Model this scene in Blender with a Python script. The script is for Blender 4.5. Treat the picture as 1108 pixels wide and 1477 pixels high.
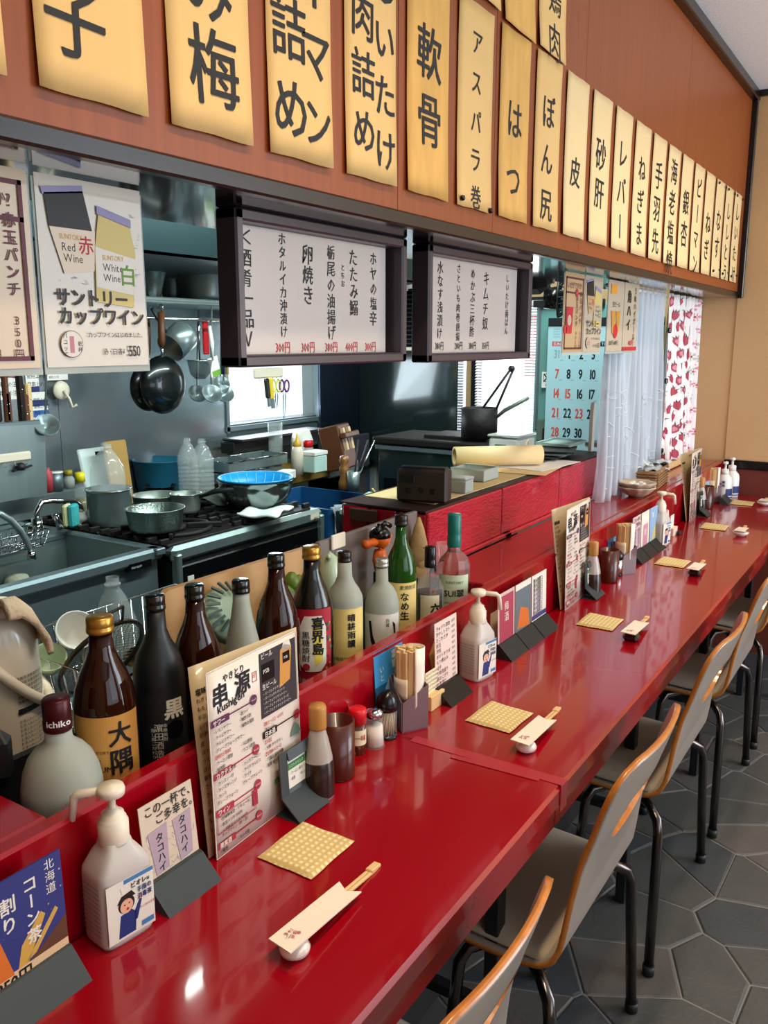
import bpy, bmesh, math, random
from mathutils import Vector, Matrix
random.seed(7)
PI = math.pi
SC = bpy.context.scene
COL = SC.collection
for o in list(bpy.data.objects): bpy.data.objects.remove(o)

# ------------------------------------------------------------------ camera
CAMZ = 1.385
FPX, YAW, PITCH, ROLL = 1223.3, -0.5729, 0.1991, 0.001
FWD = Vector((math.sin(YAW)*math.cos(PITCH), math.cos(YAW)*math.cos(PITCH), -math.sin(PITCH)))
_r = Vector((math.cos(YAW), -math.sin(YAW), 0)); _u = _r.cross(FWD)
RT = _r*math.cos(ROLL)+_u*math.sin(ROLL); UP = -_r*math.sin(ROLL)+_u*math.cos(ROLL)
CAM = Vector((0, 0, CAMZ))
cd = bpy.data.cameras.new('camera'); cam = bpy.data.objects.new('camera', cd); COL.objects.link(cam)
m = Matrix((RT, UP, -FWD)).transposed().to_4x4(); m.translation = CAM; cam.matrix_world = m
cd.sensor_fit = 'VERTICAL'; cd.sensor_height = 36; cd.lens = FPX/1477*36; cd.clip_start = .02; cd.clip_end = 60
SC.camera = cam

# ------------------------------------------------------------------ light
SC.view_settings.view_transform = 'Standard'; SC.view_settings.look = 'None'
SC.view_settings.gamma = 1; SC.view_settings.use_curve_mapping = False
SC.view_settings.exposure = 0.0
SC.cycles.use_denoising = True
SC.cycles.max_bounces = 7; SC.cycles.transmission_bounces = 6; SC.cycles.glossy_bounces = 4
SC.cycles.caustics_reflective = False; SC.cycles.caustics_refractive = False
SC.cycles.sample_clamp_indirect = 4
SPR = 1.9
W = bpy.data.worlds.new('daylight'); SC.world = W; W.use_nodes = True
W.node_tree.nodes['Background'].inputs[0].default_value = (.80, .90, 1, 1)
W.node_tree.nodes['Background'].inputs[1].default_value = 2.2

def area(name, loc, target, sx, sy, power, col, spread=PI):
    l = bpy.data.lights.new(name, 'AREA'); l.shape = 'RECTANGLE'; l.size = sx; l.size_y = sy
    l.energy = power; l.color = col; l.spread = spread
    o = bpy.data.objects.new(name, l); COL.objects.link(o); o.location = loc
    d = Vector(target)-Vector(loc)      # straight-down lamps keep their length along the room
    o.rotation_euler = (0, 0, 0) if abs(d.x)+abs(d.y) < .06 else d.to_track_quat('-Z', 'Y').to_euler()
    return o
# daylight coming in through the shop windows of the right-hand wall
area('window_daylight_far', (2.28, 3.1, 1.25), (-.8, 3.1, 1.25), 1.6, 1.9, 84, (.80, .90, 1))
area('window_daylight_near', (2.28, .6, 1.55), (-.8, .9, 1.0), 1.2, 1.3, 6, (.95, .95, 1))
# warm ceiling lamps over the dining side
area('ceiling_lamp_warm_near', (-.25, .85, 2.33), (-.25, .85, 0), .07, .9, 8, (1, .80, .56), SPR)
area('ceiling_lamp_warm_far', (-.25, 2.6, 2.33), (-.25, 2.6, 0), .07, 1.3, 7, (1, .82, .60), SPR)
# cool kitchen lighting: one small lamp, and an unseen strip added as fill
area('kitchen_lamp', (-1.99, 1.86, 2.30), (-1.99, 1.86, 0), .07, .16, 1.2, (.84, 1.0, .93))
area('kitchen_fill_strip', (-1.0, 2.2, 2.22), (-2.1, 2.2, .9), 2.6, .10, 55, (.82, .98, .94))
# daylight at the two kitchen windows
area('kitchen_window_daylight_left', (-2.66, 3.13, 1.16), (-1.5, 3.0, .9), .55, .24, 7, (.80, .92, 1))
area('kitchen_window_daylight_rear', (-1.82, 4.02, 1.2), (-1.4, 2.5, .9), .40, .62, 11, (.88, .94, 1))

# ------------------------------------------------------------------ measuring helpers (photo pixel -> point on a real plane)
def ray(x, y): return RT*((x-554)/FPX)+UP*((738.5-y)/FPX)+FWD
def onz(x, y, z): d = ray(x, y); return CAM+d*((z-CAMZ)/d.z)
def onx(x, y, X): d = ray(x, y); return CAM+d*(X/d.x)
def ony(x, y, Y): d = ray(x, y); return CAM+d*(Y/d.y)
def zat(P, py):           # height above P's ground point that shows at image row py
    k = (738.5-py)/FPX; v = Vector((P[0], P[1], 0))
    return CAMZ+((k*(v.dot(FWD)))-v.dot(UP))/(UP.z-k*FWD.z)
def mpp(P): return (Vector(P)-CAM).dot(FWD)/FPX     # metres per pixel at P

# ------------------------------------------------------------------ materials
def lin(h):
    h = h.lstrip('#'); c = [int(h[i:i+2], 16)/255 for i in (0, 2, 4)]
    return tuple(((x+.055)/1.055)**2.4 if x > .04045 else x/12.92 for x in c)
MATS = {}
def mat(name, hexc, rough=.5, metal=0, noise=(12, .12), bump=None, trans=0, ior=1.45, coat=0, spec=.5, alpha=1, grain=None, emit=None, crough=.05):
    if name in MATS: return MATS[name]
    M = bpy.data.materials.new(name); M.use_nodes = True; nt = M.node_tree; b = nt.nodes['Principled BSDF']
    c = lin(hexc); N = nt.nodes.new; L = nt.links.new
    b.inputs['Roughness'].default_value = rough; b.inputs['Metallic'].default_value = metal
    b.inputs['Transmission Weight'].default_value = trans; b.inputs['IOR'].default_value = ior
    b.inputs['Coat Weight'].default_value = coat; b.inputs['Coat Roughness'].default_value = crough
    b.inputs['Specular IOR Level'].default_value = spec; b.inputs['Alpha'].default_value = alpha
    tc = N('ShaderNodeTexCoord'); mp = N('ShaderNodeMapping'); L(tc.outputs['Object'], mp.inputs[0])
    if grain: mp.inputs['Scale'].default_value = grain
    if noise and noise[1] > 0:
        nz = N('ShaderNodeTexNoise'); nz.inputs['Scale'].default_value = noise[0]; nz.inputs['Detail'].default_value = 5
        L(mp.outputs[0], nz.inputs['Vector'])
        r = N('ShaderNodeMix'); r.data_type = 'RGBA'; a = noise[1]
        r.inputs[6].default_value = tuple(x*(1-a) for x in c)+(1,); r.inputs[7].default_value = tuple(min(1, x*(1+a)) for x in c)+(1,)
        L(nz.outputs['Fac'], r.inputs[0]); L(r.outputs[2], b.inputs['Base Color'])
    else: b.inputs['Base Color'].default_value = c+(1,)
    if bump:
        n2 = N('ShaderNodeTexNoise'); n2.inputs['Scale'].default_value = bump[0]; n2.inputs['Detail'].default_value = 4
        L(mp.outputs[0], n2.inputs['Vector']); bp = N('ShaderNodeBump'); bp.inputs['Strength'].default_value = bump[1]; bp.inputs['Distance'].default_value = .004
        L(n2.outputs['Fac'], bp.inputs['Height']); L(bp.outputs[0], b.inputs['Normal'])
    if emit: b.inputs['Emission Color'].default_value = lin(emit[0])+(1,); b.inputs['Emission Strength'].default_value = emit[1]
    MATS[name] = M; return M
RED = mat('red lacquer', '#920313', .2, coat=.6, noise=(3, .10), bump=(9, .03))
REDT = mat('red glazed foil', '#b01a30', .22, coat=.6, noise=(14, .22), grain=(1, 1, 3), bump=(55, 1.0))
TEAK = mat('teak veneer', '#86421a', .40, noise=(9, .30), grain=(1, 9, .35), coat=.12, crough=.45, spec=.35)
DADO = mat('dark red veneer', '#6b3024', .45, noise=(12, .22), grain=(9, 1, .5))
BLK = mat('black gloss', '#0c0c0e', .22); BLKM = mat('black matt plastic', '#17191b', .5)
DRK = mat('dark brown lacquer', '#17100e', .3, coat=.15, noise=(5, .1))
SOF = mat('glossy dark soffit', '#2a2728', .10, coat=.5, noise=(3, .05))
PAPER = mat('aged cream paper', '#d9b06e', .7, noise=(5, .10), bump=(30, .05))
PAPER2 = mat('tea stained paper', '#d2a052', .7, noise=(7, .28), grain=(1, 5, 1.2))
PAPER3 = mat('pale cream paper', '#dfc18c', .7, noise=(5, .08))
WPAPER = mat('white paper', '#e8e2da', .6, noise=(4, .04))
CARD = mat('buff card', '#cbb07d', .6, noise=(4, .06))
INK = mat('black ink', '#0d0a09', .6, noise=None)
REDINK = mat('red ink', '#b3202a', .6, noise=None)
WALLP = mat('beige wallpaper', '#cfa878', .8, noise=(3, .06), bump=(220, .25))
CEIL = mat('white ceiling board', '#eef2f4', .85, noise=(120, .08), bump=(160, .3))
STEEL = mat('brushed stainless', '#93a3a3', .32, .72, noise=(6, .12), grain=(1, 8, 1))
STEELD = mat('dull stainless', '#76858a', .38, .6, noise=(8, .2))
STEELP = mat('painted steel grey', '#4e5a5b', .35, .3, noise=(4, .1))
ALU = mat('spun aluminium', '#b9c4ba', .36, .8, noise=(30, .1))
CHR = mat('chrome', '#c9cccc', .12, 1, noise=None)
LEG = mat('dark nickel tube', '#5b5552', .22, 1, noise=None)
IRON = mat('black iron', '#101718', .28, .4, noise=(10, .3), coat=.4)
CAST = mat('cast iron', '#1a1614', .6, .2, noise=(20, .3), bump=(60, .4))
GREENB = mat('dark green enamel', '#1d2c2b', .25, .2, noise=(5, .2), coat=.3)
TEALF = mat('teal fridge enamel', '#6fa39d', .4, noise=(3, .05))
WHITE = mat('white plastic', '#e4e2da', .35, noise=(4, .03))
CREAM = mat('cream plastic', '#e0d3bd', .38, noise=(4, .03))
PLY = mat('beige plywood', '#bf9360', .5, noise=(7, .14), grain=(1, .6, 9))
PLYE = mat('orange ply edge', '#b8702c', .32, noise=(60, .35), grain=(1, 1, 1), coat=.4)
TAUPE = mat('taupe laminate', '#98897c', .34, noise=(3, .05), coat=.35, crough=.25)
SEATM = mat('beige grey vinyl', '#b0a08c', .45, noise=(4, .05), bump=(150, .1))
CLEAR = mat('clear plastic', '#dfeae8', .06, noise=None, alpha=.14, coat=.5)
HAZY = mat('hazy plastic', '#dfe6dd', .30, trans=.55, ior=1.1, noise=None)
LAM = mat('laminate film', '#f0ece4', .08, trans=.8, ior=1.05, noise=None)
BLUE = mat('blue plastic', '#1b6fb0', .35, noise=(4, .05))
TBLUE = mat('teal plastic', '#1d5f78', .4, noise=(4, .08))
GOLD = mat('gold cap', '#b98a3c', .3, .8, noise=(20, .1))
BROWNG = mat('brown bottle glass', '#3a1408', .05, trans=.55, ior=1.3, noise=(5, .1), coat=.4)
BLACKG = mat('black bottle glass', '#10110e', .2, coat=.3, noise=(6, .2))
BLACKS = mat('satin black glass', '#141818', .42, noise=(6, .1))
GREENG = mat('green bottle glass', '#2f7a24', .05, trans=.75, ior=1.3, noise=None, coat=.4)
FROST = mat('frosted glass', '#b9beb0', .38, trans=.35, ior=1.2, noise=(4, .04))
SOYG = mat('soy bottle plastic', '#c4b9af', .2, noise=None, alpha=.7, coat=.4)
SOYL = mat('soy sauce', '#1c0d07', .2, noise=None)
CUPB = mat('brown lacquer cup', '#4a180c', .3, coat=.3, noise=(6, .1))
REDP = mat('red plastic', '#cf1620', .35, noise=None)
WOOD = mat('pale wood', '#dcb67e', .5, noise=(9, .12), grain=(1, 1, 6))
HOLD = mat('grey mauve acrylic', '#8a6d70', .12, trans=.3, ior=1.2, noise=None, coat=.4)
YELC = mat('cream wafer cloth', '#e3cf98', .8, noise=(60, .08), bump=(110, .4))
# woven wafer pattern of the folded cloths
_nt = YELC.node_tree; _b = _nt.nodes['Principled BSDF']; _tc = _nt.nodes.new('ShaderNodeTexCoord'); _w = []
for _ax in ('X', 'Y'):
    _t = _nt.nodes.new('ShaderNodeTexWave'); _t.bands_direction = _ax; _t.inputs['Scale'].default_value = 34; _nt.links.new(_tc.outputs['Object'], _t.inputs['Vector']); _w.append(_t)
_m = _nt.nodes.new('ShaderNodeMath'); _m.operation = 'MULTIPLY'; _nt.links.new(_w[0].outputs['Fac'], _m.inputs[0]); _nt.links.new(_w[1].outputs['Fac'], _m.inputs[1])
_x = _nt.nodes.new('ShaderNodeMix'); _x.data_type = 'RGBA'; _x.inputs[6].default_value = lin('#cdb06c')+(1,); _x.inputs[7].default_value = lin('#eedfb4')+(1,); _nt.links.new(_m.outputs[0], _x.inputs[0]); _nt.links.new(_x.outputs[2], _b.inputs['Base Color'])
_bp = _nt.nodes.new('ShaderNodeBump'); _bp.inputs['Strength'].default_value = .8; _bp.inputs['Distance'].default_value = .0015; _nt.links.new(_m.outputs[0], _bp.inputs['Height']); _nt.links.new(_bp.outputs[0], _b.inputs['Normal'])
PORC = mat('white porcelain', '#e6dcd0', .15, noise=None, coat=.4)
SLATE = mat('slate grey plastic', '#2f3637', .45, noise=(6, .08))
BRWN = mat('brown wood', '#5a3015', .5, noise=(8, .25), grain=(1, 1, .3))
LACE = mat('white voile', '#dfe6ee', .7, trans=.15, ior=1.0, noise=None, alpha=.42)
LACE2 = mat('lace thread', '#eef1f6', .8, noise=None, alpha=.85)
CURT = mat('white printed cotton', '#ece5e2', .8, noise=(30, .03))
TERRA = mat('dark stone vinyl a', '#4a4946', .5, noise=(9, .25), bump=(70, .35))
TERRB = mat('dark stone vinyl b', '#3d4042', .5, noise=(9, .25), bump=(70, .35))
TERRC = mat('dark stone vinyl c', '#56504b', .52, noise=(9, .25), bump=(70, .35))
GROUT = mat('grey grout', '#77746f', .7, noise=(20, .15))
def col(name, hexc, rough=.55): return mat(name, hexc, rough, noise=None)

# ------------------------------------------------------------------ mesh builder
class MB:
    def __init__(s): s.v = []; s.f = []; s.m = []; s.s = []
    def add(s, vs, fs, m=0, sm=False):
        k = len(s.v); s.v += [tuple(v) for v in vs]
        for f in fs: s.f.append(tuple(i+k for i in f)); s.m.append(m); s.s.append(sm)
        return s
    def box(s, c, d, m=0, R=None, bev=0):
        x, y, z = d[0]/2, d[1]/2, d[2]/2; c = Vector(c)
        if bev:
            b = min(bev, x*.9, y*.9, z*.9); vs = []; idx = {}
            for sx in (-1, 1):
                for sy in (-1, 1):
                    for sz in (-1, 1):
                        for a in range(3):
                            p = [sx*(x-(b if a != 0 else 0)), sy*(y-(b if a != 1 else 0)), sz*(z-(b if a != 2 else 0))]
                            idx[(sx, sy, sz, a)] = len(vs); vs.append(p)
            fs = []
            for a, (i, j) in ((0, (1, 2)), (1, (0, 2)), (2, (0, 1))):
                for sg in (-1, 1):
                    q = []
                    for t in ((-1, -1), (1, -1), (1, 1), (-1, 1)):
                        k = [0, 0, 0]; k[a] = sg; k[i] = t[0]; k[j] = t[1]; q.append(idx[(k[0], k[1], k[2], a)])
                    fs.append(q)
            for a in range(3):
                o = [q for q in range(3) if q != a]
                for s1 in (-1, 1):
                    for s2 in (-1, 1):
                        q = []
                        for e, w in ((-1, o[0]), (1, o[0]), (1, o[1]), (-1, o[1])):
                            k = [0, 0, 0]; k[a] = e; k[o[0]] = s1; k[o[1]] = s2; q.append(idx[(k[0], k[1], k[2], w)])
                        fs.append(q)
            for sx in (-1, 1):
                for sy in (-1, 1):
                    for sz in (-1, 1): fs.append([idx[(sx, sy, sz, a)] for a in range(3)])
        else:
            vs = [(sx*x, sy*y, sz*z) for sx in (-1, 1) for sy in (-1, 1) for sz in (-1, 1)]
            fs = [(0, 1, 3, 2), (4, 6, 7, 5), (0, 4, 5, 1), (2, 3, 7, 6), (0, 2, 6, 4), (1, 5, 7, 3)]
        vs = [(R@Vector(v) if R else Vector(v))+c for v in vs]
        return s.add(vs, fs, m)
    def lathe(s, prof, c=(0, 0, 0), n=24, m=0, R=None, sm=True, sq=None, caps=True):
        c = Vector(c); vs = []; k = len(prof)
        for (r, z) in prof:
            for i in range(n):
                a = 2*PI*i/n; x, y = math.cos(a)*r, math.sin(a)*r
                if sq: x, y = x*sq[0], y*sq[1]
                p = Vector((x, y, z)); vs.append((R@p if R else p)+c)
        fs = [(j*n+i, j*n+(i+1) % n, (j+1)*n+(i+1) % n, (j+1)*n+i) for j in range(k-1) for i in range(n)]
        s.add(vs, fs, m, sm)
        if caps:
            b = len(s.v)-k*n
            if prof[0][0] > 1e-5: s.f.append(tuple(b+i for i in reversed(range(n)))); s.m.append(m); s.s.append(False)
            if prof[-1][0] > 1e-5: s.f.append(tuple(b+(k-1)*n+i for i in range(n))); s.m.append(m); s.s.append(False)
        return s
    def cyl(s, c, r, h, m=0, n=20, R=None, r2=None): return s.lathe([(r, 0), (r if r2 is None else r2, h)], c, n, m, R)
    def tube(s, pts, r, n=8, m=0, closed=False):
        P = [Vector(p) for p in pts]; k = len(P); vs = []; up = Vector((0, 0, 1))
        for i in range(k):
            t = (P[(i+1) % k]-P[i-1]) if closed else (P[min(i+1, k-1)]-P[max(i-1, 0)])
            t.normalize(); a = t.cross(up)
            if a.length < .05: a = t.cross(Vector((1, 0, 0)))
            a.normalize(); b = t.cross(a); rr = r[i] if isinstance(r, (list, tuple)) else r
            if i and (a.dot(pa) < 0): a = -a; b = -b
            pa = a
            for j in range(n): q = 2*PI*j/n; vs.append(P[i]+a*math.cos(q)*rr+b*math.sin(q)*rr)
        fs = [(i*n+j, i*n+(j+1) % n, ((i+1) % k)*n+(j+1) % n, ((i+1) % k)*n+j) for i in range(k if closed else k-1) for j in range(n)]
        if not closed: fs += [tuple(reversed(range(n))), tuple((k-1)*n+j for j in range(n))]
        return s.add(vs, fs, m, True)
    def prism(s, poly, d, m=0):     # poly: list of 3D points (planar), extruded by vector d
        d = Vector(d); n = len(poly); P = [Vector(p) for p in poly]
        return s.add(P+[p+d for p in P], [tuple(reversed(range(n))), tuple(range(n, 2*n))]+[(i, (i+1) % n, n+(i+1) % n, n+i) for i in range(n)], m)
    def grid(s, fn, nu, nv, m=0, sm=True):
        vs = [fn(i/nu, j/nv) for j in range(nv+1) for i in range(nu+1)]
        return s.add(vs, [(j*(nu+1)+i, j*(nu+1)+i+1, (j+1)*(nu+1)+i+1, (j+1)*(nu+1)+i) for j in range(nv) for i in range(nu)], m, sm)
    def build(s, name, mats, parent=None, thick=0, rim=None, loc=None):
        me = bpy.data.meshes.new(name); me.from_pydata([tuple(v) for v in s.v], [], s.f)
        for M in (mats if isinstance(mats, (list, tuple)) else [mats]): me.materials.append(M)
        me.polygons.foreach_set('material_index', s.m); me.polygons.foreach_set('use_smooth', s.s)
        bm = bmesh.new(); bm.from_mesh(me); 
        if not getattr(s, 'open', False): bmesh.ops.recalc_face_normals(bm, faces=bm.faces)
        bm.to_mesh(me); bm.free()
        o = bpy.data.objects.new(name, me); COL.objects.link(o)
        if parent: o.parent = parent
        if loc is not None: o.location = loc
        if thick:
            md = o.modifiers.new('thickness', 'SOLIDIFY'); md.thickness = thick; md.offset = 0
            if rim is not None: md.material_offset_rim = rim
        return o
def arc(c, r, a0, a1, n, plane='xz'):
    out = []
    for i in range(n+1):
        a = a0+(a1-a0)*i/n; p, q = math.cos(a)*r, math.sin(a)*r
        out.append((c[0]+p, c[1], c[2]+q) if plane == 'xz' else (c[0], c[1]+p, c[2]+q) if plane == 'yz' else (c[0]+p, c[1]+q, c[2]))
    return out
def T(name, label, cat, loc=(0, 0, 0), rz=0, group=None):
    o = bpy.data.objects.new(name, None); COL.objects.link(o); o.empty_display_size = .05
    o.location = loc; o.rotation_euler = (0, 0, rz); o['label'] = label; o['category'] = cat
    if group: o['group'] = group
    return o
def tag(o, label, cat, group=None):
    o['label'] = label; o['category'] = cat
    if group: o['group'] = group
    return o
def struct(o): o['kind'] = 'structure'; return o
def stuff(o): o['kind'] = 'stuff'; return o
def dup(src, loc=None, rz=None, label=None, group=None):
    kids = {}
    for q in bpy.data.objects: kids.setdefault(q.parent, []).append(q)
    def cp(o, par):
        c = o.copy(); COL.objects.link(c)
        if par: c.parent = par
        for ch in kids.get(o, []): cp(ch, c)
        return c
    r = cp(src, None)
    if loc is not None: r.location = loc
    if rz is not None: r.rotation_euler = (0, 0, rz)
    if label: r['label'] = label
    if group: r['group'] = group
    return r

# ------------------------------------------------------------------ printed matter: flat shapes and lettering laid on a surface
_cu = bpy.data.curves.new('glyph', 'FONT'); _to = bpy.data.objects.new('glyph', _cu); COL.objects.link(_to)
GL = {}
def glyph(ch, w=0, res=2):
    k = (ch, w, res)
    if k not in GL:
        _cu.body = ch; _cu.offset = w; _cu.resolution_u = res; bpy.context.view_layer.update()
        me = bpy.data.meshes.new_from_object(_to.evaluated_get(bpy.context.evaluated_depsgraph_get()))
        vs = [(v.co.x, v.co.y) for v in me.vertices]; fs = [tuple(p.vertices) for p in me.polygons]
        adv = 1.0 if ord(ch) > 0x2fff or ch in '、。' else (max([v[0] for v in vs])+.05 if vs else .3)
        GL[k] = (vs, fs, adv); bpy.data.meshes.remove(me)
    return GL[k]
class Print:
    """fn(u, v, h) -> point; u to the right, v up, h outwards. Material list grows as used."""
    def __init__(s, fn, eps=.0004, cut=0): eps *= (.35 if not cut else 1); s.fn = fn; s.mb = MB(); s.mats = []; s.lv = 1; s.eps = eps; s.cut = cut
    def mi(s, M):
        if M not in s.mats: s.mats.append(M)
        return s.mats.index(M)
    def raw(s, vs, fs, M, h=None):
        h = s.eps*s.lv if h is None else h
        if s.cut:
            bm = bmesh.new(); bv = [bm.verts.new((a, b, 0)) for a, b in vs]
            for f in fs:
                try: bm.faces.new([bv[i] for i in f])
                except ValueError: pass
            u0, u1 = min(a for a, b in vs), max(a for a, b in vs); k = int((u1-u0)/s.cut)
            for i in range(1, k+1):
                bmesh.ops.bisect_plane(bm, geom=bm.verts[:]+bm.edges[:]+bm.faces[:], plane_co=(u0+(u1-u0)*i/(k+1), 0, 0), plane_no=(1, 0, 0))
            bm.verts.index_update(); vs = [(v.co.x, v.co.y) for v in bm.verts]; fs = [tuple(v.index for v in f.verts) for f in bm.faces]; bm.free()
        s.mb.add([s.fn(a, b, h) for a, b in vs], fs, s.mi(M)); return s
    def up(s, n=1): s.lv += n; return s
    def rect(s, u0, v0, u1, v1, M, nv=1):
        vs = []; fs = []
        for j in range(nv+1): vs += [(u0, v0+(v1-v0)*j/nv), (u1, v0+(v1-v0)*j/nv)]
        for j in range(nv): fs.append((2*j, 2*j+1, 2*j+3, 2*j+2))
        return s.raw(vs, fs, M)
    def poly(s, pts, M): return s.raw(pts, [tuple(range(len(pts)))], M)
    def disc(s, u, v, r, M, n=20, ry=None): return s.poly([(u+r*math.cos(2*PI*i/n), v+(ry or r)*math.sin(2*PI*i/n)) for i in range(n)], M)
    def frame(s, u0, v0, u1, v1, t, M):
        s.rect(u0, v0, u1, v0+t, M); s.rect(u0, v1-t, u1, v1, M); s.rect(u0, v0, u0+t, v1, M); return s.rect(u1-t, v0, u1, v1, M)
    def line(s, u0, v0, u1, v1, t, M):
        d = Vector((u1-u0, v1-v0)); n = Vector((-d.y, d.x)).normalized()*t/2
        return s.poly([(u0-n.x, v0-n.y), (u1-n.x, v1-n.y), (u1+n.x, v1+n.y), (u0+n.x, v0+n.y)], M)
    def ch(s, c, u, v, sz, M, w=0, rot=0, sx=1, shear=0, res=2):     # glyph centred on (u, v)
        vs, fs, adv = glyph(c, 0, res)
        if not vs: return
        ca, sa = math.cos(rot), math.sin(rot); out = []
        cx = adv/2
        for x, y in vs:
            x, y = (x-cx)*sx*sz, (y-.38)*sz; x += shear*y
            out.append((u+x*ca-y*sa, v+x*sa+y*ca))
        s.raw(out, fs, M)
        if w >= .008:                    # heavier pen: the stroke is laid again, slightly shifted
            q = w*sz*.7; k = 3 if w < .03 else 5
            for i in range(k):
                a_ = .5+2*PI*i/k; s.raw([(x+q*math.cos(a_), y+q*.8*math.sin(a_)) for x, y in out], fs, M, s.eps*s.lv+.00004*(i+1))
    def vert(s, txt, u, v, sz, M, w=0, pitch=1.08, jit=0, sx=1, res=2, shear=0):   # top-down; v is the top
        for i, c in enumerate(txt):
            if c == ' ': continue
            r = -PI/2 if c in 'ー〜' else 0
            jr = random.uniform(-jit, jit)
            s.ch(c, u+jr*sz*.3, v-(i+.5)*sz*pitch, sz*(1+random.uniform(-jit, jit)*.6), M, w, r+jr*.5, sx if not r else 1, shear, res)
        return s
    def horiz(s, txt, u, v, sz, M, w=0, sx=1, res=2, shear=0, rot=0):     # left aligned at u, centred on v
        x = 0; ca, sa = math.cos(rot), math.sin(rot)
        for c in txt:
            a = .35 if c == ' ' else glyph(c, 0, res)[2]
            if c != ' ': q = (x+a/2*sx)*sz; s.ch(c, u+q*ca, v+q*sa, sz, M, w, rot, sx, shear, res)
            x += a*sx
        return s
    def build(s, name='print', parent=None):
        s.mb.open = True
        return s.mb.build(name, s.mats or [INK], parent)
def planefn(O, U, V):
    O = Vector(O); U = Vector(U).normalized(); V = Vector(V).normalized(); N = U.cross(V)
    return lambda u, v, h: O+U*u+V*v+N*h
def cylfn(R, a0):     # local, label round a bottle; u=0 faces angle a0
    return lambda u, v, h: Vector(((R+h)*math.cos(a0+u/R), (R+h)*math.sin(a0+u/R), v))
# ================================================================== the setting
YF, XL, XR, YB, ZC = 3.97, -2.64, 2.3, -1.6, 2.386
HX = -.757
fl = MB().box(((XL+XR)/2, (YF+YB)/2, -.03), (XR-XL, YF-YB, .05), 0).build('floor', [GROUT]); struct(fl)
# stone-pattern pieces: Voronoi cells of jittered points, each its own piece
def voronoi(x0, x1, y0, y1, s):
    pts = []; ny = int((y1-y0)/s)+3; nx = int((x1-x0)/s)+3
    for j in range(-1, ny):
        for i in range(-1, nx): pts.append((x0+(i+.5*(j % 2)+random.uniform(-.5, .5))*s, y0+(j+random.uniform(-.5, .5))*s*.86))
    out = []
    for a in pts:
        if not (x0 < a[0] < x1 and y0 < a[1] < y1): continue
        poly = [(a[0]-s*2, a[1]-s*2), (a[0]+s*2, a[1]-s*2), (a[0]+s*2, a[1]+s*2), (a[0]-s*2, a[1]+s*2)]
        for b in pts:
            if b is a or abs(b[0]-a[0]) > 2.6*s or abs(b[1]-a[1]) > 2.6*s: continue
            mx, my = (a[0]+b[0])/2, (a[1]+b[1])/2; nx_, ny_ = b[0]-a[0], b[1]-a[1]; q = []
            for i in range(len(poly)):
                p, r = poly[i], poly[(i+1) % len(poly)]
                dp = (p[0]-mx)*nx_+(p[1]-my)*ny_; dr = (r[0]-mx)*nx_+(r[1]-my)*ny_
                if dp <= 0: q.append(p)
                if dp*dr < 0: t = dp/(dp-dr); q.append((p[0]+(r[0]-p[0])*t, p[1]+(r[1]-p[1])*t))
            poly = q
            if len(poly) < 3: break
        if len(poly) > 2: out.append((a, poly))
    return out
def cell(a, poly, gap, hgt):
    cx = sum(p[0] for p in poly)/len(poly); cy = sum(p[1] for p in poly)/len(poly)
    def ins(g): 
        r = []
        for p in poly:
            d = Vector((cx-p[0], cy-p[1])); L = d.length; d = d/L if L else d; r.append((p[0]+d.x*g, p[1]+d.y*g))
        return r
    o, i = ins(gap), ins(gap+.006); n = len(poly)
    vs = [(p[0]-cx, p[1]-cy, 0) for p in o]+[(p[0]-cx, p[1]-cy, hgt) for p in i]
    return (cx, cy), vs, [(k, (k+1) % n, n+(k+1) % n, n+k) for k in range(n)]+[tuple(range(n, 2*n))]
def clipx(poly, xm):
    return poly
for a, poly in voronoi(-.80, 1.3, .5, 3.9, .20):
    if len(poly) < 4: continue
    c, vs, fs = cell(a, poly, .0022, .0025)
    o = MB().add(vs, fs).build('stone', [random.choice([TERRA, TERRA, TERRB, TERRC])], fl, loc=(c[0], c[1], -.005))
far = MB()
far.box(((XL-.1+XR)/2, YF+.05, .42), (XR-XL+.3, .1, .90))
far.box(((-2.02+XL-.1)/2, YF+.05, 1.64), (-2.02-XL+.1, .1, 1.54)); far.box(((-1.60+XR)/2, YF+.05, 1.64), (XR+1.60, .1, 1.54))
far.box((-1.81, YF+.05, 2.0), (.42, .1, .82))
far = struct(far.build('wall_far', [WALLP]))
for x0, x1 in ((-.757, -.575), (-.5725, .33), (.3325, 1.24), (1.2425, XR)):
    MB().box(((x0+x1)/2, YF-.002, 1.627), (x1-x0, .006, 1.512), bev=.001).build('wallpaper_strip', [WALLP], far)
for x0, x1 in ((-.757, .1), (.102, .95), (.952, XR)):
    MB().box(((x0+x1)/2, YF-.004, .418), (x1-x0, .01, .83)).build('dado_panel', [DADO], far)
struct(MB().box(((HX+XR)/2, YF-.009, .852), (XR-HX, .02, .036), bev=.004).build('trim_rail', [BLK]))
struct(MB().box((XL-.05, (YB+2.80)/2, 1.2), (.1, 2.80-YB, 2.4)).box((XL-.05, 3.72, 1.2), (.1, .5, 2.4)).box((XL-.05, 3.13, .5), (.1, .7, 1.03)).box((XL-.05, 3.13, 1.85), (.1, .7, 1.1)).build('wall_left', [STEELP]))
rw = MB().box((XR+.05, (YB+YF)/2, .35), (.1, YF-YB, .7)).box((XR+.05, (YB+YF)/2, 2.36), (.1, YF-YB, .1))
for y in (YB+.2, 1.6, 3.92): rw.box((XR+.05, y, 1.5), (.1, .5 if y < 3 else .2, 1.7))
struct(rw.build('wall_right', [WALLP]))
struct(MB().box(((XL+XR)/2, YB-.05, 1.2), (XR-XL, .1, 2.4)).build('wall_back', [WALLP]))
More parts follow.
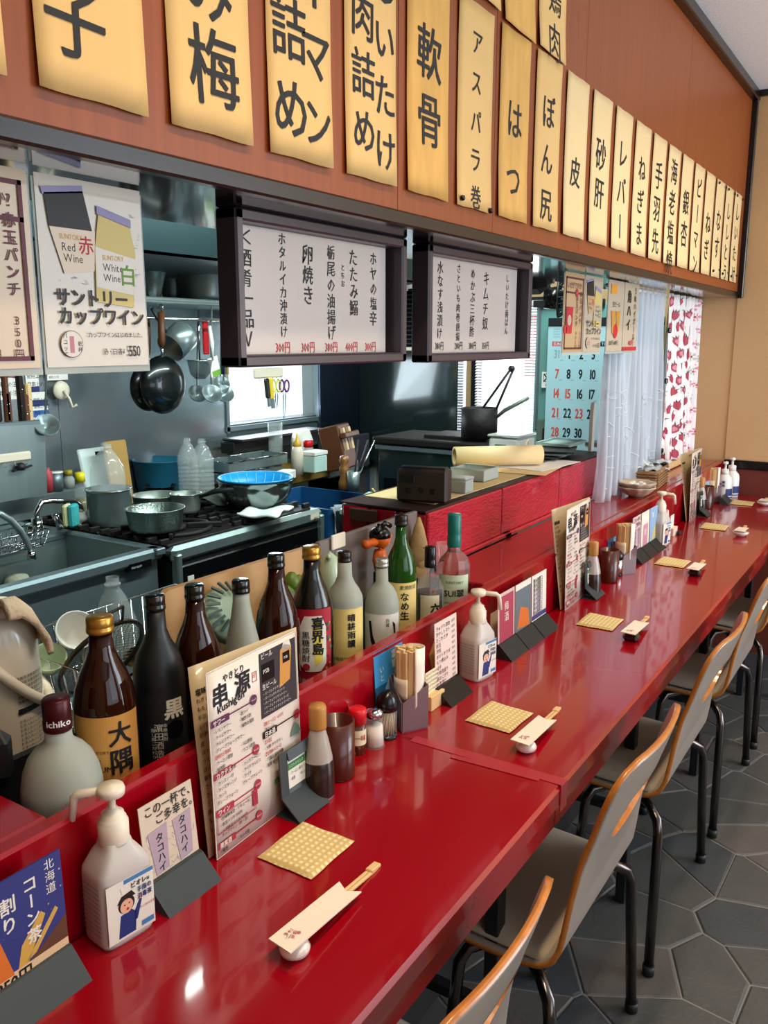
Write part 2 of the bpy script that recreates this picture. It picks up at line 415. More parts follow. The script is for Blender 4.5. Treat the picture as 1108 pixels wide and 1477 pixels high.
struct(MB().box(((HX+XR)/2, (YB+YF)/2, ZC+.03), (XR-HX, YF-YB+.2, .06)).build('ceiling', [CEIL]))
struct(MB().box(((XL+HX)/2-.1, (YB+YF)/2, ZC+.06), (HX-XL+.0, YF-YB+.2, .06)).build('ceiling_kitchen', [STEELP]))
struct(MB().box((HX+.012, (YB+YF)/2, ZC-.019), (.03, YF-YB, .038), bev=.004).build('trim_cornice', [DRK]))
struct(MB().box(((HX+XR)/2, YF-.012, ZC-.012), (XR-HX, .024, .024), bev=.003).build('trim_cornice_far', [DRK]))
struct(MB().box((HX+.008, YF-.012, 1.965), (.03, .022, .80), bev=.003).build('trim_corner_post', [DRK]))
# header wall over the counter: veneer sheets on a box, dark edge strip, glossy soffit
hd = struct(MB().box((HX-.06, (YB+YF)/2, 1.98), (.10, YF-YB-.02, .80)).build('wall_header', [TEAK]))
for y0, y1 in ((YB, -.3), (-.3, .38), (.38, 1.213), (1.213, 1.56), (1.56, 2.032), (2.032, 2.95), (2.95, 3.955)):
    MB().box((HX-.004, (y0+y1)/2, 1.9695), (.008, y1-y0-.0014, .757), bev=.0008).build('veneer_sheet', [TEAK], hd)
struct(MB().box((HX-.006, (YB+YF)/2, 1.5795), (.020, YF-YB, .023), bev=.003).build('trim_header_edge', [DRK]))
struct(MB().box((HX-.15, (YB+YF)/2, 1.5745), (.27, YF-YB-.02, .012)).build('trim_soffit', [SOF]))
struct(MB().box((HX-.18, (YB+YF)/2, 1.98), (.02, YF-YB-.02, .80)).build('wall_header_rear', [STEELP]))

struct(MB().box((-1.8, 5.6, -.03), (6, 3, .05)).build('ground', [GROUT]))
# ------------------------------------------------------------------ counter: two red slabs, carcass, ledge with a bottle trough
SEAM = 1.150; CX0, CX1, CZ = -.755, -.415, .72
for (y0, y1, l) in ((-.5, SEAM, 'glossy red lacquered counter top, near slab up to the taped seam'), (SEAM+.001, YF-.015, 'glossy red lacquered counter top, long far slab running to the wall')):
    o = MB().box(((CX0+CX1)/2, (y0+y1)/2, CZ-.0175), (CX1-CX0, y1-y0, .035), bev=.005).build('counter_slab', [RED]); tag(o, l, 'counter')
    MB().box((CX1-.02, (y0+y1)/2, CZ-.056), (.018, y1-y0-.002, .04)).build('apron', [RED], o)
s = T('seam_tape', 'clear tape stuck across the seam and edge of the red counter', 'tape', ((CX0+CX1)/2, SEAM, CZ))
MB().box((.035, .004, .0006), (.27, .022, .0008)).build('strip', [col('red tape', '#a5303a', .2)], s)
MB().box((.06, -.012, .0009), (.15, .012, .0009), R=Matrix.Rotation(.05, 3, 'Z')).build('strip', [col('red tape', '#a5303a', .2)], s)
MB().box((.171, .002, -.02), (.002, .026, .044), bev=.0005).build('strip', [col('red tape', '#a5303a', .2)], s)
LZ = .865
lg = T('bottle_ledge', 'raised red lacquered ledge running behind the counter with a sunken bottle trough', 'ledge', (0, 0, 0))
MB().box((-.769, (YF-.5)/2, .7725), (.026, YF+.5-.03, .185), bev=.004).build('front_board', [RED], lg)
MB().box((-.855, .01, LZ-.012), (.145, 1.02, .024), bev=.003).build('top_board', [RED], lg)
MB().box((-.855, (1.615+YF-.02)/2, LZ-.012), (.145, YF-.02-1.615, .024), bev=.003).build('top_board', [RED], lg)
MB().box((-1.06, (2.90+YF-.02)/2, LZ-.0125), (.26, YF-.02-2.90, .023)).build('top_board', [RED], lg)
MB().box((-.86, 1.07, .735), (.155, 1.09, .02)).box((-.935, 1.07, .80), (.012, 1.09, .13)).build('trough', [BLKM], lg)
# kitchen-side shelf behind the ledge, and the boards that screen it
o = MB().box((-1.16, .55, .68), (.42, 2.16, .03), bev=.003).box((-1.16, .55, .335), (.38, 2.1, .67)).build('kitchen_shelf', [STEELD]); tag(o, 'low stainless shelf on the kitchen side behind the bottles', 'shelf')
sb = T('screen_board', 'beige plywood board standing behind the row of bottles', 'board', (-.975, 1.06, 0))
pl = [(0, -.205, .745), (0, -.205, .985), (0, -.197, 1.0), (0, -.18, 1.007), (0, .20, 1.003), (0, .20, .745)]
MB().prism(pl, (.012, 0, 0)).build('panel', [PLY], sb)
s2 = T('screen_board', 'grey board screening the kitchen behind the green bottle', 'board', (-.975, 1.45, 0))
MB().box((.006, 0, .875), (.012, .37, .26), bev=.002).build('panel', [mat('grey mauve board', '#746862', .5)], s2)
c = MB().box((0, 0, 0), (.006, .045, .03), bev=.002).build('clip', [CREAM], s2, loc=(.016, -.13, .998))
# red foil-clad partition with recessed joints
pt = T('red_partition', 'red foil covered partition standing on the ledge with a crowded top', 'partition', (-.95, 2.27, LZ))
MB().box((-.115, 0, .065), (.235, 1.25, .13)).build('core', [col('dark red', '#5c0a12')], pt)
for y0, y1 in ((-.63, -.235), (-.231, .175), (.179, .63)):
    MB().box((.006, (y0+y1)/2, .073), (.012, y1-y0-.004, .124), bev=.003).build('tile', [REDT], pt)
    MB().box((.011, (y0+y1)/2+.05*(y1 < 0), .006), (.02, y1-y0-.004, .012), bev=.003).build('skirting_tile', [REDT], pt)
MB().box((-.115, 0, .1375), (.24, 1.262, .004)).build('brown_edge', [col('brown edge', '#2a0f0c')], pt)
for k in range(3): MB().box((-.03-.08*k, -.6285, .07), (.07, .008, .122), bev=.002).build('tile', [RED], pt)
MB().box((-.16, -.64, .115), (.08, .006, .03), bev=.012).build('brass_plate', [mat('tarnished brass', '#5a4030', .4, .7)], pt)
# under-counter frame and foot rail
fr = T('foot_rail_frame', 'dark steel frame and pale foot rail under the red counter', 'frame', (-.63, 0, 0))
MB().tube([(-.045, -.4, .25), (-.045, YF-.05, .27)], .013, 10).build('foot_rail', [mat('pale painted pipe', '#a9b3ac', .4)], fr)
for y in (.45, 1.17, 1.93, 2.69, 3.45):
    MB().box((.10, y, .345), (.025, .03, .69), bev=.002).box((0, y, .67), (.22, .03, .02)).box((.02, y, .25), (.16, .02, .02)).build('leg', [BLKM], fr)
struct(MB().box((-.775, (YF-.5)/2, .34), (.03, YF+.4, .679)).build('trim_counter_back', [col('dark panel', '#1c1a19')]))
# ================================================================== paper strips of the menu on the header
def strip(y0, y1, z0, z1, M, text, label, sz, cols=1, w=.004, lift=.006, jit=.07, txt=None, grp='handwritten menu strips on the veneer wall', topgap=.05, pitch=None, sx=.95, tilt=0):
    P = Vector((HX+.002, (y0+y1)/2, z0)); wd = y1-y0; h = z1-z0
    o = T('menu_strip', label, 'menu strip', P, 0, grp); ph = random.uniform(0, 6)
    def fn(u, v, e):
        t = v/h
        x = .001+lift*.6*max(0, (.3-t))/.3*(.75+.25*(u/wd if ph > 3 else 1-u/wd))+.0012*max(0, (t-.8))*5
        return Vector((x+e, u-wd/2+tilt*(v-h), v+tilt*(u-wd/2)))
    g = MB().grid(lambda a, b: fn(a*wd, b*h+(.0007*math.sin(a*9+ph) if b in (0, 1) else 0), 0), 6, 14)
    g.build('paper', [M], o, thick=.0006)
    p = Print(fn, .0035)
    for (s_, u, vtop, q) in text: p.vert(s_, u*wd, h-vtop, q, INK, w, pitch or 1.15, jit, sx, 2)
    p.build('lettering', o)
    return o
SP = .1695
names = {1: [('玉子', .36, .10, .075)], 2: [('み梅', .52, .13, .082)],
 3: [('ピーマン', .76, .01, .062), ('肉詰め', .28, .06, .068)], 4: [('しいたけ', .78, .035, .056), ('肉詰め', .33, .095, .055)],
 5: [('軟骨', .5, .115, .078)], 6: [('アスパラ巻', .52, .03, .045)], 7: [('はつ', .5, .10, .075)], 8: [('ぼん尻', .5, .06, .072)],
 9: [('皮', .5, .16, .072)], 10: [('砂肝', .5, .09, .078)], 11: [('レバー', .5, .06, .078)], 12: [('ねぎま', .5, .07, .072)],
 13: [('手羽先', .5, .06, .08)], 14: [('海老塩焼', .5, .025, .078)], 15: [('銀杏', .5, .09, .085)], 16: [('ピーマン', .5, .03, .072)],
 17: [('ねぎ', .5, .12, .08)], 18: [('なす', .5, .09, .085)], 19: [('ししとう', .5, .05, .066)], 20: [('しいたけ', .5, .03, .07)]}
desc = {5: 'reading nankotsu, heavily stained', 6: 'reading asupara maki, pinned at its corners', 7: 'reading hatsu, with brown stained edges', 8: 'reading bonjiri', 9: 'with the single character kawa', 10: 'reading sunagimo', 11: 'reading reba', 12: 'reading negima', 13: 'reading tebasaki', 14: 'reading ebi shioyaki in four crowded characters', 15: 'reading ginnan', 16: 'reading piman in large letters', 17: 'reading negi', 18: 'reading nasu', 19: 'reading shishito', 20: 'reading shiitake, last before the corner', 1: 'with the large character ko at the left', 2: 'reading mi ume', 3: 'two columns of piman niku-zume', 4: 'two columns of shiitake niku-zume'}
for k in range(1, 21):
    y0 = .556+SP*(k-1)-(.0 if k < 12 else .0)
    if k > 12: y0 = 2.425+(k-12)*.1645
    big = k <= 5
    z0, z1 = 1.6235, (1.968 if not big else 2.06)
    if k == 1: tx = [('玉', .42, .435-.0-.132-.098, .098), ('子', .36, .435-.120, .085)]
    elif k == 2: tx = [('み', .52, .435-.210, .085), ('梅', .52, .435-.128, .095)]
    elif k == 3: tx = [('ピーマン', .74, .08, .072), ('肉詰め', .32, .135, .08)]
    elif k == 4: tx = [('しいたけ', .76, .115, .066), ('肉詰め', .34, .175, .066)]
    elif k == 5: tx = [('軟骨', .52, .165, .088)]
    else: tx = names[k]
    M = PAPER2 if k in (5, 7) else (PAPER if k < 9 else PAPER3)
    pit = {6: 1.45, 7: 1.5, 8: 1.3, 11: 1.15, 12: 1.2, 4: 1.18, 3: 1.2}.get(k)
    o = strip(y0, y0+(.136 if k != 12 else .14), z0, z1, M, tx, w=.018 if k <= 5 else .013, label='cream paper menu strip on the veneer wall, '+desc[k], sz=0, pitch=pit)
    if k in (6, 20, 18, 19):
        for (dy, dz) in ((-.055, .012), (.06, .004)) if k == 6 else ((-.058, .33), (.058, .33), (-.05, .02), (.055, .03)):
            MB().lathe([(.0001, .006), (.004, .005), (.0052, .002), (.0052, 0)], (0, 0, 0), 10, R=Matrix.Rotation(PI/2, 3, 'Y')).build('drawing_pin', [BLK], o, loc=(.006, dy, dz))
strip(.386, .522, 1.6235, 2.06, PAPER, [], 'blank edge of a cream paper strip cut off at the left of the picture', 0)
for (y0, y1, tx, l, ti) in ((1.405, 1.55, [], 'upper cream paper overlapping the asupara strip, lower edge slanting', -.05), (1.573, 1.718, [], 'upper stained cream paper above the hatsu strip', -.03), (1.74, 1.885, [('鶏肉', .55, .07, .075)], 'upper small cream paper with niku above the bonjiri strip', -.02)):
    strip(y0, y1, 1.985 if ti < -.04 else 1.972, 2.20, PAPER2 if y0 > 1.5 and y0 < 1.7 else PAPER, tx, l, 0, lift=.008, tilt=ti, grp='upper row of menu papers')

# ================================================================== framed white boards hanging under the soffit
MAUVE = mat('mauve grey frame', '#3d343c', .35, coat=.2)
def board(y0, y1, z0, label, cols, reds):
    t = T('menu_board', label, 'board', (-.872, (y0+y1)/2, z0), 0, 'framed menu boards under the soffit')
    w = y1-y0; h = 1.568-z0; f = .017
    for (c, d) in (((.010, 0, f/2), (.04, w, f)), ((.010, 0, h-f/2), (.04, w, f)), ((.010, -w/2+f/2, h/2), (.04, f, h)), ((.010, w/2-f/2, h/2), (.04, f, h))):
        MB().box(c, d, bev=.003).build('frame_member', [MAUVE], t)
    MB().box((0, -.008, h/2), (.006, w-2*f-.016, h-2*f), bev=.001).build('panel', [mat('white board film', '#bfb5af', .3, noise=(3, .04), coat=.4)], t)
    p = Print(planefn((.0035, -w/2+f, f), (0, 1, 0), (0, 0, 1)), .0005)
    for (txt, u, v, sz) in cols:
        q = Print(planefn((.0035, -w/2+f, f), (0, 1, 0), (0, 0, 1)), .0005); q.vert(txt, u*(w-2*f), (h-2*f)*v, sz, INK, .014, 1.02, .10, .92, 1); q.build('lettering', t)
    for (txt, u, v, sz, M) in reds: p.horiz(txt, u*(w-2*f), (h-2*f)*v, sz, M, .012, .72, 1)
    p.build('lettering', t); return t
board(.925, 1.385, 1.347, 'framed white menu board with red prices hung beside the wok', [('＜酒肴一品Ｖ', .075, .985, .0285), ('ホタルイカ沖漬け', .27, .985, .0195), ('卵焼き', .42, .92, .031), ('栃尾の油揚げ', .565, .95, .0255), ('とちお', .645, .80, .013), ('たたみ鰯', .72, .94, .0275), ('ホヤの塩辛', .865, .95, .0255)],
      [('300円', .22, .06, .020, REDINK), ('300円', .37, .06, .020, REDINK), ('380円', .52, .06, .020, REDINK), ('400円', .66, .06, .020, REDINK), ('300円', .80, .06, .020, REDINK)])
board(1.465, 1.965, 1.343, 'framed white menu board with black prices hung beside the fan', [('＜酒肴一品Ｖ', .02, .95, .024), ('水なす浅漬け', .16, .96, .0255), ('さといも肉巻唐揚', .33, .96, .0195), ('めかぶ三杯酢', .47, .94, .024), ('キムチ奴', .61, .93, .032), ('しいたけ南ばん', .85, .93, .0195)],
      [('380円', .12, .08, .02, INK), ('280円', .30, .08, .02, INK), ('380円', .44, .08, .02, INK), ('350円', .58, .08, .02, INK)])

# ================================================================== laminated posters hanging in the same plane
PLUM = col('plum print', '#5c1c2c'); TAN = col('tan print', '#c99a6a'); PBASE = mat('poster paper', '#b99c74', .4, noise=(3, .03), coat=.3); PW = mat('poster white', '#b8ab96', .4, noise=(3, .04), coat=.3)
DKB = col('dark print', '#15110f'); GREENP = col('green print', '#5f8a2a'); GOLDP = col('gold print', '#c79a44'); LILAC = col('lilac print', '#8a84a8')
def poster(kind, y0, label, w=.148, h=.21, z1=1.565, fade=0, name='poster'):
    z0 = z1-h
    t = T(name, label, 'poster', (-.850, y0+w/2, z0), 0, None)
    MB().box((0, 0, h/2), (.001, w, h)).build('sheet', [PBASE if kind in ('akadama',) else PW], t)
    MB().box((-.0012, 0, h/2-.006), (.001, w+.006, h+.004)).build('sleeve', [HAZY], t)
    p = Print(planefn((.002, -w/2, 0), (0, 1, 0), (0, 0, 1)), .0003)
    if kind == 'akadama':
        p.frame(.008, .008, w-.008, h-.012, .005, PLUM); p.rect(.008, h-.055, w-.008, h-.05, PLUM)
        p.horiz('いかがですか?', .018, h-.033, .019, PLUM, .01, .9)
        p.up(); p.disc(.090, h-.052, .011, REDINK); p.lv += 1; p.horiz('メガ', .082, h-.052, .007, PW, .02); p.lv -= 1; p.disc(.012, .06, .012, REDINK)
        p.vert('赤玉パンチ', .122, h*.785, .0165, PLUM, .03); p.vert('350円', .122, h*.275, .0128, PLUM, .012, .95)
        p.vert('赤玉パンチ', .094, h*.72, .0165, PLUM, .03, 1.0); p.vert('800円', .094, h*.275, .0128, PLUM, .012, .95)
        p.poly([(.02, .05), (.06, .05), (.065, .12), (.015, .12)], REDINK); p.up(); p.disc(.04, .085, .014, PW)
    if kind == 'wine':
        for i in range(90):
            a, b = random.uniform(.02, w-.005), random.uniform(.085, h-.03); q = random.uniform(0, 3.1); L = random.uniform(.002, .007)
            p.line(a, b, a+math.cos(q)*L, b+math.sin(q)*L, .0006, LILAC)
        p.up(); p.poly([(.010, h-.02), (.062, h-.012), (.072, h-.055), (.014, h-.055)], DKB)
        p.poly([(.008, h-.022), (.062, h-.014), (.062, h-.006), (.006, h-.014)], LILAC); p.poly([(.014, h-.055), (.076, h-.055), (.072, h-.10), (.03, h-.105)], PBASE)
        p.up(); p.horiz('SUNTORY', .026, h-.064, .0085, GOLDP, .02, .8); p.horiz('Red', .028, h-.075, .013, DKB, 0, .9); p.horiz('Wine', .03, h-.087, .013, DKB, 0, .9); p.vert('赤', .062, h-.06, .022, REDINK, .02)
        p.up(); p.poly([(.082, h-.035), (.128, h-.045), (.135, h-.075), (.128, h-.14), (.072, h-.135), (.074, h-.075)], GOLDP if False else col('straw print', '#c9b36c'))
        p.poly([(.080, h-.025), (.130, h-.036), (.130, h-.046), (.080, h-.035)], LILAC)
        p.up(); p.poly([(.075, h-.072), (.134, h-.082), (.129, h-.125), (.074, h-.118)], PW)
        p.up(); p.horiz('SUNTORY', .084, h-.083, .0085, GOLDP, .02, .8); p.horiz('White', .084, h-.094, .0125, DKB, 0, .9); p.horiz('Wine', .084, h-.106, .0125, DKB, 0, .9); p.vert('白', .121, h-.088, .026, GREENP, .03)
        p.up(); p.horiz('サントリー', .015, .079, .022, DKB, .05, .95); p.horiz('カップワイン', .017, .058, .0215, DKB, .05, .98)
        p.up(); p.disc(.033, .026, .0155, PLUM); p.up(); p.disc(.033, .026, .0148, PW); p.up(); p.vert('パコッて', .024, .039, .0065, DKB, .01); p.vert('乾杯', .044, .03, .0065, PLUM, .01); p.rect(.030, .016, .036, .035, col('rose print', '#b0707c'))
        p.horiz('カップワインはじめました。', .056, .037, .0070, DKB, .01, .95); p.horiz('赤・白 各¥', .078, .017, .0085, DKB, .01, .75); p.horiz('550', .115, .018, .0185, DKB, .02, .7)
    if kind == 'beer':
        p.rect(.02, h-.04, .075, h-.012, col('orange print', '#d8952a')); p.horiz('生ビール', .04, h-.07, .018, DKB, .02)
        for q in (0, .045): p.poly([(.03+q, h-.09), (.07+q, h-.09), (.064+q, .06), (.045+q, .05)], col('amber print', '#c98a2c')); 
        p.up(); p.disc(.075, .06, .022, REDINK); p.horiz('550円 680円', .02, .025, .016, DKB, .02)
    if kind == 'highball':
        p.rect(.0, 0, w, .012, REDINK); p.vert('うめハイボール', .11, h-.01, .024, DKB, .03, 1.0); p.vert('角ハイ', .05, h-.02, .04, DKB, .05); p.horiz('480円', .06, .025, .02, REDINK, .04)
    p.build('print', t); return t
poster('akadama', .456, 'laminated plum bordered poster pricing punch, hung at the far left of the picture')
poster('wine', .613, 'laminated wine poster with two printed cups hung left of the hanging wok')
ys = [onx(x, 500, -.85).y for x in (811, 843, 874, 895)]
poster('akadama', ys[0], 'small plum bordered poster hung beside the fan'); poster('wine', ys[0]+.156, 'wine cup poster hung between the fan and the curtain')
poster('beer', ys[2], 'poster with beer glasses hung just before the lace curtain'); poster('highball', ys[2]+.154, 'brush lettered poster with a red foot touching the lace curtain')
print(ys)
# ================================================================== kitchen
def stand(x, y, z, ty, wpx):
    P = onz(x, y, z); return P, zat(P, ty)-z, wpx/2*mpp(P)
KZ = .80
# ---- sink unit
sk = T('sink_unit', 'stainless sink with a deep basin and plain front apron', 'sink', (-1.83, 1.43, 0))
def shell_box(x0, x1, y0, y1, z0, z1, t):    # open-topped basin
    m = MB(); m.box(((x0+x1)/2, (y0+y1)/2, z0+t/2), (x1-x0, y1-y0, t))
    for (c, d) in (((x0, (y0+y1)/2), (t, y1-y0)), ((x1, (y0+y1)/2), (t, y1-y0)), (((x0+x1)/2, y0), (x1-x0, t)), (((x0+x1)/2, y1), (x1-x0, t))):
        m.box((c[0], c[1], (z0+z1)/2), (d[0], d[1], z1-z0))
    return m
shell_box(-.40, -.045, -.62, .195, -.22+.80, .797, .004).build('basin', [STEEL], sk)
MB().box((-.022, -.2, .782), (.045, .86, .036), bev=.008).box((-.6, -.2, .79), (.41, .86, .02), bev=.004).box((-.2, .212, .79), (.42, .035, .02), bev=.003).build('rim', [STEELD], sk)
MB().box((-.03, -.2, .39), (.02, .84, .74)).build('apron', [STEELD], sk)
MB().box((-.008, .14, .765), (.018, .085, .024), bev=.002).build('maker_plate', [BLK], sk); p = Print(planefn((.0012, .104, .755), (0, 1, 0), (0, 0, 1)), .0004); p.horiz('maruzen', .004, .010, .013, col('silver print', '#b5b5b0'), .01, .8); 
p.build('lettering', sk)
MB().box((-.39, -.32, .70), (.012, .15, .05), bev=.012).build('overflow_plate', [STEELD], sk)
for k in range(5): MB().box((-.382, -.37+.025*k, .70), (.004, .01, .026), bev=.003).build('slot', [BLK], sk)
MB().tube([(-.385, .0, .62), (-.34, .0, .63), (-.34, .0, .70), (-.34, .07, .70), (-.34, .07, .62)], .004, 8).build('wire_loop', [CHR], sk)
MB().lathe([(0, 0), (.03, .0), (.045, .02), (.03, .05), (0, .055)], (-.37, .0, .66), 14).build('scourer', [mat('grey scourer', '#a5a28d', .9, bump=(90, .8))], sk)
# ---- tap
fp = onz(58, 756, .80)
fa = T('swivel_tap', 'chrome swivel tap with a white filter tip over the sink', 'tap', (-2.30, onx(53, 750, -2.30).y, .80))
fz = .80
def rel(o, p): return Vector(p)-Vector(o.location)
A = [onx(x, y, -2.27) for x, y in ((53, 752), (53, 738), (60, 724), (75, 722), (95, 723), (108, 724), (116, 730), (118, 738))]
MB().tube([rel(fa, a) for a in A], .0085, 10).build('spout', [CHR], fa)
a = rel(fa, A[0]); MB().cyl(a+Vector((0, 0, -.05)), .016, .06).cyl(a+Vector((-.08, 0, -.03)), .022, .09, R=Matrix.Rotation(PI/2, 3, 'Y')).build('valve_body', [CHR], fa)
MB().lathe([(0, 0), (.016, 0), (.009, .02), (.012, .05), (0, .055)], a+Vector((.02, .07, -.03)), 8, R=Matrix.Rotation(.4, 3, 'X')).build('handle', [CHR], fa)
a = rel(fa, A[-1]); MB().lathe([(0, -.075), (.014, -.075), (.014, -.06), (.02, -.055), (.02, -.04), (.013, -.038), (.013, -.03), (.022, -.026), (.022, -.012), (.014, -.01), (.014, 0), (0, 0)], a, 16).build('filter_tip', [WHITE], fa)
h = T('spray_hose', 'flexible steel spray hose arching into the sink at the left', 'hose', (-2.05, 1.2, .80))
A = [onx(x, y, -2.05) for x, y in ((-14, 742), (0, 741), (15, 750), (29, 765), (37, 778), (42, 790), (45, 797))]
MB().tube([rel(h, q) for q in A], [.009, .009, .009, .009, .009, .008, .009], 10).build('hose', [STEEL], h)
MB().cyl(rel(h, A[-1])+Vector((0, 0, -.02)), .012, .025).build('nozzle', [CHR], h)
# ---- wire soap basket, sponge
P = onz(66, 775, .80)
b = T('soap_basket', 'chrome wire basket clipped behind the sink basin', 'basket', (-2.18, 1.39, .80))
def wire_basket(o, w, d, h, nx, ny, r=.0018, mats=CHR, taper=.85):
    m = MB()
    for z, s_ in ((h, 1), (h*.5, .93), (0, taper)):
        m.tube([(-w/2*s_, -d/2*s_, z), (w/2*s_, -d/2*s_, z), (w/2*s_, d/2*s_, z), (-w/2*s_, d/2*s_, z)], r*(1.6 if z == h else 1), 6, closed=True)
    for i in range(nx+1):
        u = -w/2+w*i/nx; m.tube([(u, -d/2, h), (u*taper, -d/2*taper, 0), (u*taper, d/2*taper, 0), (u, d/2, h)], r, 5)
    for i in range(1, ny):
        u = -d/2+d*i/ny; m.tube([(-w/2, u, h), (-w/2*taper, u*taper, 0), (w/2*taper, u*taper, 0), (w/2, u, h)], r, 5)
    return stuff(m.build('wire_mesh', [mats], o))
wire_basket(b, .10, .22, .045, 4, 12)
s = T('sponge', 'teal and yellow sponge clipped beside the white tap tip', 'sponge', onx(107, 757, -2.19), .5)
MB().box((0, 0, .03), (.022, .045, .07), bev=.006).build('blue_side', [mat('teal sponge', '#3aa7a8', .9, bump=(90, .6))], s); MB().box((-.02, 0, .03), (.018, .045, .07), bev=.006).build('yellow_side', [mat('cream sponge', '#d6cf9a', .9, bump=(90, .6))], s)
# ---- back ledge behind sink and stove
o = MB().box((-2.55, 1.50, .84), (.14, .86, .078), bev=.004).build('back_ledge', [STEEL]); tag(o, 'narrow stainless upstand behind the sink holding small bottles', 'ledge')
pn = T('side_panel', 'dull stainless panel at the left carrying a cream hook strip', 'panel', (-2.42, 1.3, .91))
Q = [onx(x, y, -2.42) for x, y in ((-30, 616), (62, 612), (66, 712), (-30, 730))]
MB().prism([rel(pn, q) for q in Q], (.008, 0, 0)).build('sheet', [STEEL], pn)
q = rel(pn, onx(18, 660, -2.41)); MB().box(q, (.012, .13, .03), bev=.006).build('hook_strip', [CREAM], pn)
for dy in (-.035, .0, .035): MB().tube([q+Vector((.008, dy, -.012)), q+Vector((.012, dy, -.026)), q+Vector((.02, dy, -.022))], .0016, 6).build('hook', [CHR], pn)
q = rel(pn, onx(30, 678, -2.40)); MB().lathe([(0, 0), (.012, 0), (.018, .01), (.01, .022), (0, .024)], q, 10).tube([q+Vector((0, -.03, 0)), q+Vector((0, .04, .01))], .004, 6).build('clip', [BLKM], pn)
# ---- knives in their rack, ladle
kr = T('knife_rack', 'stainless knife rack with wooden and black handles at the left edge', 'rack', onx(20, 612, -2.44))
MB().box((-.0, -.02, .0), (.05, .20, .02), bev=.003).box((-.0, -.02, -.06), (.04, .19, .12)).build('box', [STEELD], kr)
for (x, y0, y1, r, M, sl) in ((8, 610, 523, .009, BRWN, .0), (28, 609, 530, .011, BLK, -.02), (40, 610, 553, .010, WOOD, .01), (11, 609, 565, .011, BRWN, 0), (36, 609, 568, .011, BRWN, .01), (-4, 609, 555, .01, BLK, 0)):
    a, b_ = rel(kr, onx(x, y0, -2.43)), rel(kr, onx(x+(3 if sl else 0), y1, -2.43)); d = b_-a
    k = MB().box((a+b_)/2, (.018, r*2.1, d.length), bev=.005).build('knife_handle', [M], kr)
    for f in (.3, .6): MB().lathe([(0, .0012), (.0025, .001), (.0025, 0)], a+d*f+Vector((.0092, 0, 0)), 8, R=Matrix.Rotation(PI/2, 3, 'Y')).build('rivet', [CHR], kr)
def ladle(x, y0, y1, bw, X, label, M=STEEL, depth=.03, hooked=True):
    Pt, Pb = onx(x, y0, X), onx(x+2, y1, X); o = T('ladle', label, 'ladle', Pt); b_ = rel(o, Pb); R_ = bw/2*mpp(Pb)
    MB().tube([(0, 0, .012), (.004, .006, .02), (.008, 0, .012), (.004, 0, 0), b_+Vector((-.004, 0, R_*.8))], .0035, 8).build('handle', [M], o)
    MB().lathe([(0, -depth), (R_*.6, -depth*.75), (R_*.93, -depth*.3), (R_, 0), (R_*.97, 0), (R_*.55, -depth*.68), (0, -depth*.92)], b_, 20, R=Matrix.Rotation(.95, 3, 'Y')@Matrix.Rotation(.35, 3, 'X')).build('bowl', [M], o)
    return o
ladle(66, 508, 612, 36, -2.40, 'steel ladle hung at the left beside the knife rack')
# suction hook on the steel wall with notices
hk = T('suction_hook', 'round suction hook stuck on the steel wall beside the ladle', 'hook', onx(88, 563, -2.6))
MB().lathe([(0, .014), (.018, .012), (.032, .006), (.034, 0)], (0, 0, 0), 20, R=Matrix.Rotation(PI/2, 3, 'Y')).build('cup', [CREAM], hk); MB().tube([(.016, 0, 0), (.03, .01, -.03), (.03, .02, -.06), (.045, .028, -.05)], .005, 8).build('hook', [CREAM], hk)
def notice(x, y, w, h, X, label, base, bars, name='notice'):
    P = onx(x, y, X); k = mpp(P)*1.25; o = T(name, label, 'notice', P); W_, H_ = w*k, h*k
    MB().box((0, 0, 0), (.002, W_, H_)).build('sheet', [base], o); p = Print(planefn((.0012, -W_/2, -H_/2), (0, 1, 0), (0, 0, 1)), .0004)
    for (a, b_, c, d, M) in bars: p.rect(a*W_, b_*H_, c*W_, d*H_, M)
    for j in range(4): p.up(); p.horiz('使用上の注意'[:5], .08*W_, H_*(.15+.2*j), H_*.14, INK, 0, .8, 1)
    p.build('print', o)
NAVY = col('navy print', '#1d2f66')
notice(82, 533, 28, 24, -2.62, 'small navy headed safety notice above the suction hook', WPAPER, [(0, .65, 1, .95, NAVY)])
notice(102, 524, 20, 12, -2.62, 'small dark printed sticker beside the navy notice', WPAPER, [(.1, .2, .9, .8, BLKM)])
notice(58, 588, 20, 36, -2.62, 'blue and white printed notice behind the hanging ladle', WPAPER, [(0, .55, 1, .75, NAVY), (0, .2, 1, .42, col('blue print', '#2f5fae'))])
notice(46, 545, 17, 50, -2.63, 'tall blue and white calendar slip behind the knives', WPAPER, [(0, .1, 1, .3, NAVY)])
notice(10, 545, 40, 50, -2.63, 'red and grey printed poster behind the knife rack', WPAPER, [(0, .5, 1, .9, col('rose print b', '#9a5a60'))])
# polished steel wall sheets
for y0, y1 in ((1.2, 1.93), (1.932, 2.79)):
    struct(MB().box((XL+.004, (y0+y1)/2, 1.17), (.006, y1-y0, .86)).build('trim_steel_sheet', [mat('polished wall steel', '#a9b3ba', .24, .8, noise=(3, .08), bump=(3, .25))]))
struct(MB().box((XL+.012, 3.71, 1.03), (.02, .50, 1.26)).build('trim_steel_sheet', [mat('painted blue sheen steel', '#7f8fb0', .25, 1, noise=(3, .2), bump=(4, .3))]))  # blue base colour stands in for the sheen reflected on this sheet
struct(MB().box((XL+.035, 3.93, 1.10), (.05, .035, 1.3), bev=.008).build('trim_pilaster', [mat('grey conduit', '#8f9a98', .5)]))
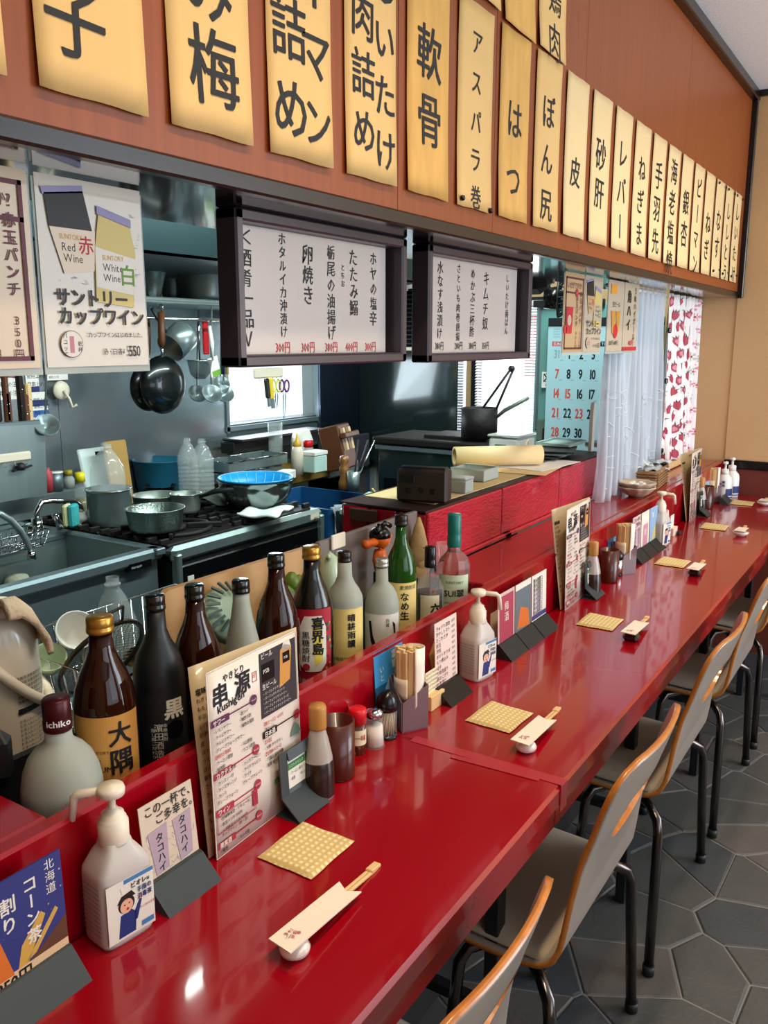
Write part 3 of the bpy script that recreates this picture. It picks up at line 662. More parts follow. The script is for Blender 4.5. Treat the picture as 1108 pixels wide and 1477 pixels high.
# window frame left (bright), with the hook strip and its tools
wl = struct(MB().box((XL+.0, 3.13, .998), (.03, .70, .02)).box((XL, 3.13, 1.31), (.03, .70, .03)).box((XL, 2.795, 1.15), (.03, .02, .34)).box((XL, 3.465, 1.15), (.03, .02, .34)).build('window_1', [STEELD]))
MB().box((XL-.02, 3.13, 1.15), (.004, .66, .3)).build('pane', [CLEAR], wl)
P = onx(387, 538, -2.5); hs = T('hook_strip', 'white plastic hook strip holding tools before the bright window', 'rack', P)
MB().box((0, 0, 0), (.014, .20, .045), bev=.008).build('strip', [CREAM], hs)
for k in range(6): MB().tube([(.01, -.075+.03*k, -.02), (.014, -.075+.03*k, -.035), (.022, -.075+.03*k, -.028)], .002, 6).build('hook', [CHR], hs)
def peeler(x, y, l, label, M, kind, tilt=0):
    P = onx(x, y, -2.485); o = T(kind, label, 'tool', P); k = mpp(P)*1.2; L = l*k; R_ = Matrix.Rotation(tilt, 3, 'X')
    if kind == 'scissors':
        for s_ in (-1, 1):
            MB().tube([R_@Vector((0, s_*.018+.016*math.cos(a), -.03+.026*math.sin(a))) for a in [2*PI*i/12 for i in range(12)]], .005, 8, closed=True).build('finger_ring', [M], o)
            MB().prism([R_@Vector(v) for v in ((0, s_*.004, -.055), (0, s_*.012, -.075), (0, s_*.004, -L))], (.003, 0, 0)).build('blade', [STEELD], o)
    else:
        MB().box(R_@Vector((0, 0, -L*.35)), (.016, .03, L*.7), R=R_, bev=.006).build('handle', [M], o)
        MB().box(R_@Vector((.004, 0, -L*.85)), (.008, .024, L*.3), R=R_, bev=.002).build('blade', [STEELD], o)
    return o
peeler(390, 546, 36, 'yellow handled peeler on the hook strip', mat('yellow plastic', '#e6c417', .4), 'peeler', .08)
peeler(384, 546, 34, 'dark handled knife on the hook strip beside the yellow peeler', BLKM, 'small_knife', .12)
peeler(398, 547, 34, 'pale lime scissors on the hook strip', mat('lime plastic', '#c9d06a', .4), 'scissors')
peeler(410, 547, 50, 'purple handled scissors on the hook strip', mat('purple plastic', '#5d2a5e', .4), 'scissors', -.05)
# ---- stove
st = T('gas_stove', 'black fronted gas range with cast iron grates and a steel rim', 'stove', (-1.81, 2.035, 0))
MB().box((-.335, 0, .40), (.66, .70, .72)).build('body', [BLKM], st)
MB().box((-.335, 0, .778), (.67, .72, .03), bev=.01).box((-.01, 0, .772), (.03, .72, .05), bev=.012).build('steel_rim', [STEEL], st)
MB().box((-.005, 0, .66), (.02, .66, .15), bev=.004).build('control_panel', [BLK], st)
for y in (-.345, .345): MB().box((-.0, y, .60), (.03, .02, .35), bev=.004).build('corner_post', [STEEL], st)
for k, y in enumerate((-.22, -.05, .0+.06, .23)):
    MB().lathe([(0, .028), (.014, .028), (.017, .02), (.02, 0)], (.006, y, .665), 14, R=Matrix.Rotation(PI/2, 3, 'Y')).box((.026, y, .665), (.012, .008, .03), bev=.002).build('knob', [BLKM], st)
MB().box((.007, .285, .655), (.002, .03, .035)).build('sticker', [WHITE], st); MB().box((.007, -.30, .685), (.002, .025, .03)).build('sticker', [WHITE], st)
q = MB().box((.007, -.26, .60), (.002, .09, .02)).build('maker_label', [WHITE], st); p = Print(planefn((.0085, -.30, .592), (0, 1, 0), (0, 0, 1)), .0004); p.horiz('マルゼン', 0, .008, .018, INK, .02); p.horiz('gas', .60, .178, .018, INK, .02); p.build('lettering', st)
MB().box((.004, .31, .775), (.003, .05, .02)).build('sticker', [CREAM], st)
for gx in (-.17, -.48):
    for gy in (-.20, .16):
        m = MB()
        m.box((gx, gy, .797), (.30, .32, .008), bev=.002)
        g = MB()
        for k in range(4):
            a = PI/4+k*PI/2; g.box((gx+math.cos(a)*.10, gy+math.sin(a)*.10, .812), (.11, .014, .018), R=Matrix.Rotation(a, 3, 'Z'), bev=.003)
        for k in range(6):
            g.box((gx-.13+.052*k, gy-.155, .808), (.014, .035, .016), bev=.002); g.box((gx-.13+.052*k, gy+.155, .808), (.014, .035, .016), bev=.002)
        g.tube(arc((gx, gy, .806), .12, 0, 2*PI, 24, 'xy')[:-1], .008, 6, closed=True)
        stuff(g.build('grate', [CAST], st)); m.build('drip_tray', [CAST], st)
        MB().lathe([(0, .80), (.045, .80), (.045, .812), (.03, .818), (0, .818)], (gx, gy, 0), 18).build('burner', [CAST], st)
# ---- pots
GZ = .822
def pot(x, y, ty, w, label, name='cooking_pot', M=ALU, z=GZ, flare=1.0, n=36, cat='pot', X=None):
    P, h, r = stand(x, y, z, ty, w)
    if X: P = onx(x, y, X); P.z = z; h = zat(P, ty)-z; r = w/2*mpp(P)
    o = T(name, label, cat, P)
    rb = r/flare; t = .003
    MB().lathe([(0, 0), (rb*.86, 0), (rb*.95, h*.07), (rb, h*.2), (r, h*.97), (r+.004, h), (r-t, h), (rb-t, h*.2), (rb*.85, h*.06), (0, t)], (0, 0, 0), n).build('body', [M], o)
    return o, h, r
o, h, r = pot(160, 757, 704, 62, 'tall steel stockpot holding a clear plastic bottle', 'stockpot', STEEL, .80)
MB().lathe([(r, 0), (r+.004, .003), (r, .007)], (0, 0, h-.006), 36, caps=False).build('rolled_rim', [CHR], o)
def pet(P, h, r, label, cap=None, square=False, ribs=True, lt=CLEAR):
    o = T('plastic_bottle', label, 'bottle', P); pr = [(0, .004), (r*.8, 0), (r, h*.03)]
    if ribs:
        for k in range(7): z = h*(.08+.07*k); pr += [(r, z), (r*.93, z+h*.02), (r, z+h*.045)]
    pr += [(r, h*.62), (r*.95, h*.70), (r*.55, h*.86), (r*.30, h*.92), (r*.30, h*.94), (r*.36, h*.945), (r*.36, h*.955), (r*.28, h*.96), (r*.28, h)]
    MB().lathe(pr, (0, 0, 0), 8 if square else 24, caps=False, sm=not square).build('body', [lt], o, thick=.0012)
    if cap: MB().cyl((0, 0, h*.95), r*.36, h*.07, n=18).build('cap', [cap], o)
    return o
P, h, r = stand(152, 740, .80, 654, 37); P.z = .83; P2 = onz(160, 757, .80); pet(Vector((P2.x, P2.y, .81)), .255, .055, 'clear plastic bottle standing in the tall stockpot', ribs=False)
pot(226, 735, 713, 66, 'shallow aluminium pot behind its twin on the left burner', M=ALU, flare=1.06)
pot(225, 764, 732, 82, 'hammered aluminium pot at the front of the left burner', M=mat('hammered aluminium', '#9aa79f', .34, 1, noise=(20, .1), bump=(160, .5)), flare=1.10)
o, h, r = pot(268, 738, 711, 44, 'small aluminium saucepan with a black handle', 'saucepan', flare=1.05)
a = Vector((0, 0, h*.8)); dr = (onz(318, 712, GZ+h)-onz(268, 738, GZ)); dr.z = 0; dr.normalize()
MB().tube([a+dr*r*.95, a+dr*(r+.05)+Vector((0, 0, .02)), a+dr*(r+.16)+Vector((0, 0, .035))], [.006, .009, .010], 10).build('handle', [BLKM], o)
pot(233, 708, 662, 76, 'round dark blue tub behind the aluminium pots', 'plastic_tub', TBLUE, .80, 1.12, cat='tub')
pot(232, 716, 700, 46, 'black frying pan behind the rear aluminium pot', 'frying_pan', IRON, .80, 1.2, cat='pan')
for x, w, ty, l in ((273, 29, 632, 'clear ribbed plastic bottle behind the other, left of the blue colander'), (294, 33, 633, 'clear ribbed plastic bottle nearest the blue colander bowl')):
    P, h, r = stand(x, 714 if x < 280 else 722, .80, ty, w); pet(P, h, r, l, cap=None)
P, h, r = stand(370, 731, GZ, 691, 106); o = T('mixing_bowl', 'large steel mixing bowl with a blue colander inside', 'bowl', P)
MB().lathe([(0, 0)]+[(r*(.42+.58*math.sin(k/8*PI/2)), h*(1-math.cos(k/8*PI/2))*.98+.001) for k in range(9)]+[(r+.005, h), (r-.003, h-.001)]+[((r-.004)*(.42+.58*math.sin(k/8*PI/2)), h*(1-math.cos(k/8*PI/2))*.98+.004) for k in range(8, -1, -1)]+[(0, .004)], (0, 0, 0), 44).build('body', [CHR if False else mat('polished bowl steel', '#8f9694', .16, .9, noise=None)], o)
c = T('colander', 'bright blue plastic colander resting in the large steel bowl', 'colander', o.location+Vector((0, 0, h*.36)))
CB = mat('bright blue plastic', '#1e95d6', .35, noise=None); rr = r*.97; hh = h*.72
MB().lathe([(0, 0), (rr*.4, .006), (rr*.72, hh*.22), (rr*.93, hh*.62), (rr, hh), (rr+.006, hh+.002), (rr+.006, hh-.005), (rr-.004, hh-.004), (rr*.90, hh*.60), (rr*.68, hh*.24), (rr*.38, .010), (0, .006)], (0, 0, 0), 40).build('bowl', [CB], c)
for k in range(22):
    a = 2*PI*k/22; MB().tube([(math.cos(a)*rr*q, math.sin(a)*rr*q, hh*z) for q, z in ((.55, .12), (.76, .38), (.90, .62), (.965, .93))], .0018, 5).build('rib', [mat('light blue plastic', '#5fc0ea', .35, noise=None)], c)
# cloths
def cloth(x, y, w, d, z, label, M, seed=1, rz=0, fold=.006, name='cloth'):
    P = onz(x, y, z); o = T(name, label, 'cloth', P, rz); rnd = random.Random(seed); ph = [rnd.uniform(0, 6) for _ in range(4)]
    MB().grid(lambda u, v: Vector(((u-.5)*w*(1+.08*math.sin(v*5+ph[0])), (v-.5)*d*(1+.1*math.sin(u*5+ph[1])), .005+fold*(.6+.5*math.sin(u*7+ph[2])+.5*math.sin(v*9+ph[3])))), 12, 10).build('fabric', [M], o, thick=.008)
    return o
cloth(384, 742, .13, .15, .822, 'folded white cloth on the stove rim before the steel bowl', mat('white cotton', '#dfe9e6', .85, bump=(120, .3)), 3, .3, .010)
cloth(315, 722, .16, .16, .825, 'crumpled grey green towel between the saucepan and steel bowl', mat('grey towel', '#7d8875', .9, bump=(120, .5)), 5, .2, .02)
# cutting boards leaning on the wall
def lean(x0, x1, yb, yt, X, label, M, name='cutting_board', slot=True, off=.05):
    A = onx(x0, yb, X); B = onx(x1, yb-2, X); zt = onx((x0+x1)/2, yt, X-off*.6).z; y0, y1 = A.y, B.y; zb = .80
    o = T(name, label, 'board', (X, (y0+y1)/2, zb)); w = y1-y0; h = zt-zb
    R_ = Matrix.Rotation(-off/h, 3, 'Y'); MB().box(R_@Vector((0, 0, h/2)), (.014, w, h), R=R_, bev=.005).build('board', [M], o)
    if slot: MB().box(R_@Vector((.0076, w*.28, h*.90)), (.002, w*.36, h*.06), R=R_, bev=.0008).build('slot', [BLK], o)
    return o
lean(130, 168, 745, 643, -2.47, 'white plastic cutting board with a black hand slot leaning behind the stockpot', mat('white board', '#cfdcd8', .4))
lean(161, 193, 712, 634, -2.41, 'thick tan wooden board leaning beside the white cutting board', mat('tan wood', '#a8823f', .55, noise=(8, .15), grain=(1, 1, 4)), 'wooden_board', False, .03)
# small bottles on the back ledge
def bottle_at(x, yb, z, ty, w, prof, M, label, name='bottle', cat='bottle', parts=(), n=20, X=None):
    P, h, r = stand(x, yb, z, ty, w)
    if X is not None:
        P = onx(x, yb, X); P.z = z; h = zat(P, ty)-z; r = w/2*mpp(P)
    o = T(name, label, cat, P); MB().lathe([(a*r, b*h) for a, b in prof], (0, 0, 0), n).build('body', [M], o)
    for (nm, pr, M2) in parts: MB().lathe([(a*r, b*h) for a, b in pr], (0, 0, 0), n).build(nm, [M2], o)
    return o, h, r
bottle_at(82, 710, .88, 680, 20, [(0, 0), (.95, 0), (.95, .94), (0, .94)], STEELD, 'small steel shaker with a white lid on the sink upstand', 'shaker', 'shaker', [('lid', [(1, .92), (1.05, .94), (1.05, .99), (0, 1)], WHITE)], X=-2.5)
bottle_at(100, 706, .88, 678, 16, [(0, 0), (1, 0), (1, .5), (.5, .7), (.5, .75), (0, .75)], HAZY, 'short bottle with a dull yellow cap on the sink upstand', parts=[('cap', [(0, .7), (.75, .7), (.75, 1), (0, 1)], mat('dull yellow', '#a08a20', .4))], X=-2.52)
bottle_at(118, 725, .801, 681, 18, [(0, 0), (1, 0), (1, .55), (.8, .68), (.45, .78), (.45, .82), (0, .82)], CLEAR, 'clear bottle with a bright yellow cap beside the stockpot', parts=[('cap', [(0, .78), (.72, .78), (.72, 1), (0, 1)], mat('bright yellow', '#e8d413', .4)), ('oil', [(0, .02), (.94, .02), (.94, .4), (0, .4)], mat('pale oil', '#b9ae6e', .2, trans=.6, noise=None))], X=-2.40)
bottle_at(70, 706, .88, 675, 14, [(0, 0), (1, 0), (1, .8), (.6, .9), (.6, 1), (0, 1)], mat('red white pack', '#b5404a', .4), 'red and white pack beside the steel panel', 'packet', 'packet', X=-2.5)
# ---- hood, shelf and bowls
hdh = T('range_hood', 'dark teal steel hood over the cooking shelf', 'hood', (-2.35, 2.3, 1.60))
Q0 = [(.25, -1.2, .05), (.25, 1.25, .05), (.25, 1.25, .75), (.25, -1.2, .75)]
MB().prism(Q0, (-.01, 0, 0)).build('front_sheet', [mat('teal dark steel', '#2b4246', .3, .6, noise=(4, .2))], hdh)
MB().prism([(.25, -1.2, .05), (.25, 1.25, .05), (-.27, 1.25, -.0), (-.27, -1.2, -.0)], (0, 0, .01)).build('underside', [STEELD], hdh)
sh = T('wall_shelf', 'steel shelf under the hood holding upturned bowls', 'shelf', (-2.45, 2.4, onx(260, 433, -2.32).z-.010))
SHZ = sh.location.z+.008
MB().box((.0, 0, 0), (.30, 1.3, .012), bev=.004).box((.14, 0, .006), (.01, 1.3, .022), bev=.004).build('board', [STEEL], sh)
MB().tube([(.1, -.5, -.055), (.1, .5, -.055)], .006, 8).build('hanging_rail', [CHR], sh)
for y in (-.5, .5): MB().box((.0, y, -.03), (.24, .02, .05)).build('bracket', [STEELD], sh)
pot(215, 427, 389, 52, 'small steel bowl on the shelf under the hood', 'steel_bowl', STEEL, SHZ, 1.5, cat='bowl', X=-2.42)
pot(292, 425, 377, 88, 'wide steel basin on the shelf, right of the small bowl', 'steel_basin', STEEL, SHZ, 1.25, cat='bowl', X=-2.42)
pot(248, 420, 386, 40, 'steel colander bowl behind the wide basin on the shelf', 'steel_bowl', STEELD, SHZ, 1.5, cat='bowl', X=-2.5)
# ---- woks and tools hanging from the rail
def wok(x, y, wpx, X, label, hx, hy):
    P = onx(x, y, X); r = wpx/2*mpp(P); o = T('wok', label, 'wok', P); R_ = Matrix.Rotation(PI/2, 3, 'Y')@Matrix.Rotation(0, 3, 'Z')
    d = .32*r; MB().lathe([(0, d*1.3), (r*.38, d*1.28), (r*.5, d*1.2), (r*.75, d*.9), (r*.93, d*.4), (r, 0), (r*.985, -.003), (r*.9, d*.33), (r*.5, d*1.1), (0, d*1.22)], (0, 0, 0), 44, R=R_).build('pan', [IRON], o)
    Hp = rel(o, onx(hx, hy, X)); u = Hp.normalized()
    MB().tube([u*r*.97, u*(r+.03)], .007, 8).build('neck', [CHR], o)
    MB().tube([u*(r+.03), u*(r+.05), u*(r+.15)], [.009, .013, .012], 10).build('handle', [BRWN], o)
    MB().tube([u*(r+.15), u*(r+.165)+Vector((.01, 0, 0)), u*(r+.18), u*(r+.165)-Vector((.01, 0, 0))], .003, 6).build('hook', [CHR], o)
    return o
wok(215, 558, 70, -2.40, 'black wok hanging behind the nearer one', 212, 470)
wok(235, 555, 84, -2.33, 'large black iron wok with a wooden handle hanging in front', 233, 470)
P = onx(268, 481, -2.34); k = T('milk_pan', 'small steel saucepan hanging tilted above the wok', 'pan', P); R_ = Matrix.Rotation(2.15, 3, 'X'); r = 22*mpp(P)
MB().lathe([(0, 0), (r*.9, 0), (r, .01), (r, .095), (r*.97, .095), (r*.97, .012), (0, .004)], (0, 0, -.0), 28, R=R_).build('body', [STEEL], k); MB().tube([R_@Vector((0, r, .08)), R_@Vector((0, r+.1, .085))], .006, 8).build('handle', [BLKM], k)
ladle(304, 440, 567, 30, -2.36, 'steel ladle in front, lowest of the hanging group')
ladle(318, 440, 553, 25, -2.42, 'steel ladle right of centre in the hanging group')
ladle(322, 440, 567, 29, -2.40, 'steel ladle at the right end of the hanging group')
ladle(284, 440, 567, 28, -2.45, 'steel ladle half hidden by the large wok')
P = onx(288, 520, -2.38); k = T('noodle_strainer', 'deep mesh noodle strainer hanging right of the wok', 'strainer', P); r = 18*mpp(P)
stuff(MB().lathe([(r*.4, -.07), (r*.8, -.05), (r, 0)], (0, 0, 0), 16, sm=False, caps=False).build('mesh_bowl', [mat('dark wire mesh', '#4c5957', .4, .8, alpha=.6)], k)); MB().tube(arc((0, 0, 0), r, 0, 2*PI, 20, 'xy')[:-1], .003, 6, closed=True).build('rim', [CHR], k); MB().tube([(0, r*0, 0), (0, .005, .19)], .004, 6).build('handle', [CHR], k)
P = onx(302, 470, -2.36); k = T('slotted_turner', 'white kitchen turner with a green tip hanging beside the ladles', 'utensil', P); e = rel(k, onx(306, 520, -2.36)); e2 = rel(k, onx(312, 538, -2.36))
MB().tube([(0, 0, 0), e*.5+Vector((0, .006, 0)), e], [.007, .009, .007], 8).build('handle', [WHITE], k); MB().box((e+e2)/2, (.006, .055, .075), R=Matrix.Rotation(.25, 3, 'X'), bev=.002).build('head', [WHITE], k); MB().box(e2, (.007, .05, .025), R=Matrix.Rotation(.25, 3, 'X'), bev=.002).build('tip', [mat('lime green', '#6fa23a', .4)], k)
P = onx(296, 468, -2.42); k = T('red_tongs', 'red handled tool hanging behind the white turner', 'utensil', P); MB().box((0, 0, -.05), (.012, .03, .13), bev=.004).build('handle', [REDP], k)
for x, M, l in ((320, col('navy rod', '#1d2446'), 'dark blue chopstick hanging beside the menu board'), (326, WOOD, 'pale wooden spoon hanging beside the menu board')):
    P = onx(x, 450, -2.35); e = onx(x+2, 540, -2.35)-P; k = T('stirring_stick' if x < 322 else 'wooden_spoon', l, 'utensil', P); MB().tube([(0, 0, 0), e], .007, 8).build('stick', [M], k)
# ---- clutter on the plank behind the stove
PZ = .835; PX = -2.3
pk = T('plank_shelf', 'worn yellowish plank shelf behind the steel bowl', 'shelf', (PX, 2.80, PZ-.03))
MB().box((-.12, 0, 0), (.30, .52, .05), bev=.006).build('plank', [mat('worn yellow plank', '#8f7130', .6, noise=(6, .3), grain=(1, 3, 1))], pk); MB().box((-.12, .38, -.005), (.30, .24, .06), bev=.006).build('slab', [STEELD], pk)
for y in (-.24, .48): MB().box((-.12, y, -.42), (.26, .03, .76)).build('support', [BLKM], pk)
for (x, y, w, l, dz) in ((330, 668, 55, 'grey lidded tray stacked left on the plank', 0), (365, 672, 62, 'shallow steel tray lying on the plank behind the bowl', 0), (372, 652, 66, 'shallow steel tray stacked on top of another', .045), (330, 650, 50, 'pale lid resting on the left tray', .045)):
    P = onx(x, y, -2.36); P.z = PZ+dz-.004; W_ = w*mpp(P)*1.1; o = T('steel_tray', l, 'tray', P)
    shell_box(-.07, .07, -W_/2, W_/2, 0, .04, .003).build('tray', [STEEL], o); MB().tube([(-.073, -W_/2, .04), (.073, -W_/2, .04), (.073, W_/2, .04), (-.073, W_/2, .04)], .003, 6, closed=True).build('rolled_rim', [CHR], o)
def onplank(x, wpx, ty, X=-2.26):
    P = onx(x, 660, X); P.z = PZ-.005; return P, zat(P, ty)-P.z, wpx/2*mpp(P)
P, h, r = onplank(429, 17, 625, -2.24); o = T('squeeze_bottle', 'cream squeeze bottle with a yellow nozzle on the plank', 'bottle', P)
MB().lathe([(0, 0), (r, 0), (r*1.02, h*.55), (r*.75, h*.68), (0, h*.68)], (0, 0, 0), 18).build('body', [CREAM], o); MB().lathe([(r*.72, h*.66), (r*.72, h*.78), (r*.3, h*.84), (r*.12, h), (0, h)], (0, 0, 0), 14).build('nozzle', [mat('yellow nozzle', '#d6a93a', .4)], o)
P, h, r = onplank(445, 13, 634, -2.30); o = T('spice_jar', 'small jar with a red lid behind the white box', 'jar', P); MB().cyl((0, 0, 0), r, h*.75).build('jar', [HAZY], o); MB().cyl((0, 0, h*.75), r*1.1, h*.25).build('lid', [REDP], o)
P, h, r = onplank(454, 30, 650, -2.22); o = T('lidded_box', 'pale green lidded box at the end of the plank', 'box', P); MB().box((0, 0, h*.4), (.07, r*2, h*.8), bev=.004).build('box', [mat('pale mint plastic', '#b8d4cb', .4)], o); MB().box((0, 0, h*.9), (.075, r*2.1, h*.2), bev=.003).build('lid', [WHITE], o)
P, h, r = onplank(436, 32, 620, -2.42); o = T('white_bowl', 'white bowl upturned at the back of the plank', 'bowl', P); MB().lathe([(r, 0), (r*1.02, h*.7), (r*.7, h), (0, h)], (0, 0, 0), 20).build('bowl', [WHITE], o)
P, h, r = onplank(412, 26, 664, -2.2); o = T('white_carton', 'small white carton tipped on the plank edge', 'box', P, .3); MB().box((0, 0, .018), (.06, r*2, .035), bev=.003).build('carton', [WHITE], o)
P, h, r = onplank(398, 20, 610, -2.45); o = T('glass_jug', 'clear glass jug behind the squeeze bottle', 'jug', P); MB().lathe([(0, 0), (r, 0), (r*1.1, h), (r, h), (r*.9, .005), (0, .005)], (0, 0, 0), 16).build('glass', [CLEAR], o)
o = T('oven_guard', 'dark steel spatter guard under the bright window', 'guard', (-2.55, 3.1, .90))
MB().box((0, -.1, .03), (.08, .60, .05), bev=.004).box((.03, -.1, .065), (.12, .6, .012), bev=.004).build('rail', [BLKM], o); MB().box((0, .35, -.06), (.02, .20, .20), bev=.03).build('left_plate', [BLKM], o)
MB().box((.0, .60, -.09), (.02, .20, .18), bev=.03).build('right_plate', [mat('purple grey steel', '#5b5763', .4, .6)], o)
# knife block, pepper mill, cups of steels
P = onx(497, 692, -2.2); P.z = .80
kb = T('knife_block', 'dark wooden knife block with pale slots by the steel wall', 'knife block', P, .2); R_ = Matrix.Rotation(-.25, 3, 'Y')
MB().box(R_@Vector((0, 0, .12)), (.10, .13, .20), R=R_, bev=.006).build('block', [BRWN], kb)
for k in range(4): MB().box(R_@Vector((.052, -.045+.03*k, .15)), (.006, .022, .10), R=R_).build('slat', [WOOD if k % 2 else mat('mid brown wood', '#7c5a35', .5)], kb)
MB().box(R_@Vector((.07, 0, .165)), (.03, .15, .025), R=R_, bev=.004).build('rail', [BRWN], kb)
P = onx(497, 722, -1.95); P.z = .80
o = T('pepper_mill', 'turned brown wooden pepper mill before the knife block', 'mill', P); MB().lathe([(0, 0), (.022, 0), (.024, .03), (.016, .05), (.02, .07), (.02, .09), (.012, .10), (.02, .115), (.016, .135), (0, .14)], (0, 0, 0), 18).build('body', [mat('turned wood', '#8a5a2a', .35, coat=.3)], o)
P = onx(510, 722, -1.9); P.z = .80
o = T('steel_cup', 'steel cup holding long dark chopsticks and a foil knife', 'cup', P); MB().lathe([(0, 0), (.022, 0), (.026, .08), (.023, .08), (.02, .004), (0, .004)], (0, 0, 0), 18).build('cup', [STEEL], o)
for k, (a, b_) in enumerate(((.05, .03), (.03, .06), (-.01, .05), (.06, .06))): MB().tube([(0, 0, .01), (a, b_, .20)], .0035, 6).build('stick', [BLKM if k < 3 else CHR], o)
# ---- work table with bin and mint board
wt = MB().box((-1.565, 2.73, .40), (.50, .50, .74), bev=.004).build('work_table', [BLKM]); tag(wt, 'dark work table right of the stove holding the mint board', 'table')
bn = T('waste_bin', 'deep blue plastic bin lined with a clear bag beside the stove', 'bin', (-1.98, 2.62, .40))
shell_box(-.24, .16, -.17, .17, 0, .38, .008).build('tub', [mat('deep blue plastic', '#1c4f80', .35)], bn)
ph = 1.3
MB().grid(lambda u, v: Vector((.172+.012*math.sin(u*40+v*6)+.01*v, (u-.5)*.36*(1-.25*v), .392-.13*v*(1+.25*math.sin(u*17)))), 40, 12).build('liner', [mat('bag film', '#dfe8ee', .12, trans=.55, ior=1.1, noise=None)], bn, thick=.0006)
q = [onz(x, y, .80) for x, y in ((490, 737), (553, 752), (597, 727), (532, 711))]
cb = T('mint_board', 'pale mint green cutting board lying on the work table', 'board', sum(q, Vector())/4)
MB().prism([rel(cb, v)-Vector((0, 0, .01)) for v in q], (0, 0, .016)).build('slab', [mat('mint polyethylene', '#b9e0cd', .45)], cb)
P = onz(570, 752, .80); o = T('chopstick_cup', 'dark cup of gilt patterned chopsticks before the brown radio', 'cup', (onx(568, 735, -1.3).x, onx(568, 735, -1.3).y, .80)); o.location = (-1.6, onx(568, 735, -1.6).y, .812)
MB().lathe([(0, -.04), (.03, -.04), (.034, .02), (.03, .02), (.027, -.035), (0, -.035)], (0, 0, 0), 18).build('cup', [BLKM], o)
for (x0, y0, M) in ((537, 705, WOOD), (552, 722, CUPB), (557, 720, BLKM), (562, 713, GOLD), (572, 712, WOOD)):
    MB().tube([((x0-565)*.0003, (x0-565)*.0005, -.02), rel(o, onx(x0, y0, -1.6))], .0035, 6).build('chopstick', [M], o)
# ---- on top of the red partition
TZ = LZ+.1395
sp = T('brown_paper', 'brown paper sheets covering the top of the red partition', 'paper', (-1.07, 2.2, TZ))
MB().box((0, -.1, .001), (.20, .75, .002)).build('sheet', [CARD], sp); MB().box((.04, .2, .0035), (.20, .30, .001), R=Matrix.Rotation(.12, 3, 'Z')).build('sheet', [PAPER3], sp); MB().box((.05, .26, .005), (.17, .26, .001), R=Matrix.Rotation(-.1, 3, 'Z')).build('sheet', [WPAPER], sp)
def radio():
    P = onx(612, 724, -1.0); P.z = TZ; k = mpp(P); w = .125; h = zat(P, 676)-TZ
    o = T('cassette_radio', 'dark brown plastic radio on the near end of the red partition', 'radio', (-1.005, 1.735, TZ), -PI/2+.25)
    RB = mat('dark brown plastic', '#2f2620', .45, noise=(8, .1))
    MB().box((.0, 0, h/2+.002), (.05, w, h-.004), bev=.006).build('case', [RB], o)
    for y in (-.25, .22): MB().box((.026, y*w, h*.38), (.003, w*.10, h*.14), bev=.001).build('recess', [BLK], o)
    MB().box((.026, -.28*w, h*.72), (.003, w*.30, h*.2), bev=.001).build('label_plate', [BLKM], o); MB().cyl((.02, 0, h*.42), .006, .008, R=Matrix.Rotation(PI/2, 3, 'Y')).build('screw', [BLK], o)
    MB().box((-.0, 0, h), (.03, w*.9, .008), bev=.002).build('handle', [BLKM], o)
radio()
def tub(x, yb, ty, w, label, M=HAZY, X=-1.04, d=.09, rz=0, lid=None, z=TZ+.004, wm=None):
    P = onx(x, yb, X); P.z = z; h = zat(P, ty)-z; W_ = wm or w*mpp(P); o = T('plastic_tub', label, 'tub', P, rz)
    shell_box(-d/2, d/2, -W_/2, W_/2, 0, h, .0025).build('tub', [M], o); MB().tube([(-d/2, -W_/2, h), (d/2, -W_/2, h), (d/2, W_/2, h), (-d/2, W_/2, h)], .003, 6, closed=True).build('lip', [M], o)
    if lid: MB().box((0, 0, h+.004), (d+.006, W_+.006, .006), bev=.002).build('lid', [lid], o)
    return o
tub(661, 722, 691, 24, 'small clear lidded tub against the radio', X=-1.0, d=.06, lid=HAZY)
tub(684, 712, 674, 46, 'clear empty tub between the radio and the paper roll', X=-1.06, d=.10)
P0, P1 = onz(650, 700, TZ+.03), onz(779, 698, TZ+.03)
ro = T('paper_roll', 'thick roll of cream paper lying across the red partition', 'roll', (P0+P1)/2); e = (P1-P0)/2; e.z = 0; e.normalize()
P0 = onx(655, 682, -1.20); P1 = onx(779, 683, -1.0); ro.location = Vector(((P0.x+P1.x)/2, (P0.y+P1.y)/2, TZ+.038)); e = (P1-P0)/2; e.z = 0; rr = .030
ax = e.normalized(); R_ = Vector((0, 0, 1)).rotation_difference(ax).to_matrix(); L = e.length
MB().lathe([(rr*.78, -L), (rr, -L), (rr, L), (rr*.78, L), (rr*.76, L-.03), (rr*.76, -L+.03), (rr*.78, -L)], (0, 0, 0), 32, R=R_, caps=False).build('roll', [PAPER3], ro)
o = T('black_folders', 'thin black folders stacked under the mint tray', 'folder', (-1.07, 2.62, TZ+.002))
for k in range(4): MB().box((.01*k, .02*k, .004+.007*k), (.12, .24-.02*k, .004), R=Matrix.Rotation(.1*k, 3, 'Z'), bev=.001).build('folder', [BLKM if k % 2 else STEELD], o)
tub(808, 666, 637, 66, 'pale mint tray on top of the black folders', mat('mint hazy plastic', '#c3dad0', .3, trans=.4, ior=1.1), X=-1.07, d=.12, z=TZ+.032)
tub(868, 655, 640, 30, 'pale stacked tub with a small printed label at the far end', mat('cream hazy plastic', '#d6d2bf', .3, trans=.3, ior=1.1), X=-1.0, d=.10, z=TZ+.004, lid=HAZY)
P = onx(849, 664, -1.0); P.z = TZ+.002; o = T('white_stick', 'upright white wooden paddle among the tubs before the calendar', 'paddle', P); zt = zat(P, 580)-P.z
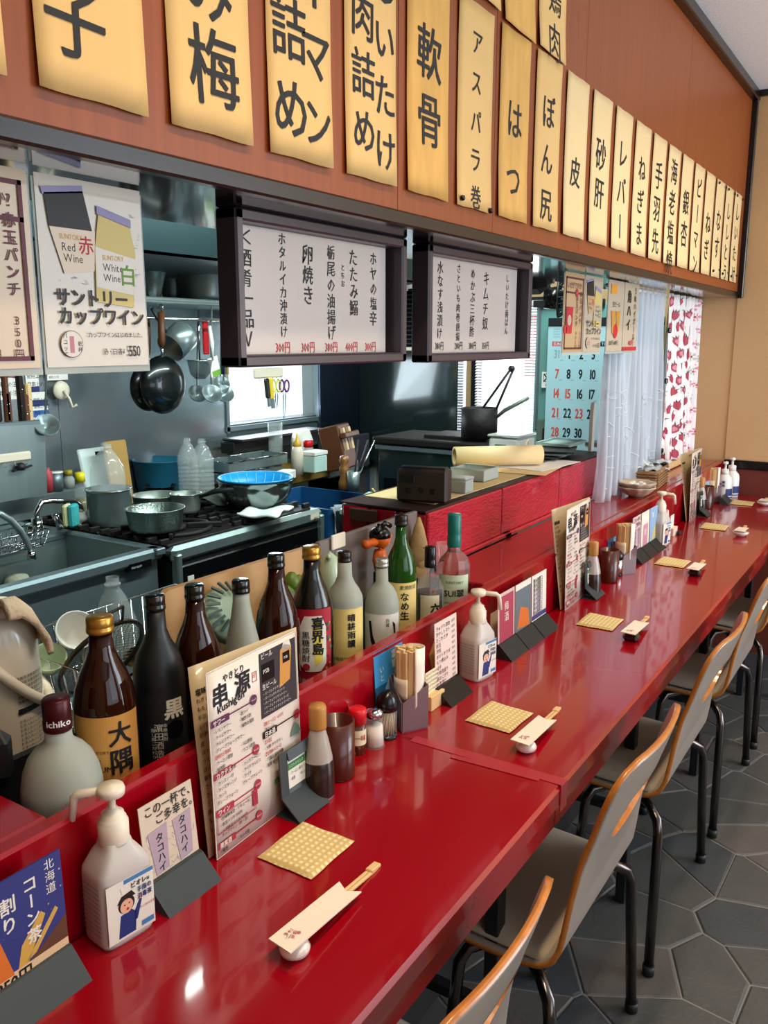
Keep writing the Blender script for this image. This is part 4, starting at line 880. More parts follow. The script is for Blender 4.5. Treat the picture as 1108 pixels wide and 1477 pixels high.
MB().prism([(0, -.012, 0), (0, .014, 0), (0, .020, zt*.9), (0, .012, zt), (0, -.002, zt*.98), (0, -.008, zt*.8)], (.012, 0, 0)).build('paddle', [mat('pale bare wood', '#e5ddd2', .6)], o)
P = onx(760, 668, -1.13); P.z = TZ+.001; o = T('note_card', 'small printed white note propped behind the paper roll', 'note', P, .3); MB().box((0, 0, .026), (.002, .078, .052)).build('card', [PAPER3], o); p = Print(planefn((.0012, -.037, 0), (0, 1, 0), (0, 0, 1)), .0004); 
for j in range(5): p.horiz('本日の営業案内', .028, .044-.008*j, .0055, INK, .0, .9, 1)
p.build('print', o)
# ---- grill box, black pot, jars, scale
gb = T('grill_cabinet', 'dark green enamel grill cabinet with a black burner top', 'cabinet', (-1.71, 3.16, 0))
GT = ony(630, 634, 3.0).z
MB().box((0, 0, GT/2-.02), (.53, .30, GT-.04), bev=.01).build('body', [GREENB], gb); MB().box((0, 0, GT-.02), (.56, .34, .03), bev=.006).build('top', [CAST], gb); MB().box((0, -.155, GT-.05), (.54, .02, .02), bev=.004).build('front_rail', [STEELD], gb)
MB().box((-.16, -.153, GT-.20), (.14, .006, .05), bev=.002).build('vent', [BLK], gb); MB().box((.08, .0, GT+.0), (.30, .2, .02), bev=.004).build('burner', [CAST], gb)
P = ony(691, 626, 3.1); P.z = GT+.01; k = mpp(P); r = 26*k; h = zat(P, 588)-P.z
o = T('black_pot', 'straight sided black iron pot with a folded wire handle', 'pot', P); MB().lathe([(0, 0), (r, 0), (r, h), (r*.95, h), (r*.95, .006), (0, .006)], (0, 0, 0), 32).build('body', [CAST], o)
tp = rel(o, ony(738, 532, 3.1)); A = rel(o, ony(697, 588, 3.1)); B = rel(o, ony(716, 590, 3.1))
MB().tube([A, tp+Vector((-.01, 0, -.01))], .005, 8).tube([B, tp+Vector((.004, 0, -.01))], .005, 8).build('tongs', [BLKM], o); MB().lathe([(0, -.006), (.012, -.006), (.012, .006), (0, .006)], tp, 14, R=Matrix.Rotation(PI/2, 3, 'X')).build('pivot', [BLKM], o)
MB().tube([rel(o, ony(715, 603, 3.06)), rel(o, ony(728, 592, 3.06)), rel(o, ony(762, 574, 3.06))], [.006, .008, .007], 8).build('brush_handle', [mat('grey metal handle', '#6f7a6c', .4, .6)], o)
P = ony(738, 655, 2.95); P.z = TZ-.03; o = T('scale_tub', 'white tub with a green printed label behind the paper roll', 'tub', (P.x, 2.95, ony(738, 654, 2.95).z)); h = ony(738, 625, 2.95).z-o.location.z; w = 49*mpp(P)
MB().box((0, 0, h*.45), (w*.96, .16, h*.9), bev=.012).build('body', [WHITE], o); MB().box((0, 0, h*.95), (w, .17, h*.12), bev=.004).build('lid', [HAZY], o); MB().box((-.01, -.081, h*.42), (w*.35, .002, h*.24)).build('print', [col('green label', '#3f6b4c')], o)
MB().box((0, .02, -h*1.2), (w*.5, .1, h*2.3)).build('foot', [BRWN], o)
P = ony(716, 668, 2.9); o = T('mint_jar', 'mint green ribbed jar beside the grill cabinet', 'jar', (P.x, 2.9, P.z-.04)); r = 9*mpp(P); h = ony(716, 638, 2.9).z-P.z+.04
MB().lathe([(0, 0), (r, 0), (r, h*.8), (r*.7, h*.9), (r*.7, h), (0, h)], (0, 0, 0), 16).build('jar', [mat('mint glass', '#a4cdb8', .3, trans=.3)], o)
# ---- dark rear wall equipment
re = T('exhaust_cabinet', 'tall dark glazed exhaust cabinet behind the grill', 'cabinet', (-2.32, 3.86, 0))
MB().box((.0, .0, 1.55), (.60, .10, 1.6), bev=.004).build('body', [mat('dark reflective panel', '#1f2a2a', .12, .3, noise=(3, .2), coat=.4)], re)
for k in range(16): MB().box((.0, -.062, 1.35+.022*k), (.58, .022, .005)).build('louvre', [BLKM], re)
MB().box((.06, -.10, 1.345), (.13, .07, .018), bev=.005).build('lamp_bar', [CREAM], re)
q = T('price_slips', 'fan of small white paper slips hanging behind the menu boards', 'slips', ony(596, 376, 3.6))
for k in range(7): MB().box((.028*(k-3), 0, -.05-.012*abs(k-4)), (.034, .001, .11), R=Matrix.Rotation(.08*(k-3), 3, 'Y')).build('slip', [WPAPER], q, loc=(0, .004*k, 0))
# window_2 with blind
w2 = struct(MB().box((-2.005, YF+.02, 1.23), (.035, .05, .66)).box((-1.595, YF+.02, 1.23), (.03, .05, .66)).box((-1.81, YF+.02, .90), (.44, .06, .02)).box((-1.81, YF+.02, 1.58), (.44, .06, .03)).build('window_2', [BLKM]))
MB().box((-1.81, YF+.03, 1.23), (.40, .004, .64)).build('pane', [CLEAR], w2)
bl = T('venetian_blind', 'white slatted blind in the bright rear kitchen window', 'blind', (-1.80, YF-.03, .90))
m = MB()
for k in range(46): m.box((0, 0, .012+.0142*k), (.37, .016, .0012), R=Matrix.Rotation(.55, 3, 'X'))
stuff(m.build('slats', [mat('blind slat', '#d8d6d8', .5, trans=.3)], bl)); MB().box((0, 0, .665), (.38, .025, .025)).build('head_rail', [WHITE], bl)
for x in (-.12, .12): MB().tube([(x, 0, 0), (x, 0, .66)], .0008, 5).build('cord', [WHITE], bl)
# things seen outside the rear window
for (x, y, w, h, c, l) in ((-2.1, 5.4, .5, .42, '#c0392b', 'red signboard seen through the blind'), (-1.75, 5.6, .35, .5, '#d98a3a', 'orange shutter seen through the blind')):
    o = MB().box((x, y, 1.35), (w, .04, h), bev=.01).box((x, y, .575), (.05, .05, 1.15)).build('street_sign', [mat('sign'+c, c, .6)]); tag(o, l, 'sign')
# ---- fridge with calendar
fg = T('refrigerator', 'pale teal upright refrigerator with a calendar hanging on it', 'refrigerator', (-1.30, 3.74, 0))
fx0 = ony(768, 560, 3.60).x+1.30
MB().box(((fx0+.09)/2, .02, .80), (.09-fx0, .30, 1.50), bev=.012).build('body', [TEALF], fg)
MB().box((fx0+.022, -.135, 1.27), (.012, .008, .56), bev=.003).build('door_seam', [STEELD], fg); MB().box((fx0+.06, -.134, .90), (.07, .01, .28), bev=.006).build('handle_recess', [mat('olive grey plastic', '#5f6f5f', .5)], fg); MB().box((fx0+.07, -.140, .90), (.03, .006, .20), bev=.003).build('handle', [BLKM], fg)
MB().box((fx0/2+.04, -.14, 1.545), (.09-fx0, .02, .03)).build('top_trim', [BLKM], fg)
st_ = T('warning_sticker', 'small white sticker with a crossed mark on the refrigerator', 'sticker', ony(789, 548, 3.585)); MB().box((0, 0, 0), (.048, .001, .07)).build('sheet', [WPAPER], st_)
p = Print(planefn((-.024, -.001, -.035), (1, 0, 0), (0, 0, 1)), .0004); p.line(.010, .028, .038, .060, .005, INK); p.line(.010, .060, .038, .028, .005, INK); p.frame(.008, .026, .040, .062, .002, INK); p.disc(.024, .012, .005, REDINK); p.build('print', st_)
C0 = ony(792, 480, 3.575); cw, chh = .50, .66
ca = T('wall_calendar', 'large pale blue September style calendar hanging on the refrigerator', 'calendar', (ony(788, 560, 3.575).x+cw/2, 3.575, C0.z-chh+.045))
ca['label'] = 'large pale blue month calendar with bold dates hanging on the refrigerator'
CBL = mat('pale blue calendar paper', '#a9d0d8', .6, noise=(3, .03)); MB().box((0, 0, chh/2), (cw, .002, chh)).build('sheet', [CBL], ca); MB().box((0, -.002, chh+.0), (cw, .008, .035), bev=.002).build('binding', [BLKM], ca)
p = Print(planefn((-cw/2, -.0014, 0), (1, 0, 0), (0, 0, 1)), .0005); PR = col('calendar red', '#d6503f'); GR = col('calendar grey', '#8aa7ad'); DK = col('calendar black', '#141c20')
cp_ = (ony(825, 510, 3.575).x-ony(808, 510, 3.575).x); z31 = ony(800, 510, 3.575).z-ca.location.z; rp = (ony(800, 510, 3.575).z-ony(800, 622, 3.575).z)/4
days = [['31', '1', '2', '3', '4', '5', '6'], ['7', '8', '9', '10', '11', '12', '13'], ['14', '15', '16', '17', '18', '19', '20'], ['21', '22', '23', '24', '25', '26', '27'], ['28', '29', '30', '1', '2', '3', '4']]
for r_, row in enumerate(days):
    for c_, d in enumerate(row):
        M = GR if (r_ == 0 and c_ == 0) or (r_ == 4 and c_ > 2) else PR if c_ == 0 or d in ('15', '23') else DK
        if c_ < 7: p.horiz(d, .048+cp_*c_-(.017 if len(d) > 1 else .009), z31-rp*r_, .058 if M is not GR else .05, M, .035, .62)
        p.rect(.048+cp_*c_+.01, z31-rp*r_-.030, .048+cp_*c_+.024, z31-rp*r_-.027, GR)
p.rect(.02, z31+.032, .068, z31+.052, PR)
for c_ in range(1, 7): p.rect(.02+cp_*c_, z31+.032, .02+cp_*c_+cp_*.98, z31+.052, DK)
p.up()
for c_, d in enumerate(('SUN', 'MON', 'TUE', 'WED', 'THU', 'FRI', 'SAT')): p.horiz(d, .026+cp_*c_, z31+.042, .018, CBL, .03, 1)
for j in range(4): p.horiz('1 2 3 4 5 6 7', .024, z31+.105-.011*j, .008, DK, 0, .7, 1)
p.build('print', ca)
# fans under the soffit
fn_ = T('wall_fan', 'black wall fan half hidden behind the hanging posters', 'fan', (-1.15, onx(806, 430, -1.15).y, onx(806, 430, -1.15).z), .3)
r = 27*mpp(fn_.location)
for k in range(9): MB().tube([(.03*math.cos(t)*1.0, r*math.sin(PI*k/9)*math.sin(t) if False else r*math.cos(PI*k/9)*math.sin(t), r*math.sin(PI*k/9)*math.sin(t)) for t in [PI*j/10-PI/2 for j in range(11)]], .002, 5).build('cage_wire', [BLKM], fn_)
MB().tube([(0, r*math.cos(t), r*math.sin(t)) for t in [2*PI*j/24 for j in range(24)]], .004, 6, closed=True).build('cage_rim', [BLKM], fn_); MB().lathe([(0, -.05), (.035, -.05), (.04, -.01), (.02, .03), (0, .03)], (0, 0, 0), 18, R=Matrix.Rotation(PI/2, 3, 'Y')).build('motor', [BLK], fn_)
for k in range(3):
    a = k*2.094; MB().prism([(.005, .02*math.cos(a), .02*math.sin(a)), (.015, r*.85*math.cos(a-.4), r*.85*math.sin(a-.4)), (-.005, r*.85*math.cos(a+.4), r*.85*math.sin(a+.4))], (.002, 0, 0)).build('blade', [BLKM], fn_)
MB().tube([(-.02, 0, 0), (-.05, 0, .06), (-.05, 0, .14)], .01, 8).build('arm', [BLKM], fn_)
P = onx(775, 398, -1.12); k = T('black_speaker', 'angled black speaker mounted under the soffit beside the fan', 'speaker', P)
MB().box((0, 0, 0), (.09, .12, .10), R=Matrix.Rotation(.35, 3, 'X'), bev=.025).build('case', [BLK], k); MB().box((0, .03, .08), (.03, .03, .09)).build('bracket', [BLKM], k)
for j in range(3): MB().cyl((.046, .02, .025-.022*j), .006, .004, R=Matrix.Rotation(PI/2, 3, 'Y')).build('knob', [CHR], k)
# ---- curtains in the opening above the ledge
def curtain(name, label, y0, y1, ztop, zb, X, mats, amp=.022, folds=9, spread=1.0, ofs=0, drift=0, sheet='fabric'):
    o = T(name, label, 'curtain', (X, (y0+y1)/2, zb)); w = y1-y0; h = ztop-zb
    def fn(u, v):
        a = amp*(.45+.55*(1-v)); s_ = spread+(1-spread)*v
        return Vector((a*math.sin(u*folds*2*PI+1.2*math.sin(v*3+u*4))+.5*a*math.sin(u*folds*4.3*PI+ofs), (u-.5)*w*s_+drift*(1-v)*(1-u), v*h+(.006*math.sin(u*40) if v == 0 else 0)))
    MB().grid(fn, folds*14, 26).build(sheet, mats, o, thick=.001); return o, fn
yl0, yl1 = onx(905, 405, -.88).y, onx(966, 430, -.88).y
o, fn = curtain('lace_curtain', 'sheer white lace curtain gathered in soft folds behind the bowls', 2.68, 3.33, 1.566, .868, -.895, [LACE], .022, 10, 1.08)
ht = 1.566-.868
m = MB(); rnd = random.Random(5)
for k in range(26):
    u, v = rnd.uniform(.05, .95), rnd.uniform(.03, .5); r0 = rnd.uniform(.02, .05); pts = []
    for j in range(14): t = j/13*5.5; q = r0*(1-j/16); pts.append(fn(min(.99, max(.01, u+q*math.cos(t)/.66)), min(.99, max(.01, v+q*math.sin(t)/ht)))+Vector((.003, 0, 0)))
    m.tube(pts, .0011, 4)
stuff(m.build('embroidery', [LACE2], o)); MB().tube([(0, -.34, ht-.01), (0, .34, ht-.01)], .006, 8).build('rod', [WHITE], o)
def motif_curtain(y0, y1, label, kind, X, seed):
    o, fn = curtain('printed_curtain', label, y0, y1, 1.562, .905, X, [CURT], .016, 4 if kind == 'berry' else 3, .98, seed)
    h = 1.562-.905; w = y1-y0; rnd = random.Random(seed)
    def f2(u, v, e):
        a = fn(min(1, max(0, u/w)), min(1, max(0, v/h))); return a+Vector((.0016+e, 0, 0))
    p = Print(f2, .0004, cut=.006); B1, B2, G1, P1_, P2_ = col('berry red', '#a82a42'), col('berry pink', '#cf7f8c'), col('leaf black green', '#27332a'), col('flower pink', '#e08a9a'), col('flower grey', '#b9b8ac')
    nx, ny = (6, 13) if kind == 'berry' else (5, 12)
    for j in range(ny):
        for i in range(nx):
            u, v = (i+.5+rnd.uniform(-.25, .25)+.5*(j % 2)-.25)*w/nx, (j+.5+rnd.uniform(-.2, .2))*h/ny; u = min(w-.02, max(.02, u)); a = rnd.uniform(-.7, .7)
            if kind == 'berry':
                s_ = rnd.uniform(.017, .024); ca_, sa_ = math.cos(a), math.sin(a)
                pts = [(u+s_*(x*ca_-y*sa_), v+s_*(x*sa_+y*ca_)) for x, y in ((0, -1.1), (.55, -.5), (.8, .2), (.5, .75), (-.5, .75), (-.8, .2), (-.55, -.5))]
                p.poly(pts, B1)
                if rnd.random() < .35: p.up(); p.poly([(u+(a_-u)*.55, v+(b_-v)*.55) for a_, b_ in pts], B2); p.lv -= 1
                p.up()
                for q in (-.6, 0, .6): p.poly([(u+s_*(x*ca_-y*sa_), v+s_*(x*sa_+y*ca_)) for x, y in ((q*.5-.15, .7), (q*.5+.15, .7), (q*1.3, 1.25))], G1)
                p.lv -= 1
            else:
                M = P1_ if rnd.random() < .7 else P2_; s_ = rnd.uniform(.012, .02)
                for k in range(5): b_ = a+k*2*PI/5; p.poly([(u+s_*.25*math.cos(b_), v+s_*.25*math.sin(b_)), (u+s_*math.cos(b_-.4), v+s_*math.sin(b_-.4)), (u+s_*1.1*math.cos(b_), v+s_*1.1*math.sin(b_)), (u+s_*math.cos(b_+.4), v+s_*math.sin(b_+.4))], M)
                p.up(); p.disc(u, v, s_*.3, B1, 6); p.lv -= 1
    stuff(p.build('pattern', o)); return o
o = motif_curtain(3.35, 3.735, 'white curtain printed with red strawberries beside the lace curtain', 'berry', -.885, 3)
for z in (.06, .33, .52): MB().box((.01, -.185, z), (.012, .02, .02), bev=.004).build('clip', [BLK], o)
motif_curtain(3.73, 3.962, 'white curtain printed with pink flowers against the beige wall', 'flower', -.90, 8)
MB().box((-.90, 3.62, .885), (.04, .62, .035), bev=.004).build('trim_sill', [WOOD])['kind'] = 'structure'
# ================================================================== bottles in the trough
BX, BZ = -.855, .7455
STD = [(0, 0), (.93, 0), (1, .02), (1, .58), (.975, .63), (.89, .69), (.72, .755), (.52, .81), (.40, .855), (.35, .93), (0, .93)]
SAKE = [(0, 0), (.95, 0), (1, .02), (1, .60), (.96, .66), (.80, .73), (.52, .79), (.38, .84), (.35, .94), (0, .94)]
SLIM = [(0, 0), (.95, 0), (1, .02), (1, .48), (.93, .56), (.70, .68), (.48, .80), (.38, .88), (.36, .94), (0, .94)]
ROUND = [(0, 0), (.9, 0), (1, .03), (1, .52), (.96, .62), (.84, .70), (.62, .76), (.36, .80), (.34, .92), (0, .92)]
TALLC = [(0, 0), (.95, 0), (1, .02), (1, .66), (.97, .70), (.80, .745), (.55, .79), (.42, .83), (.38, .93), (0, .93)]
def drink(px, ty, w, prof, M, label, cap, X=BX, capr=.42, caph=.07, lab=None, n=32, name='liquor_bottle', cap_at=None, flat=False):
    P = onx(px, ty, X); P.z = BZ; h = zat(P, ty)-BZ; r = w/2*mpp(P)
    o = T(name, label, 'bottle', P); a0 = math.atan2(-P.y, -P.x)
    MB().lathe([(a*r, b*h) for a, b in prof], (0, 0, 0), n, sm=not flat).build('body', [M], o)
    ct = cap_at or 1-caph
    MB().lathe([(capr*r, ct*h), (capr*r*1.03, ct*h+.002), (capr*r*1.03, ct*h+(1-ct)*h*.3), (capr*r*.97, ct*h+(1-ct)*h*.34), (capr*r, ct*h+(1-ct)*h*.42), (capr*r, h-.002), (capr*r*.9, h), (0, h)], (0, 0, 0), 24).build('cap', [cap], o)
    if lab:
        z0, z1, half, Mb, fn = lab
        q = Print(cylfn(r+.0003, a0), .0004, cut=.004); q.rect(-half*r, z0*h, half*r, z1*h, Mb); q.up(2); fn(q, r, h); q.build('label', o)
    return o, h, r, a0
KRAFT = mat('kraft label', '#c98f45', .55, noise=(6, .08)); LCR = mat('cream label', '#e6d9b4', .6, noise=(6, .04)); LYE = mat('yellow label', '#e2c878', .6, noise=(6, .06)); LWH = mat('white label', '#ded8c8', .6, noise=(6, .03)); LBK = mat('black label', '#1b1c1d', .5, noise=(6, .1)); LRD = col('red label', '#a3182a'); LPG = mat('pale green label', '#c9d2b0', .5, noise=(6, .05))
# 1 frosted bottle at the left
def l_ichi(p, r, h): p.horiz('むぎ焼酎', .2*r, .35*h, .012, GOLD, .02)
o, h, r, a0 = drink(80, 1006, 112, [(0, 0), (.9, 0), (1, .04), (1, .44), (.98, .52), (.91, .60), (.78, .67), (.60, .72), (.42, .75), (.33, .775), (.32, .86), (0, .86)], FROST, 'squat frosted bottle with a dark red cap at the left end of the row', mat('dark red cap', '#431014', .35, .4), X=-.835, capr=.34, cap_at=.825, lab=(.10, .42, .9, mat('dull gold label', '#6e4a24', .45, .3), l_ichi))
p = Print(cylfn(.345*r, a0), .0006, cut=.003); p.lv = 3; p.horiz('ichiko', -.26*r, .885*h, .011, WPAPER, .03); p.build('lettering', o)
# 2 amber bottle, kraft label
def l_osumi(p, r, h):
    p.vert('大隅', .40*r, .58*h, .035, INK, .03, 1.05, .05, .9); p.horiz('SUNTORY', -.62*r, .445*h, .0055, INK, 0); p.horiz('THE', -.60*r, .405*h, .008, INK, .01); p.horiz('OSUMI', -.62*r, .37*h, .0105, INK, .02); p.horiz('HONKAKU', -.58*r, .295*h, .006, INK, 0); p.horiz('SHOCHU', -.58*r, .275*h, .006, INK, 0)
    p.poly([(-.1*r, .175*h), (.2*r, .165*h), (.5*r, .185*h), (.7*r, .205*h), (.4*r, .205*h), (.1*r, .195*h)], PLUM); p.line(-.15*r, .215*h, .15*r, .23*h, .0008, INK); p.horiz('芋焼酎', -.2*r, .09*h, .009, INK, .01)
drink(143, 888, 87, STD, BROWNG, 'brown bottle with a kraft label reading 大隅 and a gold cap', GOLD, lab=(.03, .60, 1.15, KRAFT, l_osumi))
def l_kuro(p, r, h):
    p.ch('黒', .52*r, .50*h, .030, LWH, .05); p.disc(.50*r, .40*h, .013, BLK, 18); p.vert('濵田酒造株式会社', -.12*r, .44*h, .0125, LWH, 0, 1.0); p.vert('本格焼酎', .12*r, .44*h, .006, LWH); p.vert('隠し蔵こだわり', -.32*r, .42*h, .006, LWH)
drink(223, 857, 72, SAKE, BLACKS, 'satin black bottle with a white 黒 on its black label', BLACKG, capr=.38, lab=(.03, .57, 1.1, LBK, l_kuro))
drink(280, 843, 71, STD, BROWNG, 'plain brown bottle with a black cap standing behind the tall menu', BLACKG, capr=.38)
def l_za(p, r, h): p.disc(.45*r, .60*h, .017, col('gold oval', '#c9a24a'), 22, .013); p.up(); p.horiz('ZAKURO', .15*r, .60*h, .010, INK, .0)
drink(347, 836, 62, SLIM, FROST, 'slim frosted bottle with a black cap and small gold oval label', BLACKG, capr=.40, lab=(.40, .42, .2, LYE, l_za))
drink(398, 799, 63, STD, BROWNG, 'plain dark brown bottle left of the red labelled bottle', BLACKG, capr=.38)
def l_kikai(p, r, h):
    B = lambda v: (.20+(v-.075)*.97)*h
    p.rect(-.9*r, B(.085), .9*r, B(.10), LWH); p.rect(-.9*r, B(.10), .9*r, B(.165), LRD)
    for k in range(26): u, v = random.choice([-1, 1])*random.uniform(.62, .9)*r, B(random.uniform(.19, .52)); p.disc(u, v, random.uniform(.0015, .0035), random.choice([col('leaf green', '#4f6b35'), col('plum dark', '#4a2030'), col('ochre', '#b98a3a')]), 7)
    p.up(); p.poly([(-.6*r, B(.23)), (-.6*r, B(.45)), (-.35*r, B(.52)), (.4*r, B(.52)), (.62*r, B(.45)), (.62*r, B(.23)), (.35*r, B(.185)), (-.35*r, B(.185))], LWH)
    p.up(); p.poly([(0, B(.48)), (.4*r, B(.5)), (.45*r, B(.25)), (.1*r, B(.22))], col('yellow ray', '#e0cc4a')); p.up(); p.vert('喜界島', .22*r, B(.515), .0225, INK, .05, 1.0, .06, .9); p.vert('黒糖焼酎', -.30*r, B(.43), .0135, INK, .01, 1.0); p.disc(-.3*r, B(.215), .006, REDINK); p.horiz('喜界島酒造株式会社', -.72*r, B(.13), .0075, LCR, .0)
drink(449, 788, 61, STD, BLACKG, 'dark bottle with a gold cap and ornate red framed label', GOLD, lab=(.20, .67, .97, LRD, l_kikai))
def l_sei(p, r, h):
    p.vert('晴耕雨讀', .35*r, .61*h, .0150, INK, .04, 1.06, .05); p.disc(.0, .27*h, .005, REDINK, 10)
    for j in range(5): p.horiz('有機栽培仕込人一', -.75*r, (.30-.045*j)*h, .0075, INK, .0, .95, 1)
drink(497, 795, 51, TALLC, FROST, 'frosted white bottle with a pale yellow label of large brush characters', mat('dark brown cap', '#1d120e', .3), capr=.38, lab=(.03, .64, 1.25, LYE, l_sei))
def l_shiro(p, r, h):
    p.poly([(-.80*r, .50*h), (-.62*r, .50*h), (-.52*r, .38*h), (-.25*r, .27*h), (.15*r, .24*h), (-.05*r, .21*h), (-.35*r, .23*h), (-.65*r, .33*h)], INK); p.poly([(.62*r, .50*h), (.80*r, .47*h), (.86*r, .32*h), (.74*r, .28*h), (.70*r, .42*h)], INK)
    p.vert('白波', .32*r, .53*h, .008, INK, .01); p.horiz('いも焼酎', -.45*r, .10*h, .006, INK); p.horiz('株式会社', -.45*r, .065*h, .005, REDINK)
drink(551, 805, 50, ROUND, FROST, 'frosted bottle with a silver cap and a bold black brush stroke label', mat('silver cap', '#b9b6ae', .3, .7), capr=.37, lab=(.02, .56, 1.2, LWH, l_shiro))
def l_ume(p, r, h): p.vert('なめ生', .25*r, .50*h, .0185, INK, .03, 1.05, .06); p.horiz('麦焼酎百', -.1*r, .53*h, .0095, INK, .0); p.rect(-.7*r, .2*h, -.2*r, .26*h, col('ochre', '#b98a3a'))
drink(579, 742, 44, SAKE, GREENG, 'tall green glass bottle with a brown cap and cream brush label', mat('dark brown cap', '#1d120e', .3), capr=.42, X=-.865, lab=(.03, .56, 1.25, LYE, l_ume))
def l_six(p, r, h): p.ch('六', .35*r, .44*h, .020, INK, .06); p.disc(.2*r, .60*h, .003, GOLD, 10); p.horiz('ROKU', -.4*r, .33*h, .007, INK)
o, h, r, a0 = drink(621, 788, 45, [(0, 0), (1, 0), (1, .60), (.62, .70), (.30, .74), (.30, .84), (0, .84)], CLEAR, 'six sided clear bottle with a black cap and cream label', BLK, X=-.85, capr=.36, cap_at=.80, n=6, flat=True, lab=(.22, .56, .62, LCR, l_six))
MB().lathe([(0, .01*h), (.9*r, .01*h), (.9*r, .56*h), (0, .56*h)], (0, 0, 0), 6, sm=False).build('liquor', [mat('dark amber liquor', '#1c0d0a', .1, noise=None)], o)
def l_sui(p, r, h): p.rect(-1.0*r, .16*h, 1.0*r, .20*h, col('teal band', '#1f7a68')); p.horiz('SUNTORY', -.45*r, .46*h, .0085, INK, 0); p.horiz('SUI翠', -.55*r, .37*h, .019, INK, .02); p.horiz('JAPANESE GIN', -.5*r, .29*h, .0048, INK); p.line(.1*r, .52*h, .25*r, .55*h, .0015, INK)
drink(656, 741, 49, [(0, 0), (1, 0), (1, .56), (.85, .63), (.42, .69), (.36, .76), (.36, .84), (0, .84)], mat('pale pink clear glass', '#e3b8b0', .08, trans=.8, ior=1.2, noise=None), 'clear gin bottle with a teal cap reading SUI', mat('teal cap', '#0f6b60', .35), capr=.40, cap_at=.73, n=8, flat=True, lab=(.14, .52, .95, LPG, l_sui))
# ---- figurines behind the bottles
P = onx(548, 830, -.93); P.z = BZ; s_ = mpp(P); f = T('bird_figurine', 'orange wooden bird figurine with black hair behind the bottles', 'figurine', P); ORG = mat('orange paint', '#d9621a', .4)
zz = lambda y: zat(P, y)-BZ
MB().lathe([(0, 0), (.014, 0), (.014, zz(825)), (0, zz(825))], (0, 0, 0), 14).build('pedestal', [BLK], f); b0 = zz(815); b1 = zz(785)
MB().lathe([(0, b0-.012), (.012, b0-.01), (.016, (b0+b1)/2-.01), (.012, b1-.012), (0, b1-.008)], (0, 0, 0), 16).build('body', [ORG], f); hc = zz(776)
MB().lathe([(0, hc-.022), (.016, hc-.016), (.022, hc), (.016, hc+.014), (0, hc+.02)], (0, 0, 0), 18).build('head', [ORG], f)
MB().lathe([(.023, hc+.002), (.022, hc+.012), (.014, hc+.021), (0, hc+.025)], (0, 0, 0), 14).tube([(0, 0, hc+.02), (.005, .012, hc+.03), (.01, .025, hc+.022)], .006, 6).tube([(0, 0, hc+.02), (.005, -.012, hc+.028), (.01, -.025, hc+.018)], .006, 6).build('hair', [BLK], f)
MB().lathe([(.009, 0), (.008, .02), (.010, .035), (0, .038)], (0, -.018, hc-.004), 12, R=Matrix.Rotation(PI/2, 3, 'X')).build('bill', [ORG], f); MB().tube([(0, .01, b1-.01), (0, .03, b1-.004), (0, .04, b1+.012)], .004, 6).build('wing', [ORG], f)
P = onx(476, 830, -.93); P.z = BZ+.02; f = T('celadon_figurine', 'pale celadon ceramic animal between the red and yellow labelled bottles', 'figurine', P); CEL = mat('celadon glaze', '#a9b89a', .25, coat=.3)
h = zat(P, 795)-P.z; MB().lathe([(0, 0), (.022, 0), (.026, h*.3), (.020, h*.6), (0, h*.65)], (0, 0, 0), 18).build('body', [CEL], f); MB().lathe([(0, h*.5), (.018, h*.6), (.022, h*.78), (.015, h*.95), (0, h)], (0, 0, 0), 18).build('head', [CEL], f)
for s in (-1, 1): MB().lathe([(0, -.006), (.006, 0), (0, .006)], (.008, s*.014, h*.97), 10).build('ear', [CEL], f)
P = onx(604, 800, -.94); P.z = BZ; f = T('carved_figurine', 'carved beige wooden old man figurine behind the green bottle', 'figurine', P); CW = mat('carved wood', '#a98a58', .6, noise=(10, .2), bump=(60, .6))
h = zat(P, 746)-BZ; MB().lathe([(0, 0), (.026, 0), (.03, h*.2), (.024, h*.45), (.026, h*.55), (0, h*.6)], (0, 0, 0), 16).build('body', [CW], f); MB().lathe([(0, h*.5), (.018, h*.55), (.021, h*.68), (.019, h*.78), (.012, h*.9), (.003, h)], (0, 0, 0), 16).build('hooded_head', [CW], f)
MB().lathe([(0, 0), (.004, .002), (0, .008)], (.02, -.004, h*.69), 8).build('nose', [CW], f); MB().lathe([(0, h*.42), (.012, h*.5), (.014, h*.6), (0, h*.64)], (.012, -.004, 0), 12).build('beard', [CW], f)
for s in (-1, 1): MB().lathe([(0, -.002), (.002, 0), (0, .002)], (.019, s*.007-.003, h*.74), 8).build('eye', [INK], f)
P = onx(640, 806, -.92); P.z = BZ; h = zat(P, 783)-BZ; f = T('glass_tumbler', 'small clear tumbler behind the six sided bottle', 'glass', P); MB().lathe([(0, 0), (.018, 0), (.02, h), (.018, h), (.016, .004), (0, .004)], (0, 0, 0), 18).build('glass', [CLEAR], f)
P = onx(421, 850, -.93); P.z = BZ; f = T('leafy_greens', 'bunch of green peppers behind the dark brown bottle', 'vegetable', P); zt = zat(P, 832)-BZ
for k, (dy, dz) in enumerate(((0, 0), (.02, -.01), (-.012, -.02))): MB().lathe([(0, zt-.03), (.014, zt-.02), (.016, zt-.005), (.006, zt+.008), (0, zt+.01)], (0, dy, dz), 12).build('pepper', [mat('pepper green', '#5d7a2a', .4)], f)
MB().lathe([(0, 0), (.03, 0), (.034, zt-.02), (.03, zt-.02), (0, .01)], (0, 0, 0), 16).build('cup', [HAZY], f)

